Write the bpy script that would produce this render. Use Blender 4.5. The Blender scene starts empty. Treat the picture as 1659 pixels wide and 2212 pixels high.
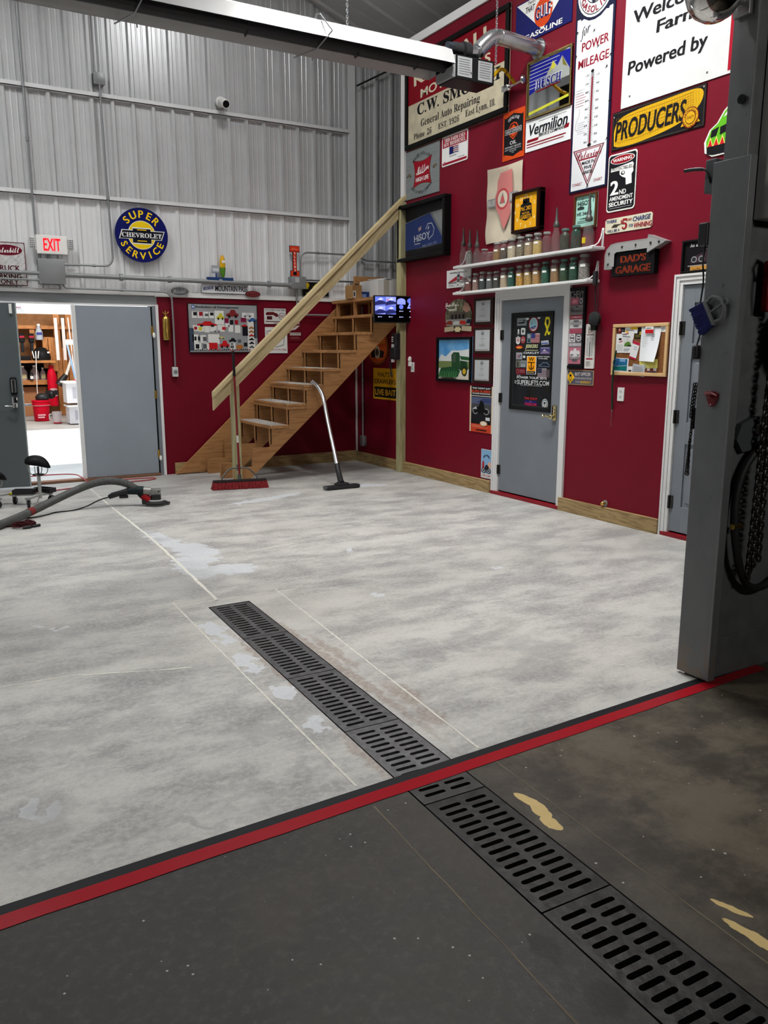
import bpy, bmesh, math, random
from mathutils import Vector as V, Matrix as M
SC = bpy.context.scene
C = SC.collection
PI = math.pi
random.seed(7)

# ------------------------------------------------------------------ camera, world, light, exposure
cam = bpy.data.cameras.new('camera')
cam.sensor_fit = 'AUTO'; cam.sensor_width = 36.0; cam.lens = 1762.24 / 2212 * 36.0
cam.clip_start = .05; cam.clip_end = 200
co = bpy.data.objects.new('camera', cam); C.objects.link(co)
yaw, pit, rol = .523463, .197931, -.001017
fw = V((math.sin(yaw)*math.cos(pit), math.cos(yaw)*math.cos(pit), -math.sin(pit)))
rt = V((math.cos(yaw), -math.sin(yaw), 0)); up = rt.cross(fw)
rt, up = rt*math.cos(rol)+up*math.sin(rol), up*math.cos(rol)-rt*math.sin(rol)
m4 = M((rt, up, -fw)).transposed().to_4x4(); m4.translation = (-5.52405, 0, 1.58159)
co.matrix_world = m4
SC.camera = co
SC.view_settings.view_transform = 'Standard'; SC.view_settings.look = 'None'
SC.view_settings.gamma = 1; SC.view_settings.use_curve_mapping = False
SC.view_settings.exposure = 0.0
SC.cycles.use_denoising = True
SC.cycles.max_bounces = 8; SC.cycles.diffuse_bounces = 4; SC.cycles.glossy_bounces = 4
SC.cycles.transmission_bounces = 8; SC.cycles.transparent_max_bounces = 12
SC.cycles.sample_clamp_indirect = 6

w = bpy.data.worlds.new('sky'); SC.world = w; w.use_nodes = True
bg = w.node_tree.nodes['Background']
bg.inputs[0].default_value = (.80, .90, 1.0, 1); bg.inputs[1].default_value = 2.2
def lamp(name, typ, loc, energy, size=None, direction=None, col=(1, 1, 1), sy=None):
    l = bpy.data.lights.new(name, typ); l.energy = energy; l.color = col
    o = bpy.data.objects.new(name, l); C.objects.link(o); o.location = loc
    if typ == 'AREA':
        l.shape = 'RECTANGLE'; l.size = size; l.size_y = sy or size
    if direction: o.rotation_euler = V(direction).to_track_quat('-Z', 'Y').to_euler()
    return o
sun = lamp('sun', 'SUN', (0, 13, 12), 14, direction=(.62, .16, -.78)); sun.data.angle = .01
# the hall's own high-bay fixtures, hung under the roof out of the picture
for x, y, z, e, spr in ((-1.6, 5.4, 6.0, 118, 2.25), (-1.9, 3.9, 6.0, 66, 2.2), (-5.3, 8.0, 6.6, 92, 2.3), (-5.3, 4.0, 6.7, 34, 2.2), (-2.1, 7.9, 6.2, 58, 3.1), (-8.4, 7.0, 5.9, 70, 3.1)):
    lamp('high_bay_light', 'AREA', (x, y, z), e, .9, (0.02, .03, -1), (1, .995, .985), .45).data.spread = spr
# added weak fill lamp behind the camera, brightening the block wall
lamp('shop_fill_light', 'AREA', (-2.5, -1.7, 3.1), 17, 1.0, (.06, .9, -.22), (1, .95, .9), .3).data.spread = 1.9

# ------------------------------------------------------------------ materials
MATS = {}
def srgb(*c):
    return tuple((v/255/12.92 if v/255 <= .04045 else ((v/255+.055)/1.055)**2.4) for v in c)
def mat(name, col, rough=.55, metal=0, var=0, scale=8, bump=0, emit=0, trans=0, alpha=1, stretch=None, col2=None, ior=1.45, coat=0, spec=.35):
    """Principled material; var mixes a darker / second tone in by noise in object space."""
    if name in MATS: return MATS[name]
    m = bpy.data.materials.new(name); m.use_nodes = True
    nt = m.node_tree; b = nt.nodes['Principled BSDF']; N = nt.nodes.new; L = nt.links.new
    b.inputs['Roughness'].default_value = rough; b.inputs['Metallic'].default_value = metal
    b.inputs['Transmission Weight'].default_value = trans; b.inputs['Alpha'].default_value = alpha
    b.inputs['Specular IOR Level'].default_value = spec; b.inputs['IOR'].default_value = ior; b.inputs['Coat Weight'].default_value = coat
    c = tuple(col)+(1,)
    b.inputs['Base Color'].default_value = c
    if emit:
        b.inputs['Emission Color'].default_value = c; b.inputs['Emission Strength'].default_value = emit
    if var or bump:
        tc = N('ShaderNodeTexCoord'); mp = N('ShaderNodeMapping'); no = N('ShaderNodeTexNoise')
        no.inputs['Scale'].default_value = scale; no.inputs['Detail'].default_value = 6
        if stretch: mp.inputs['Scale'].default_value = stretch
        L(tc.outputs['Object'], mp.inputs[0]); L(mp.outputs[0], no.inputs['Vector'])
        if var:
            rp = N('ShaderNodeValToRGB'); c2 = tuple(col2 or [v*(1-var) for v in col])+(1,)
            rp.color_ramp.elements[0].color = c2; rp.color_ramp.elements[1].color = c
            rp.color_ramp.elements[0].position = .35; rp.color_ramp.elements[1].position = .65
            L(no.outputs[0], rp.inputs[0]); L(rp.outputs[0], b.inputs['Base Color'])
        if bump:
            bp = N('ShaderNodeBump'); bp.inputs['Strength'].default_value = bump; bp.inputs['Distance'].default_value = .01
            L(no.outputs[0], bp.inputs['Height']); L(bp.outputs[0], b.inputs['Normal'])
    MATS[name] = m
    return m
def K(*c, r=.5, e=0):
    """plain printed or painted colour given as sRGB"""
    return mat('paint_%d_%d_%d%s%s' % (c+('' if r == .5 else '_r%d' % (r*100), '' if not e else '_lit')), srgb(*c), r, emit=e, spec=.12)
WHITE = K(232, 232, 228); BLACK = K(14, 14, 15); RED = K(150, 14, 28); NAVY = K(24, 28, 92); YEL = K(240, 205, 20); GREY = K(120, 122, 124)
CREAM = K(214, 205, 178); ORANGE = K(214, 74, 26); SILVER = K(170, 172, 172)
def woodmat(name, c1, c2, axis, scale=6, rough=.6):
    if name in MATS: return MATS[name]
    m = bpy.data.materials.new(name); m.use_nodes = True
    nt = m.node_tree; b = nt.nodes['Principled BSDF']; N = nt.nodes.new; L = nt.links.new
    tc = N('ShaderNodeTexCoord'); mp = N('ShaderNodeMapping'); mp.inputs['Scale'].default_value = axis
    no = N('ShaderNodeTexNoise'); no.inputs['Scale'].default_value = scale; no.inputs['Detail'].default_value = 3; no.inputs['Distortion'].default_value = .6
    n2 = N('ShaderNodeTexNoise'); n2.inputs['Scale'].default_value = scale*4; n2.inputs['Detail'].default_value = 4
    # growth rings: the broad noise is folded into bands, fine grain rides on top
    k = N('ShaderNodeMath'); k.operation = 'MULTIPLY'; k.inputs[1].default_value = 42
    sn = N('ShaderNodeMath'); sn.operation = 'SINE'
    ad = N('ShaderNodeMath'); ad.operation = 'MULTIPLY_ADD'; ad.inputs[1].default_value = .16
    rp = N('ShaderNodeValToRGB'); rp.color_ramp.elements[0].color = tuple(c2)+(1,); rp.color_ramp.elements[1].color = tuple(c1)+(1,)
    rp.color_ramp.elements[0].position = .30; rp.color_ramp.elements[1].position = .56
    L(tc.outputs['Object'], mp.inputs[0]); L(mp.outputs[0], no.inputs['Vector']); L(mp.outputs[0], n2.inputs['Vector'])
    L(no.outputs[0], k.inputs[0]); L(k.outputs[0], sn.inputs[0]); L(sn.outputs[0], ad.inputs[0]); L(n2.outputs[0], ad.inputs[2]); L(ad.outputs[0], rp.inputs[0]); L(rp.outputs[0], b.inputs['Base Color'])
    b.inputs['Roughness'].default_value = rough
    MATS[name] = m
    return m
PINE = woodmat('pine_board', (.40, .195, .068), (.30, .138, .045), (.5, 5, 5), 2)
PINEY = woodmat('pine_cross', (.43, .215, .078), (.32, .15, .05), (5, .5, 5), 2)
PINEZ = woodmat('pine_upright', (.39, .19, .066), (.29, .132, .044), (5, 5, .5), 2)
TREATX = woodmat('treated_rail', (.56, .45, .25), (.42, .32, .155), (.35, 5, 5), 2)
TREATZ = woodmat('treated_post', (.44, .40, .215), (.32, .29, .14), (5, 5, .4), 2)
TREATB = woodmat('treated_baseboard', (.36, .25, .11), (.22, .14, .055), (.6, .6, 5), 2.2)
DUSTW = mat('dusty_tread', (.50, .48, .45), .9, var=.25, scale=14)
STEEL = mat('galvanised_conduit', (.30, .31, .32), .42, .6)
CHROME = mat('chrome', (.78, .78, .78), .12, 1)
BRASS = mat('brass', (.78, .52, .12), .26, 1, var=.25, scale=20)
RUBBER = mat('black_rubber', (.015, .015, .016), .55)
BPLAS = mat('black_plastic', (.018, .018, .02), .4)
GPAINT = mat('grey_door_paint', (.185, .205, .23), .38, var=.08, scale=3)
CAST = mat('cast_iron', (.125, .125, .128), .46, .45, var=.4, scale=30, bump=.25)
CASTD = mat('oily_cast_iron', (.030, .029, .028), .42, .4, var=.55, scale=26, bump=.25)
GLASSC = mat('clear_glass', (.95, .97, .96), .03, trans=1)
SHADEM = mat('painted_shade', (.008, .008, .008), .9)

# ------------------------------------------------------------------ mesh building
class MB:
    def __init__(s): s.v, s.f, s.m, s.sm, s.mats = [], [], [], [], []
    def mi(s, m):
        if m not in s.mats: s.mats.append(m)
        return s.mats.index(m)
    def add(s, verts, faces, m, smooth=False, T=None):
        o = len(s.v); i = s.mi(m)
        s.v += [tuple(T @ V(p)) if T else tuple(p) for p in verts]
        for f in faces: s.f.append([o+k for k in f]); s.m.append(i); s.sm.append(smooth)
        return s
    def box(s, x0, y0, z0, x1, y1, z1, m, b=0, T=None):
        if x0 > x1: x0, x1 = x1, x0
        if y0 > y1: y0, y1 = y1, y0
        if z0 > z1: z0, z1 = z1, z0
        if not b:
            vs = [(x, y, z) for z in (z0, z1) for y in (y0, y1) for x in (x0, x1)]
            fs = [(0, 2, 3, 1), (4, 5, 7, 6), (0, 1, 5, 4), (2, 6, 7, 3), (0, 4, 6, 2), (1, 3, 7, 5)]
            return s.add(vs, fs, m, T=T)
        bm = bmesh.new(); bmesh.ops.create_cube(bm, size=1)
        for v in bm.verts: v.co = ((x0+x1)/2+v.co.x*(x1-x0), (y0+y1)/2+v.co.y*(y1-y0), (z0+z1)/2+v.co.z*(z1-z0))
        b = min(b, .49*min(x1-x0, y1-y0, z1-z0))
        bmesh.ops.bevel(bm, geom=list(bm.edges), offset=b, segments=2, affect='EDGES', profile=.5)
        return s.bm(bm, m, T)
    def bm(s, bm, m, T=None, smooth=False):
        bm.verts.index_update()
        s.add([v.co[:] for v in bm.verts], [[v.index for v in f.verts] for f in bm.faces], m, smooth, T); bm.free(); return s
    def prism(s, poly, z0, z1, m, T=None):
        """polygon in local xy extruded z0..z1"""
        n = len(poly)
        vs = [(x, y, z0) for x, y in poly]+[(x, y, z1) for x, y in poly]
        fs = [tuple(range(n))[::-1], tuple(range(n, 2*n))]+[(i, (i+1) % n, n+(i+1) % n, n+i) for i in range(n)]
        return s.add(vs, fs, m, T=T)
    def lathe(s, prof, m, n=20, T=None, smooth=True):
        vs, fs = [], []
        for r, z in prof:
            for k in range(n): vs.append((r*math.cos(2*PI*k/n), r*math.sin(2*PI*k/n), z))
        for j in range(len(prof)-1):
            for k in range(n):
                a, b = j*n+k, j*n+(k+1) % n
                fs.append((a, b, b+n, a+n))
        if prof[0][0] > 1e-6: fs.append(tuple(range(n))[::-1])
        if prof[-1][0] > 1e-6: fs.append(tuple(range((len(prof)-1)*n, len(prof)*n)))
        return s.add(vs, fs, m, smooth, T)
    def tube(s, pts, r, m, n=10, closed=False, T=None):
        """r is a number or one radius per point"""
        pts = [V(p) for p in pts]; k = len(pts); rr = r if isinstance(r, (list, tuple)) else [r]*k
        vs, fs, nrm = [], [], None
        for i, p in enumerate(pts):
            a = pts[(i-1) % k] if closed or i else p; b = pts[(i+1) % k] if closed or i < k-1 else p
            t = (b-a).normalized()
            if nrm is None:
                nrm = t.cross(V((0, 0, 1)) if abs(t.z) < .9 else V((1, 0, 0))).normalized()
            else:
                nrm = (nrm-t*nrm.dot(t)).normalized()
            bn = t.cross(nrm)
            for q in range(n):
                an = 2*PI*q/n; vs.append(p+(nrm*math.cos(an)+bn*math.sin(an))*rr[i])
        for i in range(k if closed else k-1):
            for q in range(n):
                a = i*n+q; b = i*n+(q+1) % n; c = ((i+1) % k)*n+(q+1) % n; d = ((i+1) % k)*n+q
                fs.append((a, b, c, d))
        if not closed: fs += [tuple(range(n))[::-1], tuple(range((k-1)*n, k*n))]
        return s.add(vs, fs, m, True, T)
    def cyl(s, a, b, r, m, n=14): return s.tube([a, b], r, m, n)
    def ball(s, c, r, m, n=14, T=None, sc=(1, 1, 1)):
        bm = bmesh.new(); bmesh.ops.create_uvsphere(bm, u_segments=n, v_segments=max(6, n//2+1), radius=1)
        for v in bm.verts: v.co = V(c)+V((v.co.x*r*sc[0], v.co.y*r*sc[1], v.co.z*r*sc[2]))
        return s.bm(bm, m, T, True)
    def obj(s, name, parent=None, loc=None):
        me = bpy.data.meshes.new(name); me.from_pydata(s.v, [], s.f)
        for m in s.mats: me.materials.append(m)
        me.polygons.foreach_set('material_index', s.m); me.polygons.foreach_set('use_smooth', s.sm)
        me.validate(); me.update()
        if any(s.sm):
            try: me.set_sharp_from_angle(angle=.7)
            except Exception: pass
        o = bpy.data.objects.new(name, me); C.objects.link(o)
        if parent: o.parent = parent
        if loc: o.location = loc
        return o
def tag(o, label, cat, group=None, kind=None):
    o['label'] = label; o['category'] = cat
    if group: o['group'] = group
    if kind: o['kind'] = kind
    return o
def empty(name, label, cat, loc=(0, 0, 0), rz=0, group=None, mw=None):
    o = bpy.data.objects.new(name, None); o.empty_display_size = .1; C.objects.link(o)
    if mw: o.matrix_world = mw
    else: o.location = loc; o.rotation_euler = (0, 0, rz)
    return tag(o, label, cat, group)
def st(o): o['kind'] = 'structure'; return o
def smoothpts(pts, n=6):
    """Catmull-Rom through the points"""
    P = [V(p) for p in pts]; P = [P[0]*2-P[1]]+P+[P[-1]*2-P[-2]]; out = []
    for i in range(1, len(P)-2):
        a, b, c, d = P[i-1:i+3]
        for k in range(n):
            t = k/n
            out.append(.5*((2*b)+(c-a)*t+(2*a-5*b+4*c-d)*t*t+(3*b-a-3*c+d)*t**3))
    out.append(P[-2]); return out
def copy_tree(o, parent=None):
    c = o.copy(); C.objects.link(c)
    if parent: c.parent = parent
    for ch in list(o.children): copy_tree(ch, c)
    return c
# wall frames: local x runs right along the wall, y up, z out into the room
def red_at(y, z, out=0): return M(((0, 0, -1, -out), (-1, 0, 0, y), (0, 1, 0, z), (0, 0, 0, 1)))
def back_at(x, z, out=0): return M(((1, 0, 0, x), (0, 0, -1, 10.34-out), (0, 1, 0, z), (0, 0, 0, 1)))

# ------------------------------------------------------------------ lettering
def _mb(t, U, L, D=None):
    return ''.join(chr(U+ord(c)-65) if 'A' <= c <= 'Z' else chr(L+ord(c)-97) if 'a' <= c <= 'z' else chr(D+ord(c)-48) if D and c.isdigit() else c for c in t)
_cache = {}
def glyphs(txt, style):
    k = (txt, style)
    if k in _cache: return _cache[k]
    c = bpy.data.curves.new('t', 'FONT')
    c.body = _mb(txt, 0x1D400, 0x1D41A, 0x1D7CE) if 's' in style else _mb(txt, 0x1D4D0, 0x1D4EA) if 'c' in style else _mb(txt, 0x1D468, 0x1D482) if 'i' in style else txt
    c.resolution_u = 3; nb = style.count('b'); c.offset = .012*min(nb, 1)
    if 'w' in style: c.space_character = 1.25
    o = bpy.data.objects.new('t', c); me = o.to_mesh()
    vs = [v.co.copy() for v in me.vertices]; fs = [tuple(p.vertices) for p in me.polygons]
    o.to_mesh_clear(); bpy.data.objects.remove(o); bpy.data.curves.remove(c)
    if not vs: vs = [V((0, 0, 0))]
    if nb > 1:          # extra weight: strike the letters again a little to each side
        n0, base = len(vs), list(vs); f0 = list(fs)
        for i, d in enumerate((-.014*(nb-1), .014*(nb-1))): vs += [V((v.x+d, v.y, .00015*(i+1))) for v in base]; fs += [tuple(k+n0*(i+1) for k in f) for f in f0]
    x0, x1 = min(v.x for v in vs), max(v.x for v in vs); y0, y1 = min(v.y for v in vs), max(v.y for v in vs)
    _cache[k] = ([(v.x-(x0+x1)/2, v.y-(y0+y1)/2, v.z) for v in vs], fs, x1-x0 or 1, y1-y0 or 1)
    return _cache[k]
class Sign:
    """a flat thing on a wall: coordinates u, v run 0..1 across its face from the lower left"""
    def __init__(s, root, w, h, t=.004):
        s.o, s.w, s.h, s.t, s.parts = root, w, h, t, {}
    def p(s, part): return s.parts.setdefault(part, MB())
    def xy(s, u, v): return ((u-.5)*s.w, (v-.5)*s.h)
    def z(s, lv): return s.t+lv*.0009
    def plate(s, m, rnd=0, part='panel', t=None, back=0):
        t = s.t if t is None else t
        if rnd:
            pts = []
            for cx, cy, a0 in ((1, 1, 0), (-1, 1, 90), (-1, -1, 180), (1, -1, 270)):
                for k in range(6):
                    a = math.radians(a0+k*18); pts.append((cx*(s.w/2-rnd)+rnd*math.cos(a), cy*(s.h/2-rnd)+rnd*math.sin(a)))
            s.p(part).prism(pts, back, t, m)
        else: s.p(part).box(-s.w/2, -s.h/2, back, s.w/2, s.h/2, t, m)
        return s
    def frame(s, m, wd, t, part='frame', z0=0):
        b = s.p(part); W, H = s.w/2, s.h/2
        for q in ((-W, -H, W, -H+wd), (-W, H-wd, W, H), (-W, -H+wd, -W+wd, H-wd), (W-wd, -H+wd, W, H-wd)):
            b.box(q[0], q[1], z0, q[2], q[3], t, m, min(wd, t)*.2)
        return s
    def flat(s, pts, m, lv=1, part='artwork'):
        n = len(pts); s.p(part).add([(x, y, s.z(lv)) for x, y in pts], [tuple(range(n))], m); return s
    def R(s, u0, v0, u1, v1, m, lv=1, part='artwork'):
        return s.flat([s.xy(u0, v0), s.xy(u1, v0), s.xy(u1, v1), s.xy(u0, v1)], m, lv, part)
    def P(s, pts, m, lv=1, part='artwork'): return s.flat([s.xy(*q) for q in pts], m, lv, part)
    def E(s, u, v, ru, rv, m, lv=1, part='artwork', n=28):
        x, y = s.xy(u, v)
        return s.flat([(x+ru*s.w*math.cos(2*PI*k/n), y+rv*s.h*math.sin(2*PI*k/n)) for k in range(n)], m, lv, part)
    def Ln(s, pts, wd, m, lv=1, part='artwork'):
        """polyline of width wd metres"""
        q = [V(s.xy(*a)) for a in pts]
        for a, b in zip(q, q[1:]):
            d = b-a
            if d.length < 1e-6: continue
            n = V((-d.y, d.x)).normalized()*wd/2; e = d.normalized()*wd*.3
            s.flat([tuple(a-n-e), tuple(b-n+e), tuple(b+n+e), tuple(a+n-e)], m, lv, part)
        return s
    def T(s, txt, u, v, h, m, w=None, lv=2, style='b', shear=0, rot=0, part='lettering', ref=None):
        """text centred at u, v; h = height as a share of the face, w = width as a share"""
        vs, fs, gw, gh = glyphs(txt, style)
        if ref: gw, gh = glyphs(txt, ref)[2:]      # keep the scale of a bolder cut
        ky = h*s.h/gh; kx = w*s.w/gw if w else ky
        cx, cy = s.xy(u, v); c, q = math.cos(rot), math.sin(rot)
        P = []
        for x, y, dz in vs:
            X, Y = x*kx+y*ky*shear, y*ky
            P.append((cx+X*c-Y*q, cy+X*q+Y*c, s.z(lv)+dz))
        s.p(part).add(P, fs, m); return s
    def Arc(s, txt, u, v, r, h, a0, a1, m, lv=2, style='b', part='lettering', inside=False):
        """letters spaced along a circle of radius r (metres), degrees a0..a1"""
        cx, cy = s.xy(u, v); n = len(txt)
        for i, ch in enumerate(txt):
            if ch == ' ': continue
            a = math.radians(a0+(a1-a0)*(i/(n-1) if n > 1 else .5))
            vs, fs, gw, gh = glyphs(ch, style); k = h/ .72
            rr = a-PI/2 if not inside else a+PI/2
            c, q = math.cos(rr), math.sin(rr); X, Y = cx+r*math.cos(a), cy+r*math.sin(a)
            k = h/max(gh, .6)
            s.p(part).add([(X+(x*c-y*q)*k, Y+(x*q+y*c)*k, s.z(lv)+dz) for x, y, dz in vs], fs, m)
        return s
    def rows(s, u0, v0, u1, v1, n, m, wd=.5, lv=1, ragged=.3, part='artwork'):
        """n lines of small illegible print as bars"""
        for i in range(n):
            v = v1-(v1-v0)*(i+.5)/n; hh = (v1-v0)/n*wd/2; e = u1-(u1-u0)*ragged*random.random()
            s.R(u0, v-hh, e, v+hh, m, lv, part)
        return s
    def done(s):
        for k, b in s.parts.items():
            if b.v: b.obj(k, s.o)
        return s.o
def sign(wall, name, label, cat, a0, a1, z0, z1, t=.004, out=.002, group=None):  # edge values passed in were back-projected from image pixels beforehand
    """red wall: a0 > a1 are y of the left and right edge; back wall: x of left and right edge"""
    mw = red_at((a0+a1)/2, (z0+z1)/2, out) if wall == 'r' else back_at((a0+a1)/2, (z0+z1)/2, out)
    return Sign(empty(name, label, cat, mw=mw, group=group), abs(a1-a0), z1-z0, t)
# ------------------------------------------------------------------ floor
class NT:
    def __init__(s, name):
        s.m = bpy.data.materials.new(name); s.m.use_nodes = True; s.t = s.m.node_tree; s.b = s.t.nodes['Principled BSDF']
        s.pos = s.n('ShaderNodeTexCoord').outputs['Object']
    def n(s, k, **kw):
        x = s.t.nodes.new(k)
        for a, v in kw.items(): setattr(x, a, v)
        return x
    def l(s, a, b): s.t.links.new(a, b)
    def noise(s, scale, detail=6, vec=None, stretch=None, rough=.55, dist=0):
        x = s.n('ShaderNodeTexNoise'); x.inputs['Scale'].default_value = scale; x.inputs['Detail'].default_value = detail
        x.inputs['Roughness'].default_value = rough; x.inputs['Distortion'].default_value = dist
        v = vec or s.pos
        if stretch:
            mp = s.n('ShaderNodeMapping'); mp.inputs['Scale'].default_value = stretch[:3]
            if len(stretch) > 3: mp.inputs['Rotation'].default_value = (0, 0, stretch[3])
            s.l(v, mp.inputs[0]); v = mp.outputs[0]
        s.l(v, x.inputs['Vector']); return x.outputs[0]
    def math(s, op, a, b=None):
        x = s.n('ShaderNodeMath', operation=op); x.use_clamp = False
        for i, q in enumerate((a, b)):
            if q is None: continue
            if isinstance(q, (int, float)): x.inputs[i].default_value = q
            else: s.l(q, x.inputs[i])
        return x.outputs[0]
    def step(s, a, lo, hi, o0=0, o1=1):
        x = s.n('ShaderNodeMapRange'); x.interpolation_type = 'SMOOTHSTEP'
        for i, q in enumerate((lo, hi, o0, o1)): x.inputs[i+1].default_value = q
        s.l(a, x.inputs[0]); return x.outputs[0]
    def mix(s, f, a, b):
        x = s.n('ShaderNodeMix', data_type='RGBA')
        for i, q in ((0, f), (6, a), (7, b)):
            if isinstance(q, (int, float)): x.inputs[i].default_value = q
            elif isinstance(q, tuple): x.inputs[i].default_value = q+(1,)
            else: s.l(q, x.inputs[i])
        return x.outputs[2]
    def blobs(s, B, warp=.25, wscale=4):
        """soft irregular patches: (x, y, rx, ry[, rot])"""
        no = s.n('ShaderNodeTexNoise'); no.inputs['Scale'].default_value = wscale; no.inputs['Detail'].default_value = 7; s.l(s.pos, no.inputs['Vector'])
        sb = s.n('ShaderNodeVectorMath', operation='SUBTRACT'); s.l(no.outputs[1], sb.inputs[0]); sb.inputs[1].default_value = (.5, .5, .5)
        sc = s.n('ShaderNodeVectorMath', operation='SCALE'); s.l(sb.outputs[0], sc.inputs[0]); sc.inputs['Scale'].default_value = warp
        ad = s.n('ShaderNodeVectorMath', operation='ADD'); s.l(sc.outputs[0], ad.inputs[0]); s.l(s.pos, ad.inputs[1])
        out = None
        for b in B:
            mp = s.n('ShaderNodeMapping', vector_type='TEXTURE')
            mp.inputs['Location'].default_value = (b[0], b[1], 0); mp.inputs['Scale'].default_value = (b[2], b[3], 1)
            if len(b) > 4: mp.inputs['Rotation'].default_value = (0, 0, b[4])
            s.l(ad.outputs[0], mp.inputs[0])
            ln = s.n('ShaderNodeVectorMath', operation='LENGTH'); s.l(mp.outputs[0], ln.inputs[0])
            out = ln.outputs['Value'] if out is None else s.math('MINIMUM', out, ln.outputs['Value'])
        return out
    def done(s, col, rough, bump=None, bs=.2):
        s.l(col, s.b.inputs['Base Color'])
        if isinstance(rough, (int, float)): s.b.inputs['Roughness'].default_value = rough
        else: s.l(rough, s.b.inputs['Roughness'])
        if bump is not None:
            bp = s.n('ShaderNodeBump'); bp.inputs['Strength'].default_value = bs; bp.inputs['Distance'].default_value = .004
            s.l(bump, bp.inputs['Height']); s.l(bp.outputs[0], s.b.inputs['Normal'])
        return s.m
# freshly ground pale concrete
g = NT('ground_concrete')
big = g.noise(.55, 5, stretch=(.8, 1.5, 1)); mid = g.noise(2.6, 10, stretch=(.8, 1.5, 1), rough=.74); fine = g.noise(42, 5, rough=.7); grit = g.noise(150, 2)
c = g.mix(g.step(mid, .36, .62), (.245, .243, .235), (.455, .447, .418))
c = g.mix(g.math('MULTIPLY', g.step(big, .5, .68), .55), c, (.50, .487, .44))
c = g.mix(g.math('MULTIPLY', g.step(g.noise(1.3, 9, stretch=(.7, 1.7, 1), rough=.74), .53, .66), .60), c, (.185, .185, .188))
pale = g.blobs([(-3.80, 6.75, .10, .42, .1), (-3.66, 6.25, .16, .30), (-3.84, 5.75, .12, .36), (-3.62, 5.55, .20, .16), (-3.72, 5.9, .14, .12),
                (-4.14, 4.3, .055, .22), (-4.15, 3.78, .06, .15), (-4.13, 3.35, .05, .10), (-4.15, 2.95, .05, .09), (-5.28, 2.85, .06, .07), (-2.3, 8.1, .5, .09, .3), (-1.05, 8.35, .35, .10, -.3), (-3.0, 4.45, .05, .03), (-5.0, 4.9, .05, .02), (-4.92, 4.82, .03, .015), (-1.9, 4.6, .05, .03), (-2.6, 5.6, .05, .03)], .3, 10)
c = g.mix(g.step(pale, 1.05, .88, 0, .85), c, g.mix(fine, (.44, .47, .50), (.62, .65, .68)))
dark = g.blobs([(-4.1, 5.5, .45, .50), (-4.0, 7.2, .25, .9), (-2.95, 2.95, .22, .16), (-2.72, 3.15, .18, .25), (-3.1, 3.5, .35, .12), (-4.6, 3.75, .35, .14), (-4.35, 3.05, .2, .16), (-5.1, 3.35, .5, .14), (-4.45, 2.6, .3, .05, .1), (-4.85, 2.5, .2, .04, .1), (-5.25, 2.75, .16, .2), (-1.0, 9.5, 1.1, .35)], .7, 6)
c = g.mix(g.math('MULTIPLY', g.step(dark, 1.25, .3, 0, .6), g.step(fine, .3, .6, .5, 1)), c, (.185, .185, .185))
rust = g.blobs([(-3.775, 3.6, .035, 1.2, .022), (-4.06, 3.4, .022, 1.0, .022), (-3.66, 3.05, .07, .2), (-3.68, 2.78, .06, .12), (-3.70, 3.7, .04, .3), (-4.10, 2.62, .035, .25)], .12, 14)
c = g.mix(g.step(rust, 1.2, .5, 0, .6), c, (.20, .135, .095))
c = g.mix(g.step(fine, .35, .75, 0, .45), c, (.57, .56, .53))
c = g.mix(g.step(g.noise(75, 4, rough=.7), .55, .72, 0, .45), c, (.24, .235, .225))
c = g.mix(g.step(grit, .60, .72, 0, .4), c, (.2, .2, .2))
FLOORM = g.done(c, g.step(mid, .3, .7, .42, .62), fine, .25)
# old oily sealed slab in front
g = NT('old_sealed_concrete')
mid = g.noise(1.6, 8, rough=.65); fine = g.noise(30, 6, rough=.7)
c = g.mix(g.step(mid, .35, .66), (.022, .0200, .0175), (.056, .050, .041))
c = g.mix(g.math('MULTIPLY', g.step(g.noise(.6, 3), .46, .62), .45), c, (.034, .035, .036))
c = g.mix(g.step(fine, .45, .75, 0, .5), c, (.085, .078, .068))
dk = g.blobs([(-4.19, 1.45, .035, .075), (-4.175, 1.23, .055, .06), (-3.70, 1.15, .05, .3)], .08, 12)
c = g.mix(g.step(dk, 1.15, .7, 0, .85), c, (.011, .0105, .010))
vo = g.n('ShaderNodeTexVoronoi'); vo.inputs['Scale'].default_value = 24; g.l(g.pos, vo.inputs['Vector'])
thr = g.math('MULTIPLY', g.step(g.noise(9, 3), .40, .72), .13)
sp = g.math('LESS_THAN', vo.outputs['Distance'], thr)
sxx = g.n('ShaderNodeSeparateXYZ'); g.l(g.pos, sxx.inputs[0])
c = g.mix(g.math('MULTIPLY', g.step(sxx.outputs[0], -4.1, -3.4), .75), c, g.mix(g.step(g.noise(2.6, 10, rough=.75), .38, .62), (.034, .027, .018), (.125, .104, .074)))
c = g.mix(g.math('MULTIPLY', sp, .7), c, (.5, .48, .45))
ye = g.blobs([(-3.752, 2.03, .022, .075, .2), (-3.762, 1.96, .026, .05), (-3.778, 1.89, .026, .05), (-3.66, 1.14, .02, .15, .12), (-3.62, 1.3, .012, .06, .3)], .022, 22)
c = g.mix(g.step(ye, 1.02, .95), c, g.mix(fine, (.46, .33, .13), (.60, .45, .20)))
g.b.inputs['Specular IOR Level'].default_value = .22
OLDM = g.done(c, g.step(mid, .3, .7, .42, .62), fine, .3)
DUSTL = mat('joint_dust', (.66, .645, .575), .9, var=.2, scale=30)
TRENCH = mat('trench_wall', (.03, .028, .026), .8, var=.4, scale=20)

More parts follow.
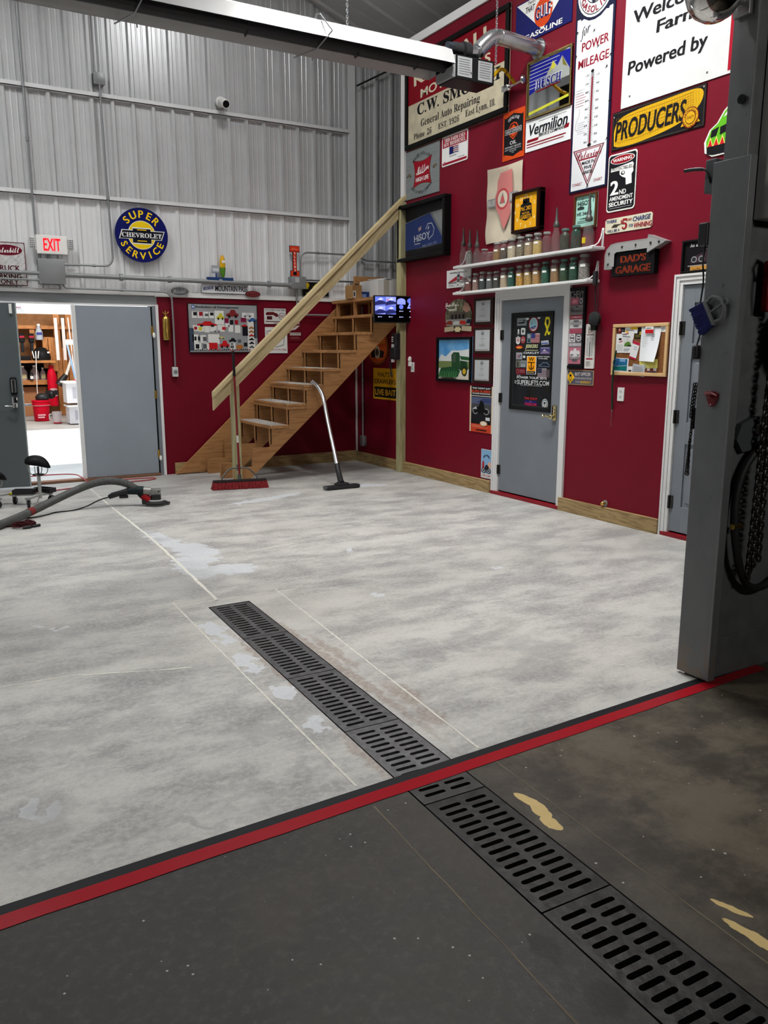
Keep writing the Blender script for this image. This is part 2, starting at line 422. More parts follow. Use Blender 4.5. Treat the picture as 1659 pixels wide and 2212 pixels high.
def yb(x): return 2.445+(x+3.0)*.036          # the edge where the new grinding stops
def gx(y): return -3.905-(4.76-y)*.022         # centre line of the floor drain
HW = .135
b = MB()
def slab(b, pts, m, z=0.): b.add([(x, y, z) for x, y in pts], [tuple(range(len(pts)))], m)
Lf = lambda y: gx(y)-HW
Rf = lambda y: gx(y)+HW
slab(b, [(-11, yb(-11)), (Lf(2.41), yb(Lf(2.41))), (Lf(4.765), 4.765), (-11, 4.765)], FLOORM)
slab(b, [(Rf(2.41), yb(Rf(2.41))), (4, yb(4)), (4, 4.765), (Rf(4.765), 4.765)], FLOORM)
slab(b, [(-11, 4.765), (4, 4.765), (4, 10.6), (-11, 10.6)], FLOORM)
def strip(b, pts, wd, m, z=.0009, jit=.25):
    q = [V(p) for p in pts]; fine_ = []
    for a, e in zip(q, q[1:]):
        n = max(2, int((e-a).length/.08))
        fine_ += [a.lerp(e, k/n) for k in range(n)]
    fine_.append(q[-1]); vs = []
    for i, p in enumerate(fine_):
        d = (fine_[min(i+1, len(fine_)-1)]-fine_[max(i-1, 0)]).normalized(); n = V((-d.y, d.x))
        o = wd*jit*(random.random()-.5)
        for sgn in (-1, 1):
            e = wd/2*(1+jit*2*(random.random()-.5)); vs.append((*(p+n*(sgn*e+o)), z))
    b.add(vs, [(2*i, 2*i+2, 2*i+3, 2*i+1) for i in range(len(fine_)-1)], m)
strip(b, [(-3.945, 4.88), (-3.90, 5.8), (-3.86, 6.8), (-3.85, 8.6), (-3.81, 10.0)], .022, DUSTL)
strip(b, [(-4.24, 2.43), (-4.225, 3.6), (-4.205, 4.97)], .010, DUSTL); strip(b, [(-3.675, 2.44), (-3.60, 3.7), (-3.525, 4.92)], .010, DUSTL)
strip(b, [(-4.26, 4.86), (-4.0, 4.885), (-3.4, 4.86)], .009, DUSTL)
strip(b, [(-6.2, 4.16), (-5.29, 4.07), (-4.98, 4.05), (-4.7, 3.95), (-4.42, 3.86)], .010, DUSTL, jit=.8)
strip(b, [(-6, 6.7), (-5.06, 6.57), (-3.98, 6.43)], .008, DUSTL, .0008, .6); strip(b, [(-3.72, 6.0), (-3.3, 5.98), (-2.6, 6.12), (-1.6, 6.05)], .009, DUSTL, .0008, .6)
strip(b, [(-3.3, 5.98), (-2.2, 6.3), (-.6, 6.35)], .006, DUSTL, .0007, .6)
st(b.obj('floor'))
b = MB()
slab(b, [(-11, -6), (Lf(-6), -6), (Lf(2.41), yb(Lf(2.41))), (-11, yb(-11))], OLDM)
slab(b, [(Rf(-6), -6), (4, -6), (4, yb(4)), (Rf(2.41), yb(Rf(2.41)))], OLDM)
OLDJ = mat('old_joint_line', (.15, .125, .085), .8, var=.3)
strip(b, [(-4.25, 2.28), (-4.30, 1.0), (-4.33, -1)], .006, OLDJ, .0008, .5); strip(b, [(-3.68, 2.33), (-3.72, 1.2), (-3.76, -.5)], .005, OLDJ, .0008, .5)
for (y0, y1, z) in ((-6, 4.765, -.16),):           # drain trench under the grates
    for f in (Lf, Rf): b.add([(f(y0), y0, 0), (f(y1), y1, 0), (f(y1), y1, z), (f(y0), y0, z)], [(0, 1, 2, 3)], TRENCH)
    b.add([(Lf(y0), y0, z), (Rf(y0), y0, z), (Rf(y1), y1, z), (Lf(y1), y1, z)], [(0, 1, 2, 3)], TRENCH)
    b.add([(Lf(y1), y1, 0), (Rf(y1), y1, 0), (Rf(y1), y1, z), (Lf(y1), y1, z)], [(0, 1, 2, 3)], TRENCH)
st(b.obj('floor_front'))

# drain grates: cast sections lying in the trench
def grate_mesh(m, ln=.634, wd=.258, rows=14):
    cu = bpy.data.curves.new('g', 'CURVE'); cu.dimensions = '2D'; cu.fill_mode = 'BOTH'; cu.extrude = .011
    def spl(pts):
        s = cu.splines.new('POLY'); s.points.add(len(pts)-1); s.use_cyclic_u = True
        for p, q in zip(s.points, pts): p.co = (q[0], q[1], 0, 1)
    spl([(-wd/2, -ln/2), (wd/2, -ln/2), (wd/2, ln/2), (-wd/2, ln/2)])
    pitch = (ln-.05)/rows; r = .0095; hl = .088/2-r
    for i in range(rows):
        y = -ln/2+.025+pitch*(i+.5)
        for cx in (-.055, .055):
            pts = [(cx+hl+r*math.cos(a), y+r*math.sin(a)) for a in [PI*(k/5-.5) for k in range(6)]]+[(cx-hl-r*math.cos(a), y-r*math.sin(a)) for a in [PI*(k/5-.5) for k in range(6)]]
            spl(pts)
    o = bpy.data.objects.new('g', cu); me = o.to_mesh().copy(); o.to_mesh_clear(); bpy.data.objects.remove(o)
    me.materials.clear(); me.materials.append(m); return me
g = NT('half_cleaned_cast_iron')      # cleaned up to the tape line, still oily in front of it
sx = g.n('ShaderNodeSeparateXYZ'); g.l(g.pos, sx.inputs[0]); nz = g.noise(30, 6)
c = g.mix(g.step(nz, .3, .7), (.08, .08, .082), (.135, .135, .138)); c2 = g.mix(g.step(nz, .3, .7), (.016, .0155, .015), (.036, .034, .032))
g.b.inputs['Metallic'].default_value = .4; g.done(g.mix(g.step(sx.outputs[1], -.16, -.11), c2, c), .45, nz, .25)
gm, gm2, gm3 = grate_mesh(CAST), grate_mesh(CASTD), grate_mesh(g.m)
GL = ['at the far end by the pale floor joint', 'second from the far end of the drain', 'last full one before the red floor tape', 'crossing under the red floor tape', 'beside the upper yellow paint patch', 'reaching the bottom edge of the picture']
for i, lb in enumerate(GL):
    yc = 4.755-.64*(i+.5)
    o = bpy.data.objects.new('drain_grate', gm if i < 3 else gm3 if i == 3 else gm2); C.objects.link(o)
    o.location = (gx(yc), yc, -.0105); o.rotation_euler = (0, 0, -.022)
    tag(o, ('oily black' if i > 3 else 'grey')+' slotted cast iron drain grate '+lb, 'drain grate', 'drain grates along the floor trench')
# red and black floor tape along the edge of the grinding
def tape(name, label, lo, hi, m, z):
    b = MB(); n = 60
    for i in range(n+1):
        x = -9.5+(-1.93+9.5)*i/n; j = random.random()*.004
        b.v += [(x, yb(x)+lo+j, z), (x, yb(x)+hi+j*.5, z+.0006*random.random())]
    k = b.mi(m)
    for i in range(n): b.f.append([2*i, 2*i+2, 2*i+3, 2*i+1]); b.m.append(k); b.sm.append(True)
    return tag(b.obj(name), label, 'tape')
tape('floor_tape', 'glossy red tape stuck across the floor and over the drain', -.102, -.038, mat('red_tape', (.30, .004, .012), .24, spec=.22), .0022)
tape('floor_tape', 'black tape strip between the pale concrete and the red tape', -.04, .006, mat('black_tape', (.010, .011, .013), .45, spec=.15), .0016)

# ------------------------------------------------------------------ walls
REDW = mat('red_wall_paint', (.168, .0042, .0165), .45, var=.10, scale=1.2, bump=.02, spec=.18)
REDB = mat('red_panel_paint', (.150, .0035, .0140), .45, var=.10, scale=1.5, spec=.18)
METALW = mat('brightened_white_sheet', (.76, .77, .78), .30, .12, var=.04, scale=4)  # base colour raised so the lower back-wall band looks more brightly lit
GALV = mat('dimmed_galvalume_sheet', (.58, .59, .60), .34, .30, var=.05, scale=5)  # greyer, shinier upper sheets; part of the tone stands for dimmer light
METALC = mat('roof_liner_sheet', (.46, .46, .46), .45, .2)
TRIMW = mat('white_trim_paint', (.72, .72, .71), .4)
DRYW = mat('dark_plaster', (.16, .16, .16), .8)
GHEAD = mat('grey_header_paint', (.22, .235, .245), .45, var=.08, scale=3)
def ceilz(x): return 5.67-.35*x if x > -5.5 else 5.67+.35*5.5+.35*(x+5.5)
b = MB()   # right wall, red; openings for the two doors, the loft opening above the stairs
T = .12
for y0, y1, z0, z1 in ((2.55, 2.6, 0, 5.06), (7.07, 9.1, 0, 2.23), (9.1, 10.34, 0, 2.17), (6.10, 7.07, 2.08, 2.23), (4.71, 6.10, 0, 2.23), (3.85, 4.71, 2.09, 2.23), (2.6, 3.85, 0, 2.23), (2.6, 9.1, 2.23, 5.06)):
    b.box(0, y0, z0, T, y1, z1, REDW)
st(b.obj('wall_right'))
b = MB()   # back wall: plain backing with the doorway, red wainscot, grey header
b.box(-11, 10.345, 0, -5.33, 10.42, 2.23, GHEAD); b.box(-2.775, 10.345, 0, 4, 10.42, 2.23, REDB)
b.box(-5.33, 10.345, 2.10, -2.775, 10.42, 2.23, GHEAD)
pts = [(-11, 2.23), (4, 2.23), (4, ceilz(4)+.1), (-5.5, ceilz(-5.5)+.1), (-11, ceilz(-11)+.1)]
b.prism(pts, -10.43, -10.375, DRYW, M(((1, 0, 0, 0), (0, 0, -1, 0), (0, 1, 0, 0), (0, 0, 0, 1))))
def sheet(b, x0, x1, zlo, zhi, m, y=10.37, per=.2325, ph=-2.23, rib=.036):
    xs = []
    k = math.floor((x0-ph)/per)
    while ph+k*per < x1:
        c0 = ph+k*per
        for dx, h in ((-.034, 0), (-.016, rib), (.016, rib), (.034, 0), (.075, 0), (.081, .003), (.091, .003), (.097, 0), (.136, 0), (.142, .003), (.152, .003), (.158, 0)):
            if x0 <= c0+dx <= x1: xs.append((c0+dx, h))
        k += 1
    vs = []
    for x, h in xs: vs += [(x, y-h, zlo), (x, y-h, zhi(x) if callable(zhi) else zhi)]
    b.add(vs, [(2*i, 2*i+1, 2*i+3, 2*i+2) for i in range(len(xs)-1)], m)
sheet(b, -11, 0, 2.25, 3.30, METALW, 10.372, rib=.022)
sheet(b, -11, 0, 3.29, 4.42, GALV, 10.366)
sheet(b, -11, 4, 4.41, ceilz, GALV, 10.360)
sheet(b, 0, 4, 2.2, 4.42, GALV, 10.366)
st(b.obj('wall_back'))
# sheet girts, flashings and white trims
def trim(n, boxes, m, bv=0):
    b = MB()
    for q in boxes: b.box(*q, m, bv)
    return st(b.obj('trim_%d' % n))
trim(1, [(-11, 10.315, 3.275, -.105, 10.372, 3.283), (-11, 10.315, 3.275, -.105, 10.320, 3.325)], METALW)
trim(2, [(-11, 10.310, 4.385, -.105, 10.366, 4.393), (-11, 10.310, 4.385, -.105, 10.315, 4.435)], METALW)
trim(3, [(-2.80, 10.325, 2.205, 0, 10.37, 2.262), (-11, 10.325, 2.215, -2.80, 10.37, 2.262)], TRIMW, .004)
trim(4, [(-.108, 10.318, 2.262, 0, 10.36, 5.66)], METALW, .003)
trim(5, [(-.03, 9.025, 2.235, .13, 9.105, 5.06), (-.02, 2.6, 5.06, .14, 9.105, 5.15)], TRIMW)
trim(6, [(-.02, 10.322, 0, .004, 10.345, 1.36)], TRIMW)
trim(7, [(-2.80, 10.33, 0, -2.765, 10.352, 2.11), (-5.33, 10.335, 2.088, -2.765, 10.352, 2.108)], TRIMW)
# screw heads along the girts belong to the sheets; loft floor, side and rear closing walls
b = MB(); b.box(.13, 2.6, 2.10, 4, 10.34, 2.172, DRYW); st(b.obj('floor_loft'))
b = MB(); b.box(4, -6, 0, 4.1, 10.42, 6, DRYW); st(b.obj('wall_east'))
b = MB(); b.box(-11.1, -6, 0, -11, 10.42, 6, METALW); st(b.obj('wall_left'))
b = MB(); b.box(-11.1, -6.1, 0, 4.1, -6, 6, DRYW); st(b.obj('wall_front'))
# hall roof liner: ribbed sheets running up the slope
b = MB()
def liner(x0, x1):
    ys = []; y = 2.4
    while y < 10.4:
        for dy, h in ((0, 0), (.02, .03), (.05, .03), (.07, 0), (.30, 0), (.306, .006), (.315, .006), (.32, 0)): ys.append((y+dy, h))
        y += .60
    vs = []
    for y, h in ys: vs += [(x0, y, ceilz(x0)-h), (x1, y, ceilz(x1)-h)]
    b.add(vs, [(2*i, 2*i+1, 2*i+3, 2*i+2) for i in range(len(ys)-1)], METALC)
liner(-5.5, 4); liner(-11, -5.5)
st(b.obj('ceiling'))
b = MB(); b.box(-11, -6, 3.75, 4, 2.6, 3.85, DRYW); st(b.obj('ceiling_front'))
# block wall stub between the old shop and the hall, grey painted
g = NT('painted_block')
sx = g.n('ShaderNodeSeparateXYZ'); cb = g.n('ShaderNodeCombineXYZ'); g.l(g.pos, sx.inputs[0]); g.l(sx.outputs[0], cb.inputs[0]); g.l(sx.outputs[2], cb.inputs[1])
bk = g.n('ShaderNodeTexBrick'); g.l(cb.outputs[0], bk.inputs['Vector']); bk.inputs['Scale'].default_value = 1
bk.inputs['Brick Width'].default_value = .40; bk.inputs['Row Height'].default_value = .20; bk.inputs['Mortar Size'].default_value = .006
nz = g.noise(9, 6)
g.l(g.mix(g.step(nz, .3, .7), (.095, .101, .105), (.128, .135, .14)), g.b.inputs['Base Color']); g.b.inputs['Roughness'].default_value = .42
bp = g.n('ShaderNodeBump'); bp.inputs['Strength'].default_value = .6; bp.inputs['Distance'].default_value = .006; bp.invert = True
g.l(bk.outputs['Fac'], bp.inputs['Height']); g.l(bp.outputs[0], g.b.inputs['Normal'])
BLOCK = g.m
CHIPS = NT('chipped_grey_paint')
fine = CHIPS.noise(8, 8, rough=.7, stretch=(1, 1, .5)); ch = CHIPS.step(CHIPS.noise(13, 5, stretch=(1, 1.6, .8)), .70, .72)
low = CHIPS.n('ShaderNodeSeparateXYZ'); CHIPS.l(CHIPS.pos, low.inputs[0])
ch2 = CHIPS.math('MULTIPLY', CHIPS.step(low.outputs[2], .28, .03), CHIPS.step(CHIPS.noise(17, 6), .50, .54))
c = CHIPS.mix(CHIPS.step(fine, .3, .7), (.120, .128, .133), (.150, .158, .163))
c = CHIPS.mix(CHIPS.math('MULTIPLY', ch, .7), c, (.05, .05, .05)); c = CHIPS.mix(ch2, c, (.16, .13, .10))
POSTM = CHIPS.done(c, .38, fine, .15)
b = MB(); b.box(-2.314, 2.445, 0, 4, 2.553, 7.7, BLOCK); b.box(-11, 2.445, 3.75, -2.314, 2.553, 7.8, BLOCK); b.box(-11, 2.445, 0, -9.6, 2.6, 3.75, BLOCK)
st(b.obj('wall_middle'))
b = MB(); b.box(-2.328, 2.437, 0, -2.312, 2.557, 3.75, POSTM, .003); b.box(-2.345, 2.412, .012, -2.326, 2.593, 2.385, POSTM, .004)
b.box(-2.348, 2.404, .012, -2.30, 2.416, 2.385, POSTM, .003)
st(b.obj('trim_8'))
# treated baseboards
def baseb(n, q): b = MB(); b.box(*q, TREATB, .004); st(b.obj('baseboard_'+n))
baseb('right', (-.038, 7.175, .0, 0, 10.30, .135)); baseb('right', (-.038, 4.79, 0, 0, 6.05, .13)); baseb('back', (-2.655, 10.305, 0, -.02, 10.345, .145))
# ------------------------------------------------------------------ doors
CAS = mat('door_casing_white', (.66, .66, .65), .38)
def casing(b, ya, yb_, zt, wd=.1):
    """three-stepped casing on the red wall round an opening ya > yb_"""
    for k, (o, i, t) in enumerate(((wd, .064, .026), (.064, .032, .019), (.032, .0, .012))):
        b.box(-t, ya+i, 0, 0, ya+o, zt+i, CAS); b.box(-t, yb_-o, 0, 0, yb_-i, zt+i, CAS)
        b.box(-t, yb_-o, zt+i, 0, ya+o, zt+o, CAS)
    b.box(0, ya-.002, 0, .10, ya+.01, zt, CAS); b.box(0, yb_-.01, 0, .10, yb_+.002, zt, CAS); b.box(0, yb_, zt-.002, .10, ya, zt+.01, CAS)
HINGE = mat('dark_hinge', (.05, .048, .045), .35, .8)
b = MB(); casing(b, 7.065, 6.105, 2.075, .092); st(b.obj('trim_9'))
b = MB(); casing(b, 4.705, 3.86, 2.085, .082); st(b.obj('trim_10'))
# door 1: grey steel leaf with a dark glazed light covered in stickers
b = MB()
y0, y1 = 6.112, 7.058
for q in ((y0, .05, 6.27, 2.068), (6.88, .05, y1, 2.068), (6.27, .05, 6.88, .97), (6.27, 1.92, 6.88, 2.068)): b.box(.004, q[0], q[1], .046, q[2], q[3], GPAINT)
d1 = st(b.obj('door_1'))
b = MB(); b.box(.001, 6.27, .97, .024, 6.88, 1.92, mat('dark_door_glass', (.012, .013, .014), .06)); b.obj('pane', d1)
b = MB()
for q in ((6.25, .95, 6.278, 1.94), (6.862, .95, 6.90, 1.94), (6.278, .95, 6.862, .985), (6.278, 1.90, 6.862, 1.94)): b.box(-.010, q[0], q[1], .01, q[2], q[3], K(26, 27, 28, r=.4), .005)
for q in ((6.842, .985, 6.862, 1.90), (6.278, .985, 6.842, 1.0), (6.278, 1.885, 6.842, 1.90)): b.box(-.004, q[0], q[1], .008, q[2], q[3], K(40, 41, 42, r=.4), .003)
b.obj('window_frame', d1)
for z in (.28, 1.06, 1.72):
    b = MB(); b.cyl((-.012, 7.062, z-.05), (-.012, 7.062, z+.05), .008, HINGE, 10); b.box(-.006, 7.03, z-.05, .006, 7.075, z+.05, HINGE); b.obj('hinge', d1)
b = MB(); NICK = mat('polished_brass_plate', (.62, .52, .28), .2, 1)
b.box(-.016, 6.155, .875, .004, 6.215, 1.03, NICK, .012)
for k in range(5): b.ball((-.018, 6.185+(-.014 if k % 2 else .014), 1.0-k*.014), .006, BLACK, 8)
b.cyl((-.016, 6.185, .915), (-.055, 6.185, .915), .02, NICK)
b.tube(smoothpts([(-.055, 6.185, .915), (-.06, 6.21, .915), (-.06, 6.25, .925), (-.06, 6.285, .912), (-.06, 6.305, .93)]), [.011]*13+[.008]*12, NICK); b.obj('door_handle', d1)
b = MB(); b.box(-.030, 6.02, 0, .05, 7.165, .036, mat('red_threshold_tape', (.24, .006, .014), .3), .004); b.obj('sill', d1)
# stickers: corners in image crop pixels, mapped onto the glass (u left to right, v bottom to top)
def wq(x, y):
    xl = 735-27*(y-325)/847; xr = 1100-40*(y-307)/893
    return ((x-xl)/(xr-xl), 1-(y-316)/872)
def sticker(label_look, x0, y0, x1, y1):
    (ua, va), (ub, vb) = wq(x0, y1), wq(x1, y0)
    o = bpy.data.objects.new('sticker', None); C.objects.link(o); o.parent = d1
    w_, h_ = .65, .99
    yc = 6.90-(ua+ub)/2*w_; zc = .95+(va+vb)/2*h_
    o['label'] = label_look
    s = Sign(o, (ub-ua)*w_, (vb-va)*h_, .0008); s.mw = M(((0, 0, -1, .001), (-1, 0, 0, yc), (0, 1, 0, zc), (0, 0, 0, 1))); return s
def dec(s): # one sub-part per sticker
    b = MB()
    for q in s.parts.values():
        for f, mi, sm in zip(q.f, q.m, q.sm): b.f.append([k+len(b.v) for k in f]); b.m.append(b.mi(q.mats[mi])); b.sm.append(sm)
        b.v += q.v
    o = b.obj('sticker_face'); lab = s.o['label']; mw = s.mw; bpy.data.objects.remove(s.o)
    o.name = 'sticker'; o.parent = d1; o.matrix_local = mw; o['label'] = lab
WH = K(205, 208, 208)
s = sticker('grey sticker with a dark bird head', 780, 362, 868, 432); s.plate(K(120, 126, 130)); s.P([(.05, .3), (.3, .65), (.75, .75), (.95, .55), (.7, .5), (.9, .35), (.5, .25)], K(30, 36, 48)).P([(.1, .45), (.5, .62), (.8, .6), (.4, .5)], WH, 2); dec(s)
s = sticker('oval red and white sticker', 882, 355, 972, 492); s.E(.5, .5, .5, .5, K(120, 22, 34)).E(.5, .5, .41, .42, WH, 2).E(.5, .52, .36, .36, K(128, 170, 178), 3).P([(.2, .3), (.8, .42), (.8, .36), (.2, .22)], K(30, 50, 110), 4).P([(.25, .2), (.75, .3), (.72, .25), (.35, .16)], K(150, 30, 40), 4).T('pal', .36, .56, .12, K(30, 40, 90), lv=5); dec(s)
s = sticker('yellow ribbon sticker', 1015, 360, 1072, 530); Y_ = K(216, 205, 40); s.P([(.0, .62), (.16, .95), (.42, 1), (.62, .93), (.55, .84), (.3, .86), (.25, .72), (.75, .18), (1, .26), (.98, .12), (.7, .05), (.12, .55)], Y_).P([(.42, 1), (.8, .95), (.98, .7), (.85, .55), (.3, .02), (.06, .06), (.5, .48), (.72, .68), (.68, .82), (.5, .9)], K(190, 178, 30), 2); dec(s)
s = sticker('small white face sticker', 780, 458, 808, 512); s.E(.5, .7, .3, .25, WH).R(.2, .1, .8, .45, WH).R(.3, .2, .7, .3, BLACK, 2); dec(s)
s = sticker('white rounded square sticker', 815, 452, 855, 512); s.plate(WH, .012).Ln([(.5, .2), (.5, .8)], .006, BLACK, 2).Ln([(.25, .6), (.75, .6)], .006, BLACK, 2).E(.5, .5, .25, .2, K(90, 90, 90), 1); dec(s)
s = sticker('white and red H shield sticker', 768, 520, 812, 598); s.P([(.1, .15), (0, .8), (.3, .9), (.5, 1), (.7, .9), (1, .8), (.9, .15), (.5, 0)], WH).T('H', .5, .5, .42, K(180, 30, 40), style='bb'); s.Ln([(.2, .85), (.8, .85)], .004, BLACK, 2); dec(s)
s = sticker('round red sticker', 812, 522, 858, 592); s.E(.5, .5, .5, .5, K(128, 26, 36)).E(.5, .5, .36, .36, K(210, 150, 150), 2).E(.5, .5, .3, .3, K(128, 26, 36), 3).T('IH', .5, .5, .3, WH, lv=4); dec(s)
s = sticker('sticker with flag and cross panel', 868, 502, 980, 586); s.R(0, 0, .33, 1, K(90, 110, 116)).R(.12, .1, .22, .4, BLACK, 2).R(.33, 0, 1, 1, K(200, 170, 170))
for k in range(6): s.R(.33, k/6.5, 1, k/6.5+.08, K(130, 50, 60), 2)
s.R(.35, .5, .66, 1, K(50, 60, 120), 3).rows(.05, .55, .28, .9, 3, WH, lv=2); dec(s)
s = sticker('red and yellow flame sticker', 768, 605, 832, 640); s.E(.5, .5, .5, .45, K(190, 40, 30)).E(.55, .42, .4, .25, K(226, 150, 40), 2).T('Jacks', .45, .62, .35, WH, lv=3, style='c'); dec(s)
s = sticker('cream block letter sticker', 852, 594, 968, 652); s.T('JERKERS', .5, .58, .7, K(208, 206, 160), w=.92, style='bb', shear=.15).R(.0, 0, .98, .09, K(208, 206, 160)); dec(s)
s = sticker('blue and white slanted logo sticker', 988, 563, 1056, 608); s.P([(.12, .1), (0, .85), (.9, 1), (1, .25)], WH).P([(.16, .2), (.08, .45), (.92, .55), (.95, .3)], K(60, 80, 150), 2).T('pal', .5, .68, .3, K(40, 60, 140), w=.6, shear=.2); dec(s)
s = sticker('purple mountain picture sticker', 978, 622, 1070, 684); s.plate(K(70, 66, 110)).P([(.05, .1), (.4, .7), (.95, .15)], K(140, 120, 150), 1).P([(.3, .5), (.42, .7), (.56, .5)], WH, 2).rows(.1, .78, .9, .98, 1, K(160, 160, 190), lv=1); dec(s)
s = sticker('stretched oval letter sticker', 838, 660, 978, 684); s.T('OAKLEY', .5, .5, .8, WH, w=.98, style='bb'); dec(s)
s = sticker('grey sticker with red and blue bars', 770, 670, 828, 732); s.plate(K(150, 152, 156)).P([(.15, .3), (.45, .72), (.6, .72), (.32, .3)], K(170, 40, 50)).P([(.45, .3), (.72, .72), (.88, .72), (.62, .3)], K(40, 50, 110)).rows(.1, .08, .9, .2, 1, K(110, 110, 114)); dec(s)
s = sticker('white two-line slogan sticker', 955, 696, 1064, 730); s.T('ISUPPORT THE BEAR', .5, .74, .36, WH, w=.95).T('I/S 50% DIESEL', .48, .25, .34, WH, w=.7); dec(s)
s = sticker('orange sticker with black W, T and U', 862, 700, 950, 862); s.plate(K(222, 224, 224)).R(.06, .18, .94, .97, K(246, 160, 10)).T('W', .5, .83, .2, BLACK, w=.56, lv=3).R(.14, .63, .86, .67, BLACK, 3).R(.45, .32, .55, .65, BLACK, 3).Ln([(.26, .45), (.3, .33), (.5, .27), (.7, .33), (.74, .45)], .010, BLACK, 3).R(.06, .03, .94, .17, K(24, 26, 60), 2).rows(.14, .06, .86, .14, 1, K(170, 150, 60), lv=3); dec(s)
s = sticker('grey sticker pair with statue', 768, 740, 860, 804); s.R(0, 0, .46, 1, K(110, 108, 96)).R(.1, .1, .3, .8, K(60, 60, 56), 2).R(.48, .05, 1, 1, K(140, 150, 152)).rows(.54, .5, .95, .9, 3, K(90, 96, 100), lv=2); dec(s)
s = sticker('dark car outline sticker', 962, 738, 1062, 800); s.plate(K(28, 34, 44)).Ln([(.05, .35), (.25, .4), (.4, .7), (.75, .7), (.95, .4), (.95, .25)], .005, K(120, 140, 160)).Ln([(.05, .2), (.95, .14)], .004, K(120, 140, 160)); dec(s)
s = sticker('dark red emblem sticker', 768, 812, 856, 866); s.plate(K(104, 24, 36)).E(.2, .5, .15, .36, K(150, 90, 96)).E(.2, .5, .11, .26, K(104, 24, 36), 2).rows(.42, .25, .95, .8, 2, K(150, 96, 100)); dec(s)
s = sticker('muted flag sticker', 956, 806, 1064, 890); s.R(0, 0, .72, 1, K(150, 150, 156)).R(.02, .5, .34, .98, K(40, 46, 70), 2)
for k in range(6): s.R(0, k/6.3, .72, k/6.3+.07, K(96, 56, 62), 1.5)
s.R(.76, .1, 1, .9, K(90, 76, 78)); dec(s)
s = sticker('white tour sticker', 778, 870, 1036, 908); s.T('POWER TOUR 2015', .5, .4, .55, WH, w=1, style='bb'); s.R(0, .78, .12, .98, K(140, 140, 140)); dec(s)
s = sticker('large white web address sticker', 756, 912, 1056, 968); s.T('SUPERLIFTS.COM', .54, .58, .74, WH, w=.92, style='b').rows(.0, .3, .06, .85, 3, K(130, 132, 134), .8, ragged=0).rows(.18, .02, .8, .14, 1, K(160, 160, 160), ragged=0); dec(s)
s = sticker('blue and red slogan sticker', 840, 1064, 958, 1152); s.R(.03, .12, .97, .62, K(30, 34, 96)).T('THE FIGHT', .5, .84, .24, K(206, 44, 60), w=.98).T('OF', .5, .55, .14, K(170, 120, 180), lv=3).T('FREEDOM', .5, .26, .28, K(206, 44, 60), w=.88, lv=3).R(.45, -.02, .66, .06, WH).R(.74, -.03, .95, .05, WH); dec(s)
s = sticker('round white badge sticker', 990, 1070, 1044, 1160); s.E(.5, .5, .5, .5, K(190, 196, 198)).E(.5, .5, .42, .42, K(60, 66, 70), 2).E(.5, .5, .34, .34, K(190, 196, 198), 3).P([(.3, .62), (.42, .4), (.5, .55), (.58, .4), (.7, .62), (.5, .72)], K(40, 44, 48), 4).R(.42, .26, .58, .4, K(160, 140, 60), 4); dec(s)
for q in ((862, 362, 888, 384), (960, 355, 988, 378), (832, 696, 856, 720)): s = sticker('small white dot sticker', *q); s.E(.5, .5, .5, .5, WH); dec(s)
# door 2: grey six-panel door, mostly behind the block wall
b = MB(); y0, y1 = 3.866, 4.700
rails = [(.05, .27), (.80, .98), (1.50, 1.62), (1.94, 2.078)]; sty = [(y0, 3.975), (4.235, 4.335), (4.59, y1)]
for a, e in sty: b.box(.004, a, .05, .044, e, 2.078, GPAINT, .002)
for a, e in rails: b.box(.005, y0, a, .043, y1, e, GPAINT, .002)
for a, e in ((.27, .80), (.98, 1.50), (1.62, 1.94)):
    for p, q in ((3.975, 4.235), (4.335, 4.59)):
        b.box(.018, p, a, .036, q, e, GPAINT); b.box(.009, p+.035, a+.035, .03, q-.035, e-.035, GPAINT, .007)
d2 = st(b.obj('door_2'))
for z in (.30, 1.02, 1.74):
    b = MB(); b.cyl((-.014, 4.703, z-.055), (-.014, 4.703, z+.055), .009, HINGE, 10); b.box(-.006, 4.67, z-.055, .006, 4.715, z+.055, HINGE); b.obj('hinge', d2)
b = MB(); b.box(-.02, 3.86, 0, .05, 4.79, .036, MATS['red_threshold_tape'], .004); b.obj('sill', d2)

# double door in the back wall: the right leaf shut, the left one standing ajar into the hall
def plain_leaf(b, x0, x1): b.box(-2.875, 10.366, 0, -2.80, 10.41, 2.1, K(30, 28, 26)); b.box(x0, 10.325, .035, x1, 10.365, 2.082, mat('blue_grey_door_paint', (.27, .31, .35), .34, var=.07, scale=2), .003)
b = MB(); plain_leaf(b, -3.74, -2.862); d3 = st(b.obj('door_3'))
b = MB(); b.box(-3.785, 10.316, .03, -3.738, 10.37, 2.085, TRIMW, .004); b.obj('astragal', d3)
for z in (.28, 1.02, 1.80):
    b = MB(); b.cyl((-2.856, 10.318, z-.05), (-2.856, 10.318, z+.05), .009, BRASS, 10); b.box(-2.87, 10.318, z-.045, -2.84, 10.324, z+.045, BRASS); b.obj('hinge', d3)
for z in (.22, 1.74):
    b = MB(); b.ball((-2.838, 10.312, z), .026, WHITE, 10, sc=(.7, .5, 1.4)); b.obj('alarm_contact', d3)
b = MB(); b.box(-2.842, 10.325, 0, -2.80, 10.36, 2.095, GPAINT, .003); b.box(-5.33, 10.325, 0, -5.29, 10.36, 2.09, GPAINT); st(b.obj('trim_11'))
b = MB(); b.box(-5.30, 10.30, 0, -2.845, 10.42, .032, woodmat('brown_threshold', (.22, .10, .05), (.13, .055, .025), (1, 8, 8)), .006); st(b.obj('trim_12'))
hinge = M.Translation((-5.285, 10.335, 0)) @ M.Rotation(-math.radians(16.5), 4, 'Z')
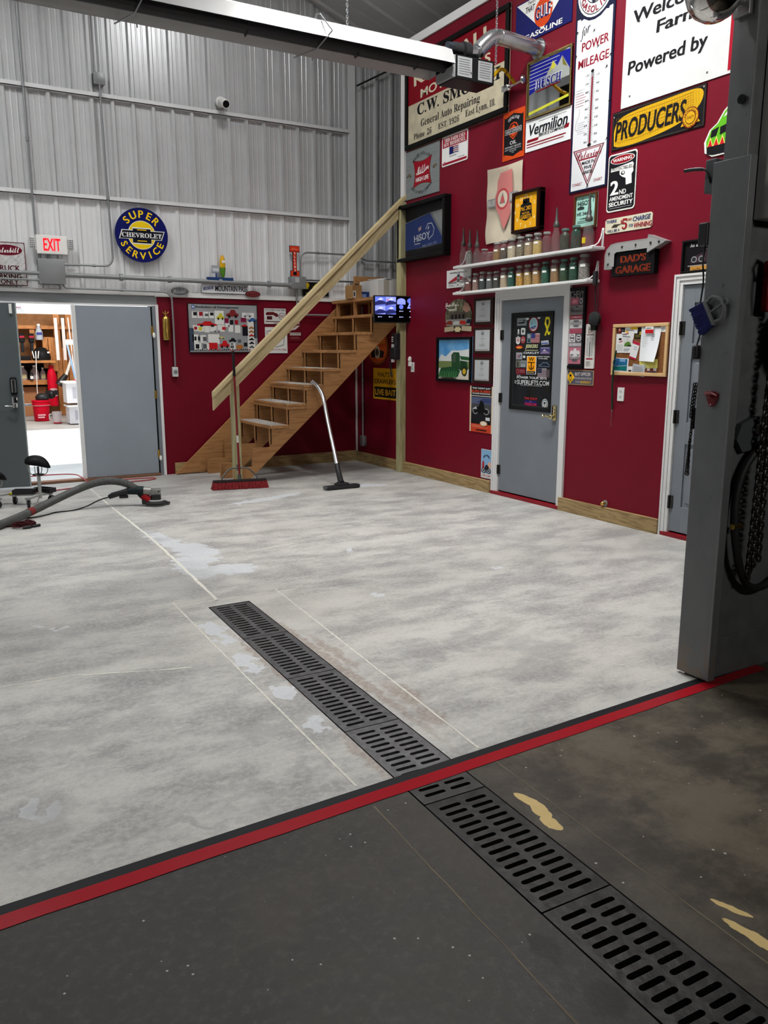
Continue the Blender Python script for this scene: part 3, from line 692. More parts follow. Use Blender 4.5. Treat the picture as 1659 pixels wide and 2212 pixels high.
b = MB(); b.box(0, -.046, .03, .915, 0, 2.078, mat('dark_grey_door_paint', (.105, .122, .13), .28, var=.1, scale=2), .003); d4 = st(b.obj('door_4')); d4.matrix_world = hinge
b = MB(); b.box(.912, -.044, .03, .922, -.002, 2.078, K(150, 158, 156), .002); b.obj('lit_edge_strip', d4)  # pale strip paints the daylight on the leaf's free edge
b = MB(); b.box(.855, -.066, 1.96, .885, -.046, 2.065, WHITE, .004); b.obj('alarm_contact', d4)
b = MB()
b.box(.80, -.075, 1.075, .87, -.046, 1.27, K(30, 30, 30, r=.3), .012); b.box(.815, -.09, 1.10, .862, -.07, 1.25, CHROME, .012)
b.obj('keypad_lock', d4)
b = MB(); b.box(.805, -.078, .93, .865, -.046, 1.06, CHROME, .012); b.cyl((.835, -.07, .955), (.835, -.105, .955), .016, CHROME); b.tube([(.835, -.105, .955), (.80, -.108, .955), (.735, -.10, .955)], [.012, .011, .009], CHROME)
b.obj('lever_handle', d4)
b = MB(); b.cyl((.85, 0, .955), (.85, .06, .955), .016, CHROME); b.tube([(.85, .06, .955), (.90, .062, .955), (.985, .055, .955)], [.012, .012, .012], CHROME); b.ball((.90, .02, 1.10), .024, CHROME, 10); b.obj('lever_handle', d4)

# ------------------------------------------------------------------ outside apron and the shed across it
APR = mat('sunlit_apron', (.62, .61, .58), .85, var=.12, scale=2)
b = MB(); n = 12
for i in range(n+1):
    y = 10.40+(15.2-10.4)*i/n; z = .0+.17*(i/n)**1.5
    b.v += [(-14, y, z), (8, y, z)]
k = b.mi(APR)
for i in range(n): b.f.append([2*i, 2*i+1, 2*i+3, 2*i+2]); b.m.append(k); b.sm.append(False)
b.add([(-8, 15.2, .171), (2, 15.2, .171), (2, 19.1, .20), (-8, 19.1, .20)], [(0, 1, 2, 3)], mat('shed_slab', (.42, .41, .39), .9, var=.2, scale=3))
b.box(-14, 10.9, .002, 8, 10.915, .006, K(90, 88, 84))
st(b.obj('ground'))
SIDE = mat('white_siding', (.80, .80, .78), .6)
b = MB()
b.box(-9, 15.1, 2.16, 4, 15.25, 3.6, SIDE); b.box(-9, 15.1, 0, -6.2, 15.25, 2.2, SIDE); b.box(.2, 15.1, 0, 4, 15.25, 2.2, SIDE)
for x in (-4.12, -3.86): b.box(x, 15.08, 2.25, x+.09, 15.1, 2.265, K(150, 110, 130))
st(b.obj('wall_shed_front'))
STUD = woodmat('shed_wood', (.52, .215, .055), (.36, .13, .03), (1, 6, 6), 2); STUDZ = woodmat('shed_wood_upright', (.54, .225, .06), (.38, .14, .035), (6, 6, 1), 2)
OSB = mat('shed_board', (.36, .18, .075), .8, var=.25, scale=9)
b = MB(); b.box(-8, 19.0, .2, 2, 19.08, 3.4, OSB); b.box(-8, 15.2, 3.4, 2, 19.1, 3.5, OSB); b.box(-8.1, 15.2, .17, -8, 19.1, 3.5, OSB); b.box(2, 15.2, .17, 2.1, 19.1, 3.5, OSB)
st(b.obj('wall_shed_back'))
# added fill lamp inside the shed, brightening its shelves
lamp('shed_fill_light', 'AREA', (-3.2, 15.6, 3.1), 130, 3.0, (0, .55, -.8), (1, .97, .92), .6)
# ------------------------------------------------------------------ signs on the red wall
INK = K(22, 22, 26)
s = sign('r', 'wall_sign', 'very large old wooden repair shop sign, red above cream, in a black frame', 'sign', 9.005, 7.04, 3.92, 4.92, .014)
s.plate(mat('aged_cream_board', srgb(206, 196, 168), .6, var=.22, scale=7)).frame(K(16, 15, 14), .055, .034)
RB = K(128, 12, 28)
s.R(.028, .49, .972, .945, RB)
s.T('KENDALL', .475, .795, .155, CREAM, w=.77, rot=.055, style='bb').T('MOTOR OILS', .505, .58, .095, CREAM, w=.68, rot=.02, style='bb')
s.T('C.W. SMOOTH', .53, .405, .125, INK, w=.80, style='sb').T('General Auto Repairing', .464, .235, .105, INK, w=.585, style='s')
s.T('Phone  26', .19, .125, .07, INK, w=.195, style='s').T('EST. 1926', .463, .13, .065, INK, w=.21, style='s').T('East Lynn, Ill.', .76, .135, .085, INK, w=.267, style='s')
s.done()
s = sign('r', 'wall_sign', 'blue and white enamel gasoline sign with an orange disc, high beside the big framed sign', 'sign', 6.96, 6.16, 4.48, 4.855, .006)
s.plate(NAVY).P([(.02, .97), (.98, .97), (.5, .13)], WHITE).E(.51, .54, .163, .34, K(206, 70, 24), 2)
s.T('GULF', .52, .56, .30, WHITE, w=.29, lv=3, style='bbb').T('GULF', .505, .545, .30, NAVY, w=.27, lv=4, style='bb')
s.T("There's", .29, .91, .08, INK, w=.14, shear=.2).T('THAT', .265, .76, .14, INK, w=.17, shear=.2, style='bb').T('GASOLINE', .51, .115, .12, WHITE, w=.68, shear=.1, lv=3, style='bb')
s.done()
# long enamel thermometer
s = sign('r', 'thermometer_sign', 'very tall white enamel gasoline thermometer with navy border and red lettering', 'thermometer', 6.10, 5.62, 2.99, 4.92, .008)
s.plate(K(22, 26, 52)).R(.05, .008, .95, .757, K(214, 216, 218))
s.P([(.05, .757), (.12, .762), (.15, .748), (.22, .752), (.35, .735), (.5, .730), (.65, .735), (.78, .752), (.85, .748), (.88, .762), (.95, .757), (.95, .78), (.05, .78)], K(22, 26, 52), 1.2)
s.E(.5, .857, .46, .114, K(214, 216, 218), 2).E(.5, .857, .42, .104, K(20, 22, 30), 3).E(.5, .857, .405, .1005, K(214, 216, 218), 4).E(.5, .86, .25, .062, K(20, 22, 30), 5).E(.5, .86, .235, .058, K(214, 216, 218), 6)
s.P([(.40, .812), (.66, .824), (.62, .812), (.46, .80)], K(40, 40, 60), 7)
DR = K(132, 20, 36)
s.Arc('GASOLINE', .5, .857, .158, .052, 205, 335, DR, 7, 'bb', inside=True)
s.T('for', .27, .695, .05, INK, w=.26, style='i', shear=.3, rot=.3).T('POWER', .54, .632, .038, DR, w=.69, shear=.04, style='bb').T('MILEAGE', .51, .562, .038, DR, w=.79, shear=.04, style='bb')
s.R(.475, .202, .535, .515, K(150, 150, 154), 1).R(.490, .205, .52, .49, K(140, 20, 40), 2).E(.505, .515, .04, .007, INK, 2).E(.5, .198, .05, .008, INK, 2)
for k in range(40):
    v = .212+k*.0075; L_ = .05 if k % 4 == 0 else .03
    s.R(.475-L_, v, .475, v+.0012, INK, 2).R(.535, v, .535+L_, v+.0012, INK, 2)
for k in range(9): s.T(str(abs(-40+k*20)), .38, .214+k*.036, .009, INK, w=.08).T(str(abs(-50+k*20)), .65, .204+k*.036, .009, INK, w=.08)
s.rows(.08, .375, .36, .455, 7, K(176, 110, 120), .26).rows(.16, .255, .38, .31, 6, K(110, 110, 116), .2)
s.Ln([(.2, .37), (.2, .34), (.12, .31), (.1, .285), (.16, .275)], .004, K(120, 30, 44))
s.P([(.07, .188), (.90, .190), (.50, .014)], DR).P([(.12, .1825), (.85, .1845), (.50, .027)], K(214, 216, 218), 2).P([(.145, .180), (.825, .182), (.50, .033)], DR, 3).P([(.18, .1765), (.79, .1785), (.50, .042)], K(214, 216, 218), 4)
s.T('Polarine', .51, .160, .032, DR, w=.66, lv=6, style='c').R(.25, .137, .73, .143, DR, 5)
s.T('MADE IN', .50, .123, .015, INK, w=.33, lv=6, style='bb').T('FIVE', .50, .101, .015, INK, w=.2, lv=6, style='bb').T('GRADES', .50, .080, .014, INK, w=.25, lv=6, style='bb')
s.T('CONSULT', .22, .034, .013, DR, w=.26).T('CHART', .77, .036, .013, DR, w=.22)
for u, v in ((.62, .607), (.86, .507), (.5, .68), (.06, .70), (.97, .36), (.03, .44), (.94, .55), (.05, .6), (.95, .2), (.5, .012)): s.P([(u-.03, v-.004), (u+.04, v+.005), (u+.01, v+.009)], K(18, 16, 16), 8)
s.done()
s = sign('r', 'wall_sign', 'huge white farm welcome sign with black italic lettering at top right', 'sign', 5.50, 3.9, 3.585, 4.72, .006)
s.plate(mat('white_enamel_board', (.66, .67, .66), .42, var=.06, scale=5))
s.T('Welcome', .30, .602, .088, INK, w=.49, style='bb', shear=.08).T('Farmers', .43, .472, .082, INK, w=.42, style='bb', shear=.08).T('Powered by', .29, .250, .118, INK, w=.50, style='bb', shear=.08)
s.P([(.665, .018), (.665, .36), (.69, .44), (1, .44), (1, .018)], K(160, 16, 38))
for u, v in ((.06, .07), (.1, .56), (.55, .05)): s.E(u, v, .006, .008, K(90, 90, 90), 1)
s.done()
s = sign('r', 'mirror_sign', 'gold framed bar mirror with a blue mountain scene beside the thermometer', 'mirror', 6.745, 6.12, 3.77, 4.285, .012)
MIR = mat('mirror_glass', (.62, .64, .64), .04, 1)
s.plate(MIR).frame(mat('gold_frame', (.60, .46, .16), .25, 1), .016, .026)
s.P([(.05, .94), (.95, .94), (.95, .55), (.80, .80), (.70, .70), (.62, .78), (.52, .62), (.30, .50), (.05, .42)], K(20, 26, 130))
for k in range(7): s.R(.05, .52+k*.062, .36+k*.06, .525+k*.062+.006, SILVER, 2)
s.P([(.40, .60), (.58, .86), (.68, .74), (.78, .88), (.95, .62), (.95, .5), (.4, .5)], K(150, 154, 150), 2).P([(.5, .66), (.58, .86), (.64, .76), (.6, .7), (.57, .74)], K(190, 184, 60), 3).P([(.78, .88), (.9, .66), (.80, .72)], K(110, 104, 40), 3)
s.T('BUSCH', .49, .55, .165, K(210, 212, 214), w=.60, lv=4, style='sbbb', shear=.1).T('BUSCH', .495, .547, .155, K(24, 28, 110), w=.57, lv=5, style='sb', shear=.1).P([(.22, .445), (.74, .465), (.74, .45), (.22, .425)], K(110, 14, 24), 5)
s.P([(.05, .12), (.95, .2), (.95, .155), (.05, .07)], K(190, 190, 60), 2)
s.done()
s = sign('r', 'wall_sign', 'white service company sign with bold black slanted lettering and dark red stripes', 'sign', 6.76, 6.115, 3.475, 3.765, .004)
s.plate(K(226, 228, 228)).T('Vermilion', .50, .66, .36, INK, w=.87, style='bb', shear=.22).T('SERVICE COMPANY', .593, .425, .095, INK, w=.57, style='bb', shear=.15)
D2 = K(126, 14, 28); s.P([(.03, .29), (.29, .29), (.31, .38), (.05, .38)], D2).P([(.86, .38), (.95, .38), (.97, .5), (.88, .5)], D2).R(.03, .205, .9, .245, D2).R(.03, .125, .86, .155, D2).R(.3, .86, .9, .872, INK)
s.done()
s = sign('r', 'wall_sign', 'tall orange and black motor oil sign with a bar-and-shield emblem', 'sign', 7.12, 6.78, 3.455, 3.915, .005)
s.plate(K(206, 74, 26)).P([(.06, .1), (.12, .13), (.5, .06), (.88, .13), (.94, .1), (.94, .9), (.88, .87), (.5, .94), (.12, .87), (.06, .9)], INK)
s.Arc('GENUINE', .5, .5, .165, .030, 118, 62, K(206, 206, 206)).P([(.28, .65), (.36, .73), (.5, .76), (.64, .73), (.72, .65), (.68, .5), (.5, .40), (.32, .5)], K(206, 74, 26), 2).P([(.32, .65), (.38, .71), (.5, .735), (.62, .71), (.68, .65), (.64, .51), (.5, .43), (.36, .51)], INK, 3).P([(.36, .64), (.5, .71), (.64, .64), (.62, .52), (.5, .45), (.38, .52)], K(206, 74, 26), 4)
s.R(.12, .53, .88, .635, K(200, 200, 200), 5).R(.135, .54, .865, .625, INK, 6).T('HARLEY-DAVIDSON', .5, .582, .06, K(200, 200, 200), w=.68, lv=7)
s.T('OIL', .5, .345, .075, K(206, 206, 206), w=.3, lv=3).T('REFINERY SEALED', .5, .262, .035, K(190, 190, 190), w=.74, lv=3).T('HARLEY-DAVIDSON MOTOR CO.', .5, .213, .026, K(190, 190, 190), w=.76, lv=3).T('MILWAUKEE', .5, .175, .02, K(190, 190, 190), w=.3, lv=3).T('USA', .5, .143, .02, K(190, 190, 190), w=.1, lv=3)
s.done()
s = sign('r', 'wall_sign', 'small white and red biodiesel farm sign with a wavy flag emblem', 'sign', 8.235, 7.735, 3.60, 3.915, .004)
B_ = K(150, 18, 42); s.plate(K(228, 228, 226), .02).R(.03, .62, .97, .955, B_).R(.03, .045, .97, .12, B_)
s.T('THIS FARM USES', .5, .865, .13, WHITE, w=.80, style='s').T('SOY BIODIESEL', .5, .715, .13, WHITE, w=.84, style='s')
s.R(.3, .33, .66, .60, K(228, 228, 226)).P([(.3, .34), (.46, .36), (.46, .6), (.3, .6)], K(24, 30, 90), 2)
for k in range(4): s.P([(.44, .35+k*.065), (.54, .37+k*.065), (.66, .35+k*.065), (.66, .38+k*.065), (.54, .40+k*.065), (.44, .38+k*.065)], B_ if k % 2 else K(24, 30, 90), 3)
s.rows(.3, .26, .66, .31, 1, K(120, 120, 130)).rows(.64, .15, .9, .2, 1, K(140, 140, 146)).P([(.06, .06), (.16, .10), (.14, .16), (.08, .14)], K(180, 90, 100), 3)
s.done()
s = sign('r', 'wall_sign', 'grey plank-look beer sign with a red cushion emblem and two fish', 'sign', 9.01, 8.28, 3.355, 3.905, .008)
s.plate(mat('grey_plank_print', srgb(128, 134, 134), .55, var=.12, scale=6, stretch=(1, 8, 1)))
for v in (.2, .4, .62, .82): s.R(0, v, 1, v+.004, K(96, 102, 104))
q = []
for k in range(40):
    e_, t_ = divmod(k, 10); t_ = t_/10; cs = ((-1, -1), (1, -1), (1, 1), (-1, 1)); (xa_, ya_), (xb_, yb2_) = cs[e_], cs[(e_+1) % 4]; f_ = 1-.20*math.sin(PI*t_); q.append((.507+.285*(xa_+(xb_-xa_)*t_)*(f_ if xa_ == xb_ else 1-.03*math.sin(PI*t_)), .495+.29*(ya_+(yb2_-ya_)*t_)*(f_ if ya_ == yb2_ else 1-.03*math.sin(PI*t_))))
s.P(q, K(92, 66, 52), 1).P([(.48+(x-.48)*.94, .49+(y-.49)*.94) for x, y in q], K(150, 18, 36), 2)
s.T('Miller', .51, .56, .15, WHITE, w=.38, lv=3, style='c', rot=.12).T('HIGH LIFE', .51, .36, .085, WHITE, w=.38, lv=3, style='bbb').Ln([(.36, .47), (.55, .48), (.68, .56)], .010, WHITE, 3)
s.Arc('MILLER HIGH LIFE', .48, .36, .285, .034, 128, 52, K(50, 54, 58)).Arc('BAIT & TACKLE COMPANY', .48, .70, .335, .032, 232, 308, K(50, 54, 58), inside=True)
for fx, fy, d in ((.1, .49, 1), (.88, .52, -1)): s.P([(fx-.07, fy-.03), (fx-.04, fy+.03), (fx+.02, fy+.05), (fx+.06, fy+.01), (fx+.08*d*.9, fy-.06), (fx+.02, fy-.01)], K(74, 66, 50), 2).P([(fx-.03, fy), (fx+.01, fy+.035), (fx+.04, fy)], K(150, 132, 100), 3)
s.done()
# cloth seed sack
root = empty('cloth_sack', 'long cream cloth seed sack pinned up, printed with a faded red state outline', 'sack', mw=red_at(7.07, 3.045, .004))
b = MB(); SACK = mat('sack_cloth', srgb(206, 194, 172), .9, var=.12, scale=5, bump=.1); n, mrow = 12, 22
wf = lambda u, v: (-.285+.57*u+.014*math.sin(v*9)*(u-.5), -.375+.75*v-.012*math.sin(u*PI)*(1 if v > .5 else -.3), .010+.008*math.sin(u*9+v*4)*(1-v)+.006*math.sin(v*13+u*3))
for j in range(mrow+1):
    for i in range(n+1): b.v.append(wf(i/n, j/mrow))
k = b.mi(SACK)
for j in range(mrow):
    for i in range(n): b.f.append([j*(n+1)+i, j*(n+1)+i+1, (j+1)*(n+1)+i+1, (j+1)*(n+1)+i]); b.m.append(k); b.sm.append(True)
b.obj('cloth', root)
s = Sign(root, .57, .75, .024); PR = K(196, 120, 116, r=.9)
s.P([(.42, .90), (.75, .92), (.78, .66), (.72, .48), (.74, .36), (.62, .22), (.56, .16), (.50, .2), (.42, .34), (.30, .46), (.26, .58), (.34, .70), (.34, .80)], PR)
ring = lambda u, v, a, m, lv: s.E(u, v, a/.57, a/.75, m, lv)
ring(.5, .56, .105, K(178, 70, 74, r=.9), 2); ring(.5, .56, .082, K(206, 192, 172, r=.9), 3)
s.P([(.42, .50), (.5, .65), (.58, .50)], K(120, 116, 120, r=.9), 4).E(.5, .55, .05, .05, K(184, 90, 90, r=.9), 5)
s.R(.06, .48, .30, .59, K(140, 140, 142, r=.9), 3).R(.69, .50, .94, .62, K(140, 140, 142, r=.9), 3).T('BLUE', .18, .535, .07, K(206, 200, 186, r=.9), w=.2, lv=4).T('SEAL', .82, .56, .07, K(206, 200, 186, r=.9), w=.2, lv=4).T('60 LBS. NET', .5, .945, .022, K(200, 140, 134, r=.9), w=.3)
s.done()
# shadow box with a folded blue bag
s = sign('r', 'shadow_box', 'deep black shadow box frame holding a blue seed bag, beside the stair post', 'picture frame', 9.085, 8.04, 2.625, 3.29, .012)
BF = K(15, 15, 16, r=.35)
s.plate(K(24, 24, 26)).frame(BF, .045, .095)
s.P([(.06, .21), (.075, .70), (.60, .785), (.945, .79), (.945, .23), (.5, .21)], K(150, 154, 154)).P([(.06, .205), (.07, .69), (.60, .78), (.90, .26), (.90, .23)], K(40, 60, 118), 2).P([(.60, .78), (.64, .785), (.925, .27), (.90, .245)], K(120, 126, 130), 3)
s.P([(.36, .56), (.42, .59), (.42, .53), (.37, .5)], K(190, 150, 140), 3).T('HiSOY', .44, .40, .12, K(205, 210, 214), w=.34, lv=4, style='bb', rot=.06)
s.Ln([(.52, .52), (.56, .6), (.64, .6), (.69, .5), (.67, .4), (.58, .33)], .010, K(205, 210, 214), 4).P([(.55, .5), (.58, .57), (.59, .52)], K(205, 210, 214), 4).R(.28, .285, .40, .30, K(205, 210, 214), 4).T('PRIDE. LOCAL. HELP.', .60, .25, .03, K(160, 170, 190), w=.3, lv=4, rot=.06)
s.p('glass').box(-.48, -.29, .075, .48, .29, .078, mat('frame_glass', (.02, .02, .022), .03, alpha=.10))
s.done()
# wall clock
s = sign('r', 'wall_clock', 'square yellow advertising clock in a deep dark brown case', 'clock', 6.85, 6.44, 2.715, 3.105, .065)
CASE = K(34, 16, 12, r=.35); s.plate(CASE, t=.06, part='case').frame(CASE, .03, .085)
s.p('dial').box(-.178, -.168, .058, .178, .168, .064, K(226, 164, 26))
for k in range(1, 13):
    a = math.radians(90-30*k); s.T(str(k), .5+.36*math.cos(a)*(1.12 if k % 3 == 0 and k != 12 and k != 6 else 1), .5+.36*math.sin(a), .085, K(244, 226, 170), style='bb', lv=2, part='numerals')
s.P([(.27, .34), (.30, .66), (.38, .70), (.40, .745), (.60, .745), (.62, .70), (.70, .66), (.73, .34), (.5, .27)], INK, 1, 'dial_print').R(.38, .70, .62, .80, INK, 1, 'dial_print')
s.T('McCORD', .5, .57, .10, K(226, 164, 26), w=.38, style='bb').T('MOTOR', .5, .455, .05, K(226, 164, 26), w=.26).T('GASKETS', .5, .365, .10, K(226, 164, 26), w=.38, style='bb')
s.Ln([(.5, .5), (.505, .86)], .006, BLACK, 4, 'minute_hand').Ln([(.5, .5), (.47, .66)], .009, BLACK, 4.4, 'hour_hand')
s.done()
s = sign('r', 'framed_picture', 'small wood framed pale green seed card behind the bottles on the top shelf', 'picture', 6.012, 5.722, 2.655, 2.96, .006)
s.plate(K(166, 214, 200)).frame(K(92, 56, 34), .018, .024)
s.T('HiSOY', .42, .74, .13, INK, w=.58, style='bb').T('HS 34A42', .45, .44, .10, INK, w=.66).R(.12, .56, .42, .63, K(50, 60, 60)).P([(.12, .63), (.27, .67), (.42, .63)], K(50, 60, 60)).T('SOYBEAN SEED', .5, .30, .045, INK, w=.5).rows(.14, .16, .8, .25, 2, K(80, 110, 104)).Ln([(.66, .86), (.76, .9), (.84, .84), (.8, .74)], .006, INK).P([(.3, .86), (.38, .9), (.36, .82)], K(110, 140, 130))
s.done()
s = sign('r', 'wall_sign', 'black seed company sign with a big yellow corn cob and bold black lettering', 'sign', 5.587, 4.614, 3.262, 3.57, .006)
COB = K(204, 160, 26); KER = K(150, 104, 18)
s.plate(INK).Ln([(.012, .04), (.988, .04), (.988, .96), (.012, .96), (.012, .04)], .003, K(96, 78, 60))
cob = [(.03, .12), (.10, .06), (.3, .05), (.6, .14), (.8, .28), (.93, .50), (.975, .74), (.95, .90), (.85, .95), (.6, .93), (.3, .90), (.1, .80), (.03, .55)]
cob = [(p.x, p.y) for p in smoothpts([(*q, 0) for q in cob+cob[:1]], 4)][:-1]; s.P(cob, COB)
for k in range(1, 9): s.Ln([(.04+.01*abs(k-4), .10+k*.085), (.3, .09+k*.092), (.62, .18+k*.083), (.88, .42+k*.058)], .0022, KER, 2)
for k in range(34): u = .05+k*.0265; s.Ln([(u, .12+max(0, u-.4)*.62), (u+.012, .5+max(0, u-.5)*.3), (u, .84+.1*min(1, u*3)-.02)], .002, KER, 2)
s.T('PRODUCERS', .43, .50, .50, INK, w=.76, style='bb', shear=.12, lv=4, rot=.02)
s.P([(.77, .12), (.96, .14), (.86, .56)], COB, 5).E(.865, .29, .082, .255, K(120, 40, 24), 6).E(.865, .29, .074, .23, COB, 7).E(.865, .29, .052, .165, K(120, 40, 24), 8).E(.865, .29, .046, .145, COB, 9).T('QUALITY', .865, .29, .08, K(120, 40, 24), w=.07, lv=10)
s.Arc('PRODUCERS', .865, .29, .054, .018, 165, 15, K(120, 40, 24), 9).Arc('SEED COMPANY', .865, .29, .069, .016, 200, 340, K(120, 40, 24), 9, inside=True)
for u, v in ((.02, .88), (.975, .93)): s.E(u, v, .006, .02, SILVER, 3)
s.done()
s = sign('r', 'wall_sign', 'black warning sign with a white pistol and rounded white border', 'sign', 5.612, 5.282, 2.755, 3.232, .004)
s.plate(K(222, 222, 216), .03).p('panel'); q = MB()
s.P([(.03, .06), (.08, .025), (.92, .025), (.97, .06), (.97, .94), (.92, .975), (.08, .975), (.03, .94)], INK)
s.E(.5, .885, .42, .078, WHITE, 2).E(.5, .885, .395, .069, K(140, 20, 32), 3).T('WARNING', .5, .885, .058, WHITE, w=.66, lv=4, style='bb')
s.P([(.1, .70), (.12, .765), (.2, .755), (.86, .80), (.9, .76), (.88, .70)], WHITE, 2).T('PROTECTED BY', .5, .735, .05, INK, w=.72, lv=3)
s.P([(.42, .70), (.88, .72), (.90, .64), (.84, .60), (.86, .44), (.66, .43), (.64, .55), (.52, .58), (.42, .63)], WHITE, 2).E(.54, .645, .07, .035, INK, 3).E(.55, .65, .04, .02, WHITE, 4)
s.T('2', .26, .415, .245, WHITE, w=.30, style='bbb').T('ND', .56, .325, .08, WHITE, w=.24, style='bb').T('AMENDMENT', .51, .228, .07, WHITE, w=.82, style='bb').T('SECURITY', .51, .13, .075, WHITE, w=.85, style='bbb').R(.1, .06, .9, .064, WHITE, 2)
s.done()
s = sign('r', 'wall_sign', 'narrow cream whining-charge sign with blue and red comic lettering', 'sign', 5.615, 5.075, 2.575, 2.70, .005)
s.P([(.04, 0), (.96, 0), (1, .12), (1, .88), (.96, 1), (.04, 1), (0, .88), (0, .12)], K(208, 202, 178), -1); s.p('panel').prism([(x*s.w-.5*s.w, y*s.h-.5*s.h) for x, y in ((.04, 0), (.96, 0), (1, .12), (1, .88), (.96, 1), (.04, 1), (0, .88), (0, .12))], 0, .004, K(208, 202, 178))
Bl = K(44, 58, 104); s.T('THERE', .14, .80, .2, Bl, w=.23, style='bb').T('WILL BE A', .19, .16, .17, Bl, w=.28, style='bb').T('CHARGE', .78, .72, .32, Bl, w=.36, style='bb', shear=.15).T('FOR', .57, .33, .2, Bl, w=.09, style='bb').T('WHINING', .81, .28, .34, K(140, 22, 34), w=.37, style='bb', shear=.1).T('5', .43, .5, .72, K(140, 22, 34), w=.11, style='sb').T('$', .36, .66, .3, K(140, 22, 34), w=.04).T('oo', .53, .74, .18, K(140, 22, 34), w=.09, style='s').P([(.14, .4), (.2, .58), (.28, .56), (.36, .52), (.28, .46), (.26, .36)], K(56, 48, 40), 2)
s.done()
# arrow shaped garage sign
s = sign('r', 'arrow_sign', 'grey metal curved arrow sign with bulb holes over a black garage name panel', 'sign', 5.535, 4.86, 2.195, 2.50, .075)
AR = mat('arrow_metal', (.36, .36, .35), .4, .5); q = []
W_, H_ = s.w, s.h
out = [(0, .22), (0, .62), (.03, .78), (.10, .90), (.2, .93), (.72, .93), (.72, 1.03), (1.0, .80), (.72, .55), (.72, .68), (.18, .68), (.14, .62), (.14, .22)]
s.p('arrow').prism([s.xy(*a) for a in out], 0, .072, AR)
s.p('arrow').prism([s.xy(.5+(a[0]-.5)*.94+.01, .62+(a[1]-.62)*.84) for a in out], .071, .0735, K(150, 150, 148))
for u, v in ((.07, .36), (.08, .66), (.3, .80), (.53, .80), (.77, .80), (.9, .80)): x, y = s.xy(u, v); s.p('bulb').ball((x, y, .074), .011, K(70, 70, 70), 8)
x0, yv0 = s.xy(.11, .0); x1, yv1 = s.xy(.82, .66)
s.p('panel').box(x0, yv0, .0, x1, yv1, .055, K(18, 18, 20), .004)
s.t = .056; s.T("DAD'S", .475, .46, .20, K(226, 92, 44), w=.42, style='bb').T('GARAGE', .475, .17, .20, K(226, 92, 44), w=.58, style='bb').T("DAD'S", .475, .46, .20, K(70, 26, 20), w=.42, lv=3, style='n', ref='bb').T('GARAGE', .475, .17, .20, K(70, 26, 20), w=.58, lv=3, style='n', ref='bb')
s.done()
s = sign('r', 'framed_picture', 'black framed dark car poster above the grey six-panel door', 'picture', 4.735, 4.15, 2.17, 2.425, .006)
s.plate(K(20, 18, 20)).frame(BLACK, .018, .022).T('As a matter of fact', .40, .83, .10, K(206, 206, 206), w=.56, style='sb')
s.P([(.12, .3), (.2, .5), (.4, .62), (.8, .62), (.9, .3)], K(58, 40, 50)).E(.2, .4, .05, .1, K(130, 130, 134), 2).E(.32, .4, .05, .1, K(130, 130, 134), 2).E(.2, .4, .03, .06, K(40, 40, 44), 3).E(.32, .4, .03, .06, K(40, 40, 44), 3).R(.1, .2, .6, .23, K(150, 150, 150)).P([(.35, .66), (.6, .74), (.8, .68)], K(150, 140, 140), 2)
s.done()
s = sign('r', 'wooden_plaque', 'small yellow wooden plaque resting on the casing of the six-panel door', 'plaque', 4.645, 4.40, 2.172, 2.20+.02, .016, .0)
s.plate(K(186, 134, 60)).Ln([(.1, .6), (.2, .4), (.3, .65), (.4, .45)], .004, K(90, 60, 26)).R(.3, .3, .8, .36, K(110, 76, 34))
s.done()
s = sign('r', 'cutout_sign', 'green race car cutout sign with jagged red teeth, cut off by the block wall', 'sign', 4.60, 4.06, 3.02, 3.40, .008)
ol = [(.02, .1), (.0, .3), (.08, .52), (.2, .62), (.3, .82), (.46, 1), (.8, 1), (.95, .7), (1, .1), (.6, 0), (.15, .0)]
s.p('panel').prism([s.xy(*a) for a in ol], 0, .008, K(220, 222, 216)); inn = [(.5+(x-.5)*.93, .5+(y-.5)*.93) for x, y in ol]
s.P(inn, K(96, 178, 36)).P([(.06, .06), (.05, .22), (.95, .24), (.95, .06), (.6, .03), (.16, .03)], INK, 2).P([(.12, .5), (.24, .54), (.2, .38), (.1, .36)], INK, 2).P([(.26, .53), (.4, .57), (.38, .42), (.26, .38)], INK, 2).P([(.3, .70), (.44, .92), (.5, .8)], WHITE, 2)
for k in range(6): s.P([(.06+k*.1, .2), (.11+k*.1, .38), (.16+k*.1, .2)], K(232, 226, 120), 3).P([(.072+k*.1, .2), (.11+k*.1, .34), (.148+k*.1, .2)], K(196, 34, 36), 4)
s.done()
s = sign('r', 'wall_sign', 'white parking sign with a truck drawing, left of the bottle shelves', 'sign', 8.09, 7.62, 2.26, 2.455, .014)
s.plate(K(222, 222, 220)).T('Vermilion Service Co.', .5, .84, .10, INK, w=.72).T('Parking', .2, .12, .08, INK, w=.2).T('Pavement', .76, .13, .08, INK, w=.24).E(.48, .13, .03, .05, K(120, 120, 120))
s.P([(.08, .34), (.46, .66), (.46, .40), (.12, .28)], K(168, 44, 60)).P([(.92, .34), (.54, .66), (.54, .40), (.88, .28)], K(168, 44, 60)).P([(.44, .28), (.44, .72), (.48, .78), (.54, .78), (.57, .72), (.57, .28)], K(150, 156, 160), 2).R(.46, .56, .55, .7, K(60, 64, 70), 3).R(.45, .32, .56, .46, K(90, 94, 98), 3).Ln([(.06, .3), (.94, .3)], .004, K(90, 90, 90), 3)
for k in range(5): s.E(.12+k*.07, .27, .026, .05, K(100, 100, 104), 3).E(.62+k*.07, .27, .026, .05, K(100, 100, 104), 3)
s.done()
s = sign('r', 'cutout_sign', 'round garage cutout sign with classic cars and pale lettering above the harvester picture', 'sign', 8.13, 7.575, 1.735, 2.13, .012)
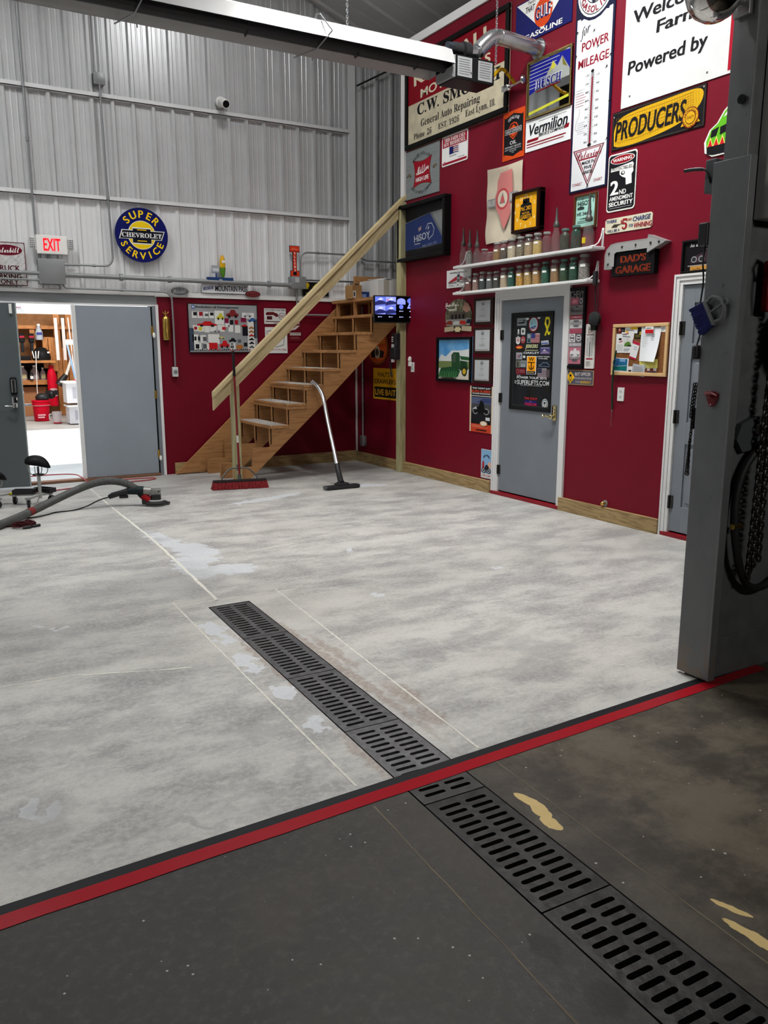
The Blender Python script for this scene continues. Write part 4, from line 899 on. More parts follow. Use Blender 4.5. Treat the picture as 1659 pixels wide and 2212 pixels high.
ol = [(.5+.47*math.cos(2*PI*k/36), .52+.48*math.sin(2*PI*k/36)*(1 if math.sin(2*PI*k/36) > -.75 else .92)) for k in range(36)]
s.p('panel').prism([s.xy(*a) for a in ol], 0, .011, mat('printed_foliage', srgb(120, 116, 88), .6, var=.6, scale=26, col2=srgb(44, 52, 34)))
s.P([(.06, .42), (.3, .48), (.7, .5), (.94, .44), (.92, .26), (.08, .26)], K(140, 140, 136)).P([(.16, .44), (.2, .62), (.5, .66), (.76, .62), (.8, .44)], K(84, 74, 66), 2)
for k in range(4): s.R(.26+k*.13, .44, .34+k*.13, .57, K(28, 26, 26), 3)
s.P([(.04, .30), (.14, .40), (.28, .40), (.32, .28)], K(120, 50, 36), 3).P([(.30, .28), (.38, .38), (.54, .38), (.60, .28)], K(190, 190, 186), 4).P([(.52, .30), (.6, .40), (.76, .38), (.8, .28)], K(176, 44, 34), 4).P([(.78, .32), (.84, .42), (.95, .42), (.95, .3)], K(34, 40, 58), 4)
s.T("Low-Boy's", .28, .84, .17, K(228, 226, 214), w=.48, lv=5, style='cb').T('GARAGE', .32, .70, .05, K(228, 226, 214), w=.28, lv=5).Ln([(.06, .78), (.2, .7), (.46, .74)], .007, K(228, 226, 214), 5).P([(.66, .7), (.72, .9), (.86, .86), (.94, .68), (.8, .6)], K(168, 128, 110), 3)
s.P([(.02, .08), (.02, .22), (.5, .25), (.98, .22), (.98, .08), (.5, .12)], K(176, 160, 134), 4).R(.36, .06, .64, .24, K(40, 38, 34), 5).P([(.38, .12), (.42, .12), (.42, .08), (.58, .08), (.58, .12), (.62, .12), (.62, .18), (.58, .18), (.58, .22), (.42, .22), (.42, .18), (.38, .18)], K(206, 190, 150), 6)
s.done()
# three award plaques
PL = ['topmost of three left of the grey door', 'middle one of three left of the grey door', 'lowest of three, beside the harvester picture']
for k, (za, zb) in enumerate(((1.835, 2.12), (1.525, 1.805), (1.20, 1.485))):
    s = sign('r', 'award_plaque', 'brown award plaque with silver sheet, '+PL[k], 'plaque', 7.548, 7.195, za, zb, .018, group='award plaques by the grey door')
    s.plate(K(48, 30, 26, r=.35), .008); s.p('sheet').box(-.13, -.112, .018, .128, .112, .0215, K(176, 178, 180)); s.t = .0222
    s.E(.5, .76, .06, .05, K(120, 122, 124)).Ln([(.44, .8), (.5, .86), (.58, .8), (.56, .72)], .004, K(90, 92, 94)).T('Certificate', .5, .64, .02, K(110, 110, 110), w=.14).T('TOP SALES', .5, .56, .032, K(90, 90, 92), w=.2).T('2013', .5, .47, .025, K(110, 110, 110), w=.08).T('Outstanding Dealer', .5, .36, .026, K(100, 100, 102), w=.3).T('Sales Achievement', .5, .31, .026, K(100, 100, 102), w=.28).R(.12, .135, .82, .15, K(110, 104, 96))
    s.done()
s = sign('r', 'framed_picture', 'black framed painting of a green harvester under a blue sky', 'picture', 8.275, 7.575, 1.20, 1.71, .006)
s.plate(mat('painted_sky', srgb(70, 140, 200), .5, var=.3, scale=5, col2=srgb(120, 176, 214))).frame(BLACK, .03, .03)
s.P([(.04, .04), (.04, .50), (.12, .62), (.25, .56), (.42, .70), (.7, .70), (.96, .74), (.96, .04)], K(208, 212, 210)).R(.04, .30, .96, .46, K(112, 128, 78), 2).R(.04, .05, .96, .22, K(206, 200, 184), 2)
s.P([(.44, .28), (.42, .60), (.48, .66), (.64, .66), (.66, .60), (.68, .28)], K(36, 72, 44), 3).P([(.66, .58), (.9, .56), (.96, .52), (.96, .48), (.7, .50)], K(40, 84, 48), 3).P([(.68, .48), (.86, .46), (.9, .28), (.68, .26)], K(30, 60, 38), 4).R(.46, .44, .55, .62, K(70, 86, 70), 4)
s.P([(.04, .12), (.12, .30), (.42, .34), (.68, .26), (.62, .12), (.4, .10)], K(36, 76, 46), 5)
for k in range(8): s.P([(.05+k*.068, .10), (.09+k*.068, .24), (.12+k*.068, .24), (.10+k*.068, .09)], K(56, 110, 66), 6)
s.E(.80, .24, .075, .10, K(34, 34, 30), 6).E(.80, .24, .05, .066, K(190, 160, 50), 7).P([(.08, .08), (.3, .04), (.6, .07), (.4, .11)], K(60, 56, 50), 5)
s.done()
s = sign('r', 'poster', 'motorcycle drag race poster with white headline and orange foot', 'poster', 7.60, 7.18, .655, 1.168, .005)
s.plate(K(24, 22, 26)).R(0, 0, .06, 1, K(212, 196, 168)).R(.95, 0, 1, 1, K(212, 196, 168)).R(.06, .0, .95, .18, K(196, 66, 40)).R(.06, .78, .95, .795, K(200, 196, 190))
s.T("THEY DIDN'T JUST", .5, .95, .045, WHITE, w=.8, style='bb').T('BURN RUBBER', .5, .89, .05, K(206, 70, 40), w=.84, style='bb').T('THEY BURNED THE RECORD BOOK', .5, .84, .032, WHITE, w=.8)
s.R(.06, .62, .95, .76, K(84, 92, 120)).P([(.3, .64), (.6, .74), (.95, .74), (.95, .64)], K(56, 66, 104), 2).R(.06, .44, .95, .62, K(70, 70, 74), 1).R(.06, .22, .95, .44, K(30, 30, 34), 1)
for u in (.26, .74): s.E(u, .46, .12, .07, K(150, 150, 152), 3).E(u, .46, .09, .05, K(24, 24, 26), 4)
s.P([(.2, .52), (.4, .56), (.5, .70), (.62, .66), (.66, .52), (.8, .48), (.55, .42), (.35, .43)], K(20, 20, 22), 5).P([(.12, .5), (.3, .56), (.34, .5)], K(176, 176, 178), 6).E(.64, .20, .16, .055, K(206, 170, 130), 6).E(.64, .20, .12, .04, K(226, 216, 196), 7).R(.72, .27, .9, .34, K(200, 200, 204), 4).rows(.12, .10, .85, .16, 3, K(226, 140, 110), .35, 2).rows(.3, .03, .85, .07, 1, K(60, 30, 26), .8, 2)
s.done()
s = sign('r', 'poster', 'small light blue motorcycle poster low on the wall beside the door casing', 'poster', 7.365, 7.165, .15, .475, .005)
s.plate(K(130, 172, 208)).frame(K(206, 208, 208), .006, .006).Arc('South 66 West', .5, .62, .06, .022, 150, 30, K(30, 40, 70)).P([(.1, .3), (.12, .55), (.24, .62), (.3, .5), (.3, .3)], K(166, 40, 44)).P([(.55, .36), (.66, .56), (.84, .6), (.96, .5), (.96, .36)], K(214, 170, 150)).R(.03, .2, .97, .3, K(96, 104, 120))
for u in (.28, .72): s.E(u, .27, .17, .10, K(26, 26, 30), 3).E(u, .27, .13, .075, K(150, 156, 164), 4).E(u, .27, .05, .03, K(26, 26, 30), 5)
s.P([(.3, .30), (.45, .46), (.6, .48), (.74, .42), (.7, .3)], K(34, 36, 44), 5).R(.03, .03, .97, .17, K(220, 222, 220), 2).T('COAST-COAST', .5, .10, .075, K(160, 26, 40), w=.86, lv=3, style='bb')
s.done()
# strip of stacked car badges
s = sign('r', 'badge_board', 'tall narrow board of stacked car badges in a black frame, right of the door', 'sign', 6.045, 5.805, 1.39, 2.14, .008)
s.plate(K(26, 26, 28)).frame(K(14, 14, 15), .03, .02)
PK = K(170, 96, 110); GR = K(120, 116, 118); LT = K(210, 208, 208)
def bd(v0, v1, m, u0=.14, u1=.86): s.R(u0, v0, u1, v1, m); return s
s.T('CHEVY', .5, .915, .085, K(126, 124, 126), w=.74); bd(.79, .875, PK, .14, .58).P([(.2, .83), (.28, .85), (.44, .85), (.52, .83), (.44, .81), (.28, .81)], K(200, 130, 140), 2); bd(.79, .875, K(84, 80, 84), .58); s.E(.72, .832, .09, .034, K(170, 166, 168), 2).E(.72, .832, .06, .02, K(84, 80, 84), 3)
bd(.665, .785, GR).T('Chevrolet', .5, .725, .06, K(40, 38, 42), w=.66, style='c').P([(.4, .755), (.5, .778), (.6, .755)], K(60, 58, 62), 2)
bd(.615, .66, K(160, 50, 66)).T('CAMARO', .5, .637, .028, K(220, 180, 186), w=.62); bd(.50, .61, LT).P([(.24, .54), (.36, .54), (.36, .515), (.64, .515), (.64, .54), (.76, .54), (.76, .58), (.64, .58), (.64, .6), (.36, .6), (.36, .58), (.24, .58)], K(110, 108, 112), 2).R(.16, .545, .84, .575, LT, 3).T('CHEVROLET', .5, .56, .024, K(40, 40, 44), w=.64, lv=4)
bd(.44, .495, K(176, 84, 104)).T('Corvette', .5, .467, .034, K(140, 50, 70), w=.6, style='c'); bd(.33, .435, LT, .14, .48).E(.31, .382, .13, .045, GR, 2).E(.31, .382, .10, .033, LT, 3).R(.2, .372, .42, .392, K(90, 88, 92), 4); bd(.33, .435, K(96, 94, 98), .5).E(.68, .382, .14, .042, LT, 2).E(.68, .382, .11, .03, K(96, 94, 98), 3).R(.58, .376, .78, .39, LT, 4)
bd(.275, .325, K(140, 136, 140)).T('SILVERADO', .5, .30, .03, K(226, 222, 224), w=.66); bd(.06, .27, K(176, 110, 124)).E(.32, .19, .10, .038, LT, 2).E(.5, .215, .10, .04, LT, 2).E(.68, .19, .10, .038, LT, 2).R(.22, .12, .78, .18, LT, 2).P([(.22, .12), (.36, .12), (.36, .09), (.64, .09), (.64, .12), (.78, .12), (.78, .15), (.22, .15)], K(90, 86, 90), 3).T('CHEVROLET', .5, .135, .022, LT, w=.5, lv=4)
s.done()
s = sign('r', 'thermometer', 'narrow white wall thermometer leaning against the badge board', 'thermometer', 5.79, 5.668, 1.395, 1.80, .01)
s.plate(K(214, 212, 206), .008).Ln([(.3, .80), (.3, .93), (.72, .95), (.72, .84), (.3, .80)], .005, K(120, 40, 50)).T('FS', .5, .875, .07, K(60, 50, 50), w=.3).R(.44, .25, .56, .72, K(170, 172, 172), 1).R(.47, .28, .53, .6, INK, 2).rows(.12, .74, .88, .78, 1, K(110, 90, 90), ragged=0).rows(.12, .28, .38, .7, 14, K(90, 90, 92), .3).rows(.62, .28, .85, .7, 14, K(90, 90, 92), .3).rows(.15, .20, .85, .24, 1, K(150, 40, 60), .8, ragged=0).rows(.15, .05, .7, .17, 5, K(110, 90, 90), .35).E(.5, .975, .05, .012, K(160, 40, 50))
s.done()
s = sign('r', 'wall_sign', 'small grey burnout joke sign with a yellow skid-road diamond', 'sign', 6.038, 5.668, 1.24, 1.378, .004)
s.plate(K(178, 156, 110), .01).R(.02, .04, .98, .96, K(86, 84, 96)).P([(.17, .92), (.33, .5), (.17, .08), (.03, .5)], K(228, 178, 30), 2).R(.13, .54, .21, .7, INK, 3).Ln([(.14, .5), (.12, .38), (.18, .3), (.14, .2)], .005, INK, 3).Ln([(.19, .5), (.22, .38), (.18, .3), (.22, .2)], .005, INK, 3)
s.T('BUT OFFICER', .62, .74, .22, K(214, 210, 206), w=.56, lv=3).T('THE SIGN INSTRUCTED ME', .63, .45, .13, K(190, 186, 190), w=.62, lv=3).T('TO DO A', .46, .2, .12, K(190, 186, 190), w=.2, lv=3).T('BURNOUT', .74, .2, .17, K(228, 178, 30), w=.36, lv=3, shear=.2)
s.done()
# cork notice board; the papers are things of their own
s = sign('r', 'notice_board', 'oak framed cork notice board crowded with pinned papers', 'notice board', 5.44, 4.815, 1.345, 1.79, .008)
s.plate(mat('cork', srgb(138, 88, 46), .9, var=.35, scale=60)).frame(K(206, 170, 122, r=.4), .030, .024); s.done()
def paper(label, name, cat, x0, y0, x1, y1, rot=0, m=K(226, 226, 224), z=.009, t=.0012, group='papers pinned on the cork board'):
    """x, y are shares of the board from its upper left corner"""
    ya = 5.44-.625*x0; ye = 5.44-.625*x1; zt = 1.79-.445*y0; zb = 1.79-.445*y1
    o = empty(name, label, cat, mw=red_at((ya+ye)/2, (zt+zb)/2, .002+z) @ M.Rotation(rot, 4, 'Z'), group=group)
    s = Sign(o, ya-ye, zt-zb, t); s.plate(m); return s
s = paper('small dark photo card in the top left corner of the cork board', 'photo_card', 'card', .07, .07, .23, .17, m=K(40, 36, 44)); s.R(.1, .1, .45, .9, K(150, 40, 36)).E(.28, .6, .12, .25, K(220, 170, 150), 2).rows(.5, .4, .95, .6, 1, K(160, 160, 160)); s.done()
s = paper('white card with a yellow top band pinned high on the cork board', 'business_card', 'card', .22, .06, .45, .18, -.05, z=.011); s.R(.45, .62, 1, 1, K(236, 196, 30)).rows(.1, .3, .9, .6, 2, K(120, 120, 124)).R(0, 0, .3, .3, K(220, 170, 40)); s.done()
s = paper('white slip with a red and black check mark on the cork board', 'business_card', 'card', .16, .17, .39, .29, -.10, z=.013); s.P([(.05, .7), (.3, .78), (.5, .95), (.6, .9), (.4, .66), (.05, .6)], K(60, 50, 60)).P([(.3, .78), (.55, .98), (.62, .93), (.42, .74)], K(180, 40, 50), 2).rows(.1, .2, .8, .5, 3, K(120, 124, 130)); s.done()
s = paper('black card with yellow figures behind the long list on the cork board', 'leaflet', 'leaflet', .40, .08, .54, .29, m=K(30, 30, 28), z=.0095); s.T('8', .72, .5, .3, K(220, 200, 40), lv=1).rows(.1, .1, .9, .4, 2, K(120, 116, 50)); s.done()
s = paper('white sheet of print below the photo card, left edge of the cork board', 'leaflet', 'leaflet', .06, .19, .25, .56, z=.010); s.E(.4, .72, .16, .06, INK).P([(.2, .55), (.5, .62), (.8, .64), (.5, .56)], K(180, 50, 60)).rows(.1, .1, .85, .45, 5, K(170, 170, 176), .3); s.done()
s = paper('card with a green tractor photo on the cork board', 'photo_card', 'card', .20, .30, .37, .56, z=.012); s.R(.08, .45, .92, .95, K(206, 206, 196)).P([(.1, .5), (.2, .7), (.5, .85), (.75, .8), (.9, .5)], K(84, 124, 48), 2).R(.5, .5, .9, .58, INK, 3).rows(.1, .1, .8, .35, 3, K(110, 114, 130), .4); s.done()
s = paper('tilted note with red bands at top and bottom on the cork board', 'note', 'note', .35, .34, .48, .68, -.28, z=.011); s.R(0, .84, 1, 1, K(176, 30, 60)).R(0, 0, 1, .1, K(176, 30, 60)).rows(.3, .5, .8, .75, 2, K(140, 150, 170), .3); s.done()
o = empty('price_list', 'long white printed list curling away from the cork board', 'paper', mw=red_at(5.44-.625*.69, 1.79-.445*.40, .012) @ M.Rotation(-.03, 4, 'Z'), group='papers pinned on the cork board')
b = MB(); PAPR = K(228, 230, 232); pw, phh = .215, .285; k = b.mi(PAPR)
for j in range(13):
    v = j/12; c_ = .045*(1-v)**2
    for i in range(5): b.v.append((-pw/2+pw*i/4-.012*(1-v)*(i/4), -phh/2+phh*v, c_*(i/4)+.004))
for j in range(12):
    for i in range(4): b.f.append([j*5+i, j*5+i+1, j*5+i+6, j*5+i+5]); b.m.append(k); b.sm.append(True)
b.obj('sheet', o); s = Sign(o, pw, phh, .0075)
for r_ in range(9): s.rows(.1, .42+r_*.05, .4, .43+r_*.05, 1, K(170, 172, 178), .8).rows(.55, .42+r_*.05, .72, .44+r_*.05, 1, K(130, 132, 138), .8)
s.done()
s = paper('red topped price tag pinned over the long white list', 'tag', 'tag', .61, .065, .75, .19, z=.024); s.R(0, 0, 1, .55, K(190, 24, 34)).rows(.1, .65, .9, .85, 1, K(90, 90, 90)); s.done()
s = paper('yellow sticky note under the long white list', 'note', 'note', .52, .68, .84, .85, .03, K(222, 214, 110), z=.012); s.P([(.1, .2), (.6, .05), (.2, .9)], K(240, 236, 150)).rows(.3, .4, .9, .8, 3, K(170, 160, 70), .2, 2); s.done()
s = paper('blue green picture card at the lower left of the cork board', 'postcard', 'card', .02, .66, .32, .94, -.04, z=.014); s.R(.05, .12, .93, .95, K(30, 100, 140)).R(.05, .12, .93, .4, K(20, 110, 110), 2).R(.45, .75, .8, .95, K(120, 160, 200), 2).Ln([(.1, .38), (.9, .5)], .004, K(170, 210, 190), 3); s.done()
s = paper('white card with a small black oval, bottom edge of the cork board', 'business_card', 'card', .30, .82, .40, .945, z=.010); s.E(.5, .3, .3, .14, INK); s.done()
s = paper('crumpled grey receipt hanging over the lower frame of the cork board', 'receipt', 'receipt', .40, .78, .63, 1.0, -.12, K(178, 180, 184), z=.016); s.rows(.1, .15, .9, .8, 5, K(120, 122, 130), .3); s.done()
s = paper('small card with dark half circle at the lower right of the cork board', 'business_card', 'card', .66, .84, .82, .95, z=.009); s.R(0, 0, 1, .4, K(50, 56, 80)).E(.5, .7, .2, .25, K(110, 50, 44), 2).R(0, .4, 1, .5, K(190, 90, 60), 2); s.done()
s = paper('white slip at the upper right corner of the cork board', 'note', 'note', .85, .06, .95, .17, z=.009); s.rows(.2, .2, .8, .8, 3, K(150, 150, 150), .3); s.done()
o = empty('lanyard', 'green lanyard hanging over the left edge of the cork board', 'lanyard', mw=red_at(5.385, 1.40, .035))
b = MB(); GLN = K(22, 66, 44); b.tube(smoothpts([(.015, .16, .004), (.0, .05, .006), (-.012, -.1, .004), (-.018, -.24, -.01), (-.022, -.36, -.02)]), .0075, GLN, 8); b.obj('strap', o)
b = MB(); b.tube([(-.022+.007*math.cos(a), -.375+.01*math.sin(a), -.02) for a in [k*PI/4 for k in range(8)]], .002, STEEL, 6, True); b.cyl((-.023, -.385, -.02), (-.03, -.52, -.025), .0015, STEEL, 6); b.obj('clip', o)
b = MB(); b.tube([(.02+.028*math.cos(a), .055+.03*math.sin(a), .01) for a in [k*PI/7 for k in range(14)]], .004, K(60, 70, 130), 6, True); b.obj('badge', o)
# outlets
def outlet(name, label, y, z, t=.008):
    s = sign('r', name, label, 'outlet', y+.038, y-.038, z-.06, z+.06, t, .0); s.plate(K(222, 222, 218), .006)
    for v in (.3, .7): s.E(.5, v, .26, .13, K(205, 205, 202)).R(.38, v-.03, .42, v+.05, BLACK, 2).R(.58, v-.03, .62, v+.05, BLACK, 2).E(.5, v-.07, .04, .02, BLACK, 2)
    return s.done()
outlet('wall_outlet', 'white wall outlet below the cork board', 5.32, 1.177)
o = outlet('wall_outlet', 'white wall outlet beside the stair post with a plug-in night light', 8.84, 1.35)
o = empty('night_light', 'white plug-in night light in the outlet by the stair post', 'night light', mw=red_at(8.865, 1.395, .01))
b = MB(); b.box(-.03, -.035, 0, .03, .02, .03, WHITE, .008); b.obj('body', o); b = MB(); b.ball((0, .05, .02), .03, K(236, 234, 226), 12, sc=(.85, 1.3, .8)); b.obj('shade', o)
b = MB(); b.cyl((0, .0, 0), (0, .0, .03), .012, BRASS, 10); b.ball((0, 0, .04), .022, BRASS, 10, sc=(1, 1, .7)); b.cyl((0, 0, 0), (0, 0, .006), .03, STEEL, 12)
tag(b.obj('door_stop'), 'brass door stop low on the red wall above the baseboard', 'door stop').matrix_world = red_at(5.44, .165, 0)
# oval sign, bait sign, pipe drop and phone under the stairs
s = sign('r', 'wall_sign', 'round wooden root beer sign in orange and brown, half hidden under the stairs', 'sign', 9.99, 9.42, 1.36, 1.86, .02)
s.E(.5, .5, .5, .5, K(110, 60, 26), 0, 'panel', 40); x, y = s.xy(.5, .5); s.p('panel').prism([(x+.284*math.cos(2*PI*k/40), y+.25*math.sin(2*PI*k/40)) for k in range(40)], 0, .019, K(110, 60, 26))
s.E(.5, .5, .45, .45, K(168, 70, 28), 1).P([(.2, .2), (.78, .2), (.82, .36), (.5, .44), (.18, .36)], K(40, 26, 22), 2).E(.5, .34, .12, .16, K(170, 160, 130), 3).E(.5, .33, .08, .11, K(60, 44, 34), 4).T('ROOT BEER', .55, .62, .1, K(220, 140, 50), w=.6, lv=3, style='i').T('COLD', .5, .24, .07, K(210, 200, 180), w=.2, lv=4)
s.done()
s = sign('r', 'wall_sign', 'yellow and black crawlers and live bait sign behind the stair post', 'sign', 9.85, 9.19, .91, 1.322, .004)
YB = K(206, 150, 26); s.plate(YB).T("WALT'S", .42, .80, .15, K(40, 34, 24), w=.5).T('CRAWLERS', .48, .575, .15, K(40, 34, 24), w=.86).R(.05, .06, .95, .40, K(26, 24, 24)).T('LIVE BAIT', .5, .23, .19, YB, w=.82, lv=3)
s.done()
o = empty('conduit', 'vertical grey conduit with a box at its foot, behind the stair stringer', 'conduit', mw=red_at(10.11, .30, .03))
b = MB(); b.cyl((0, .06, 0), (0, 1.85, 0), .012, STEEL); b.obj('pipe', o)
for yy in (.3, .55, .82, 1.15): b = MB(); b.cyl((0, yy, 0), (0, yy+.05, 0), .015, STEEL); b.obj('coupling', o)
b = MB(); b.box(-.045, -.07, -.03, .045, .075, .03, STEEL, .006); b.cyl((.03, -.02, .0), (.075, -.02, 0), .014, STEEL); b.obj('junction_box', o)
# ------------------------------------------------------------------ shelves with seed jars and bottles
def shelf(z0, ya, ye, label):
    o = empty('wall_shelf', label, 'shelf', (0, (ya+ye)/2, z0)); h = (ya-ye)/2
    b = MB(); b.box(-.16, -h, 0, -.001, h, .026, TRIMW, .004); b.obj('board', o)
    for y in (-h+.03, h-.04):
        b = MB(); b.box(-.008, y-.012, .026, 0, y+.012, .19, TRIMW, .002); b.box(-.15, y-.012, .026, 0, y+.012, .03, TRIMW, .001)
        b.tube([(-.135, y, .03), (-.10, y, .034), (-.055, y, .06), (-.025, y, .11), (-.012, y, .17)], .006, TRIMW, 8); b.obj('bracket', o)
    return o
shelf(2.445, 7.76, 5.61, 'upper white wall shelf of seed jars and oil bottles above the grey door')
shelf(2.165, 7.76, 5.655, 'lower white wall shelf of filled seed jars above the grey door')
JG = mat('jar_glass', (.40, .44, .43), .04, alpha=.13, spec=.8, coat=.6)
JGG = mat('green_jar_glass', (.03, .13, .10), .04, alpha=.42, spec=.8, coat=.6)
def seed(name, c, v=.45, sc=90): return mat('seed_'+name, srgb(*c), .75, var=v, scale=sc, bump=.4)
SEEDS = {k: seed(k, c, v) for k, c, v in (('rust', (120, 50, 40), .3), ('pinkgrey', (150, 112, 100), .3), ('blackgreen', (30, 38, 40), .4), ('greydark', (92, 92, 92), .4), ('brownblack', (52, 44, 38), .5), ('pale', (196, 172, 140), .3),
         ('greenmix', (70, 98, 84), .4), ('corn', (214, 160, 50), .55), ('corn_pale', (200, 160, 84), .5), ('oats', (190, 140, 66), .5), ('green', (88, 124, 94), .35), ('wheat', (170, 126, 74), .5), ('mixed', (110, 106, 66), .6), ('olive', (76, 84, 56), .5), ('sunflower', (176, 168, 160), .7),
         ('amber', (150, 108, 50), .4), ('brown', (84, 66, 50), .4), ('cream', (206, 190, 160), .25), ('speckle', (140, 124, 96), .65), ('tan', (178, 150, 110), .4), ('yellow', (204, 172, 96), .3))}
def jar(label, z, y, s_, h=.185, r=.043, green=False, cap=SILVER, fill=.86, lab=True, x=-.082, group='seed jars on the wall shelves'):
    o = empty('seed_jar', label, 'jar', (x, y, z), group=group); G = JGG if green else JG
    b = MB(); b.lathe([(r*.94, .0), (r, .006), (r, h*.66), (r*.94, h*.73), (r*.66, h*.80), (r*.62, h*.84), (r*.72, h*.86), (r*.72, h*.9)], G, 20); b.obj('glass', o)
    if s_: b = MB(); f = fill*h*.72; b.lathe([(r*.92, .004), (r*.95, .008), (r*.95, f), (r*.5, f+.006), (0, f+.008)], SEEDS[s_], 18); b.obj('seeds', o)
    b = MB(); c_ = mat('jar_stopper', (.30, .31, .29), .3, alpha=.75) if not green else mat('green_stopper', (.08, .15, .13), .2, alpha=.85)
    b.lathe([(r*.74, h*.895), (r*.82, h*.9), (r*.82, h*.965), (r*.74, h), (0, h)], c_, 18); b.obj('stopper', o)
    if lab:
        b = MB(); n = 5
        for i in range(n+1):
            a = PI+.45*(i/n*2-1)+.5; b.v += [((r+.001)*math.cos(a), (r+.001)*math.sin(a), h*.50), ((r+.001)*math.cos(a), (r+.001)*math.sin(a), h*.59)]
        k = b.mi(WHITE)
        for i in range(n): b.f.append([2*i, 2*i+2, 2*i+3, 2*i+1]); b.m.append(k); b.sm.append(True)
        b.obj('label', o)
    return o
LOW = [('rust', 'small jar with a dab of white at the left end of the lower shelf', .15, .036, 0), ('rust', 'jar of rust red seed, second from the left on the lower shelf', .165, .043, 0), ('pinkgrey', 'jar of pinkish grey seed on the lower shelf beside the rust red jar', .185, .041, 0), ('blackgreen', 'jar of nearly black seed on the lower shelf', .19, .043, 0),
       ('greydark', 'jar of dark grey seed beside the black jar on the lower shelf', .178, .042, 0), ('brownblack', 'jar of brown black seed on the lower shelf, left of the pale jar', .176, .040, 0), ('pale', 'jar of pale beige seed in the middle of the lower shelf', .2, .044, 0), ('greenmix', 'green glass jar of seed beside the pale beige jar, lower shelf', .195, .043, 1),
       ('corn', 'jar of bright orange yellow corn on the lower shelf', .2, .045, 0), ('corn_pale', 'jar of paler corn, second of three corn jars on the lower shelf', .2, .045, 0), ('oats', 'jar of golden brown grain, third of the corn coloured jars on the lower shelf', .2, .046, 0), ('green', 'jar of milky green seed on the lower shelf right of the corn', .205, .046, 1),
       ('wheat', 'jar of tan wheat between two green jars on the lower shelf', .21, .047, 0), ('mixed', 'jar of mixed olive seed on the lower shelf, right of the wheat', .205, .046, 1), ('olive', 'dark olive green jar beside the sunflower seed, lower shelf', .21, .047, 1), ('sunflower', 'tall jar of black and white sunflower seed at the right end of the lower shelf', .225, .053, 0)]
ys = [7.655, 7.565, 7.43, 7.305, 7.18, 7.065, 6.94, 6.82, 6.685, 6.56, 6.43, 6.30, 6.165, 6.04, 5.91, 5.775]
for (sd, lb, h, r, gr), y in zip(LOW, ys):
    if lb.startswith('small jar'): o = jar(lb, 2.192, y, 'rust', h, r, fill=.1)
    else: jar(lb, 2.192, y, sd, h, r, bool(gr))
TOP = [('amber', 'jar of amber brown seed on the upper shelf, first filled jar from the left', 7.07, .185, .045, 0), ('brown', 'jar of dark brown seed on the upper shelf', 6.955, .19, .043, 0), ('cream', 'jar of cream white seed on the upper shelf', 6.83, .195, .046, 0), ('speckle', 'jar of speckled beans on the upper shelf', 6.69, .2, .046, 0),
       ('tan', 'jar of tan grain on the upper shelf, left of the yellow jar', 6.565, .205, .046, 0), ('yellow', 'jar of pale yellow seed on the upper shelf', 6.435, .205, .047, 0), (None, 'empty jar with a pinkish tint on the upper shelf beside the yellow jar', 6.30, .2, .044, 0), (None, 'empty green stoppered jar on the upper shelf, right of the tall oil bottle', 6.045, .2, .046, 1),
       (None, 'empty dark green jar on the upper shelf next to the end oil bottle', 5.90, .21, .048, 1), (None, 'low clear empty jar on the upper shelf before the cloth sack', 7.285, .14, .046, 0), (None, 'small clear jar on the upper shelf left of the amber jar', 7.18, .10, .04, 0)]
for sd, lb, y, h, r, gr in TOP: jar(lb, 2.472, y, sd, h, r, bool(gr), lab=sd is not None)
def oilbottle(label, y, h=.20, r=.041, sp=.13, x=-.08, full=None, metal=STEEL):
    o = empty('oil_bottle', label, 'bottle', (x, y, 2.472), group='glass oil bottles with metal spouts')
    b = MB(); b.lathe([(r*.95, 0), (r, .006), (r, h*.5), (r*.9, h*.64), (r*.55, h*.86), (r*.5, h*.97), (r*.55, h)], JG, 20); b.obj('glass', o)
    b = MB(); b.lathe([(r*.62, h-.004), (r*.64, h+.02), (r*.5, h+.034), (r*.34, h+.05), (r*.14, h+.05+sp), (0, h+.05+sp)], mat('spout_metal', (.085, .085, .08), .42, .5), 14); b.obj('spout', o)
    if full: b = MB(); b.lathe([(r*.92, .005), (r*.94, h*.45), (r*.55, h*.8), (0, h*.8)], full, 16); b.obj('contents', o)
oilbottle('clear oil bottle with metal spout at the left end of the upper shelf', 7.68, .22)
oilbottle('oil bottle with black and white stripes inside, second from the left on the upper shelf', 7.56, .19, .038, .13, full=mat('striped_contents', (.35, .33, .28), .5, var=.95, scale=22, stretch=(6, 6, .4)))
oilbottle('clear oil bottle with a black spout, third from the left on the upper shelf', 7.425, .18, .043, .12)
oilbottle('tall oil bottle with a dark cone spout between the empty jars', 6.175, .235, .047, .12)
oilbottle('oil bottle with a yellow label before the framed seed card', 5.745, .235, .053, .18)
b = MB(); b.box(-.056, -.02, .035, -.050, .02, .085, K(206, 180, 40)); o = [q for q in C.objects if q.name.startswith('oil_bottle')][-1]; b.obj('label', o)
# cord reel hanging at the end of the lower shelf
o = empty('cord_reel', 'dark round cord reel hanging on two cords at the right end of the shelves', 'reel', (-.06, 5.635, 1.84))
b = MB(); b.tube([(0, 0, .07), (0, .01, .30), (-.02, .012, .36)], .005, RUBBER, 6); b.tube([(0, -.03, .06), (-.005, -.028, .30), (-.02, -.01, .36)], .004, RUBBER, 6); b.obj('cord', o)
b = MB(); b.lathe([(.0, -.03), (.045, -.03), (.066, -.015), (.066, .015), (.045, .03), (0, .03)], K(44, 46, 46, r=.4), 24, M.Rotation(PI/2, 4, 'Y')); b.box(-.02, -.03, -.1, .02, .03, -.05, K(24, 24, 24), .006); b.obj('reel_housing', o)
b = MB(); b.box(-.03, -.02, .30, -.0, .02, .42, BPLAS, .004); b.obj('bracket', o)

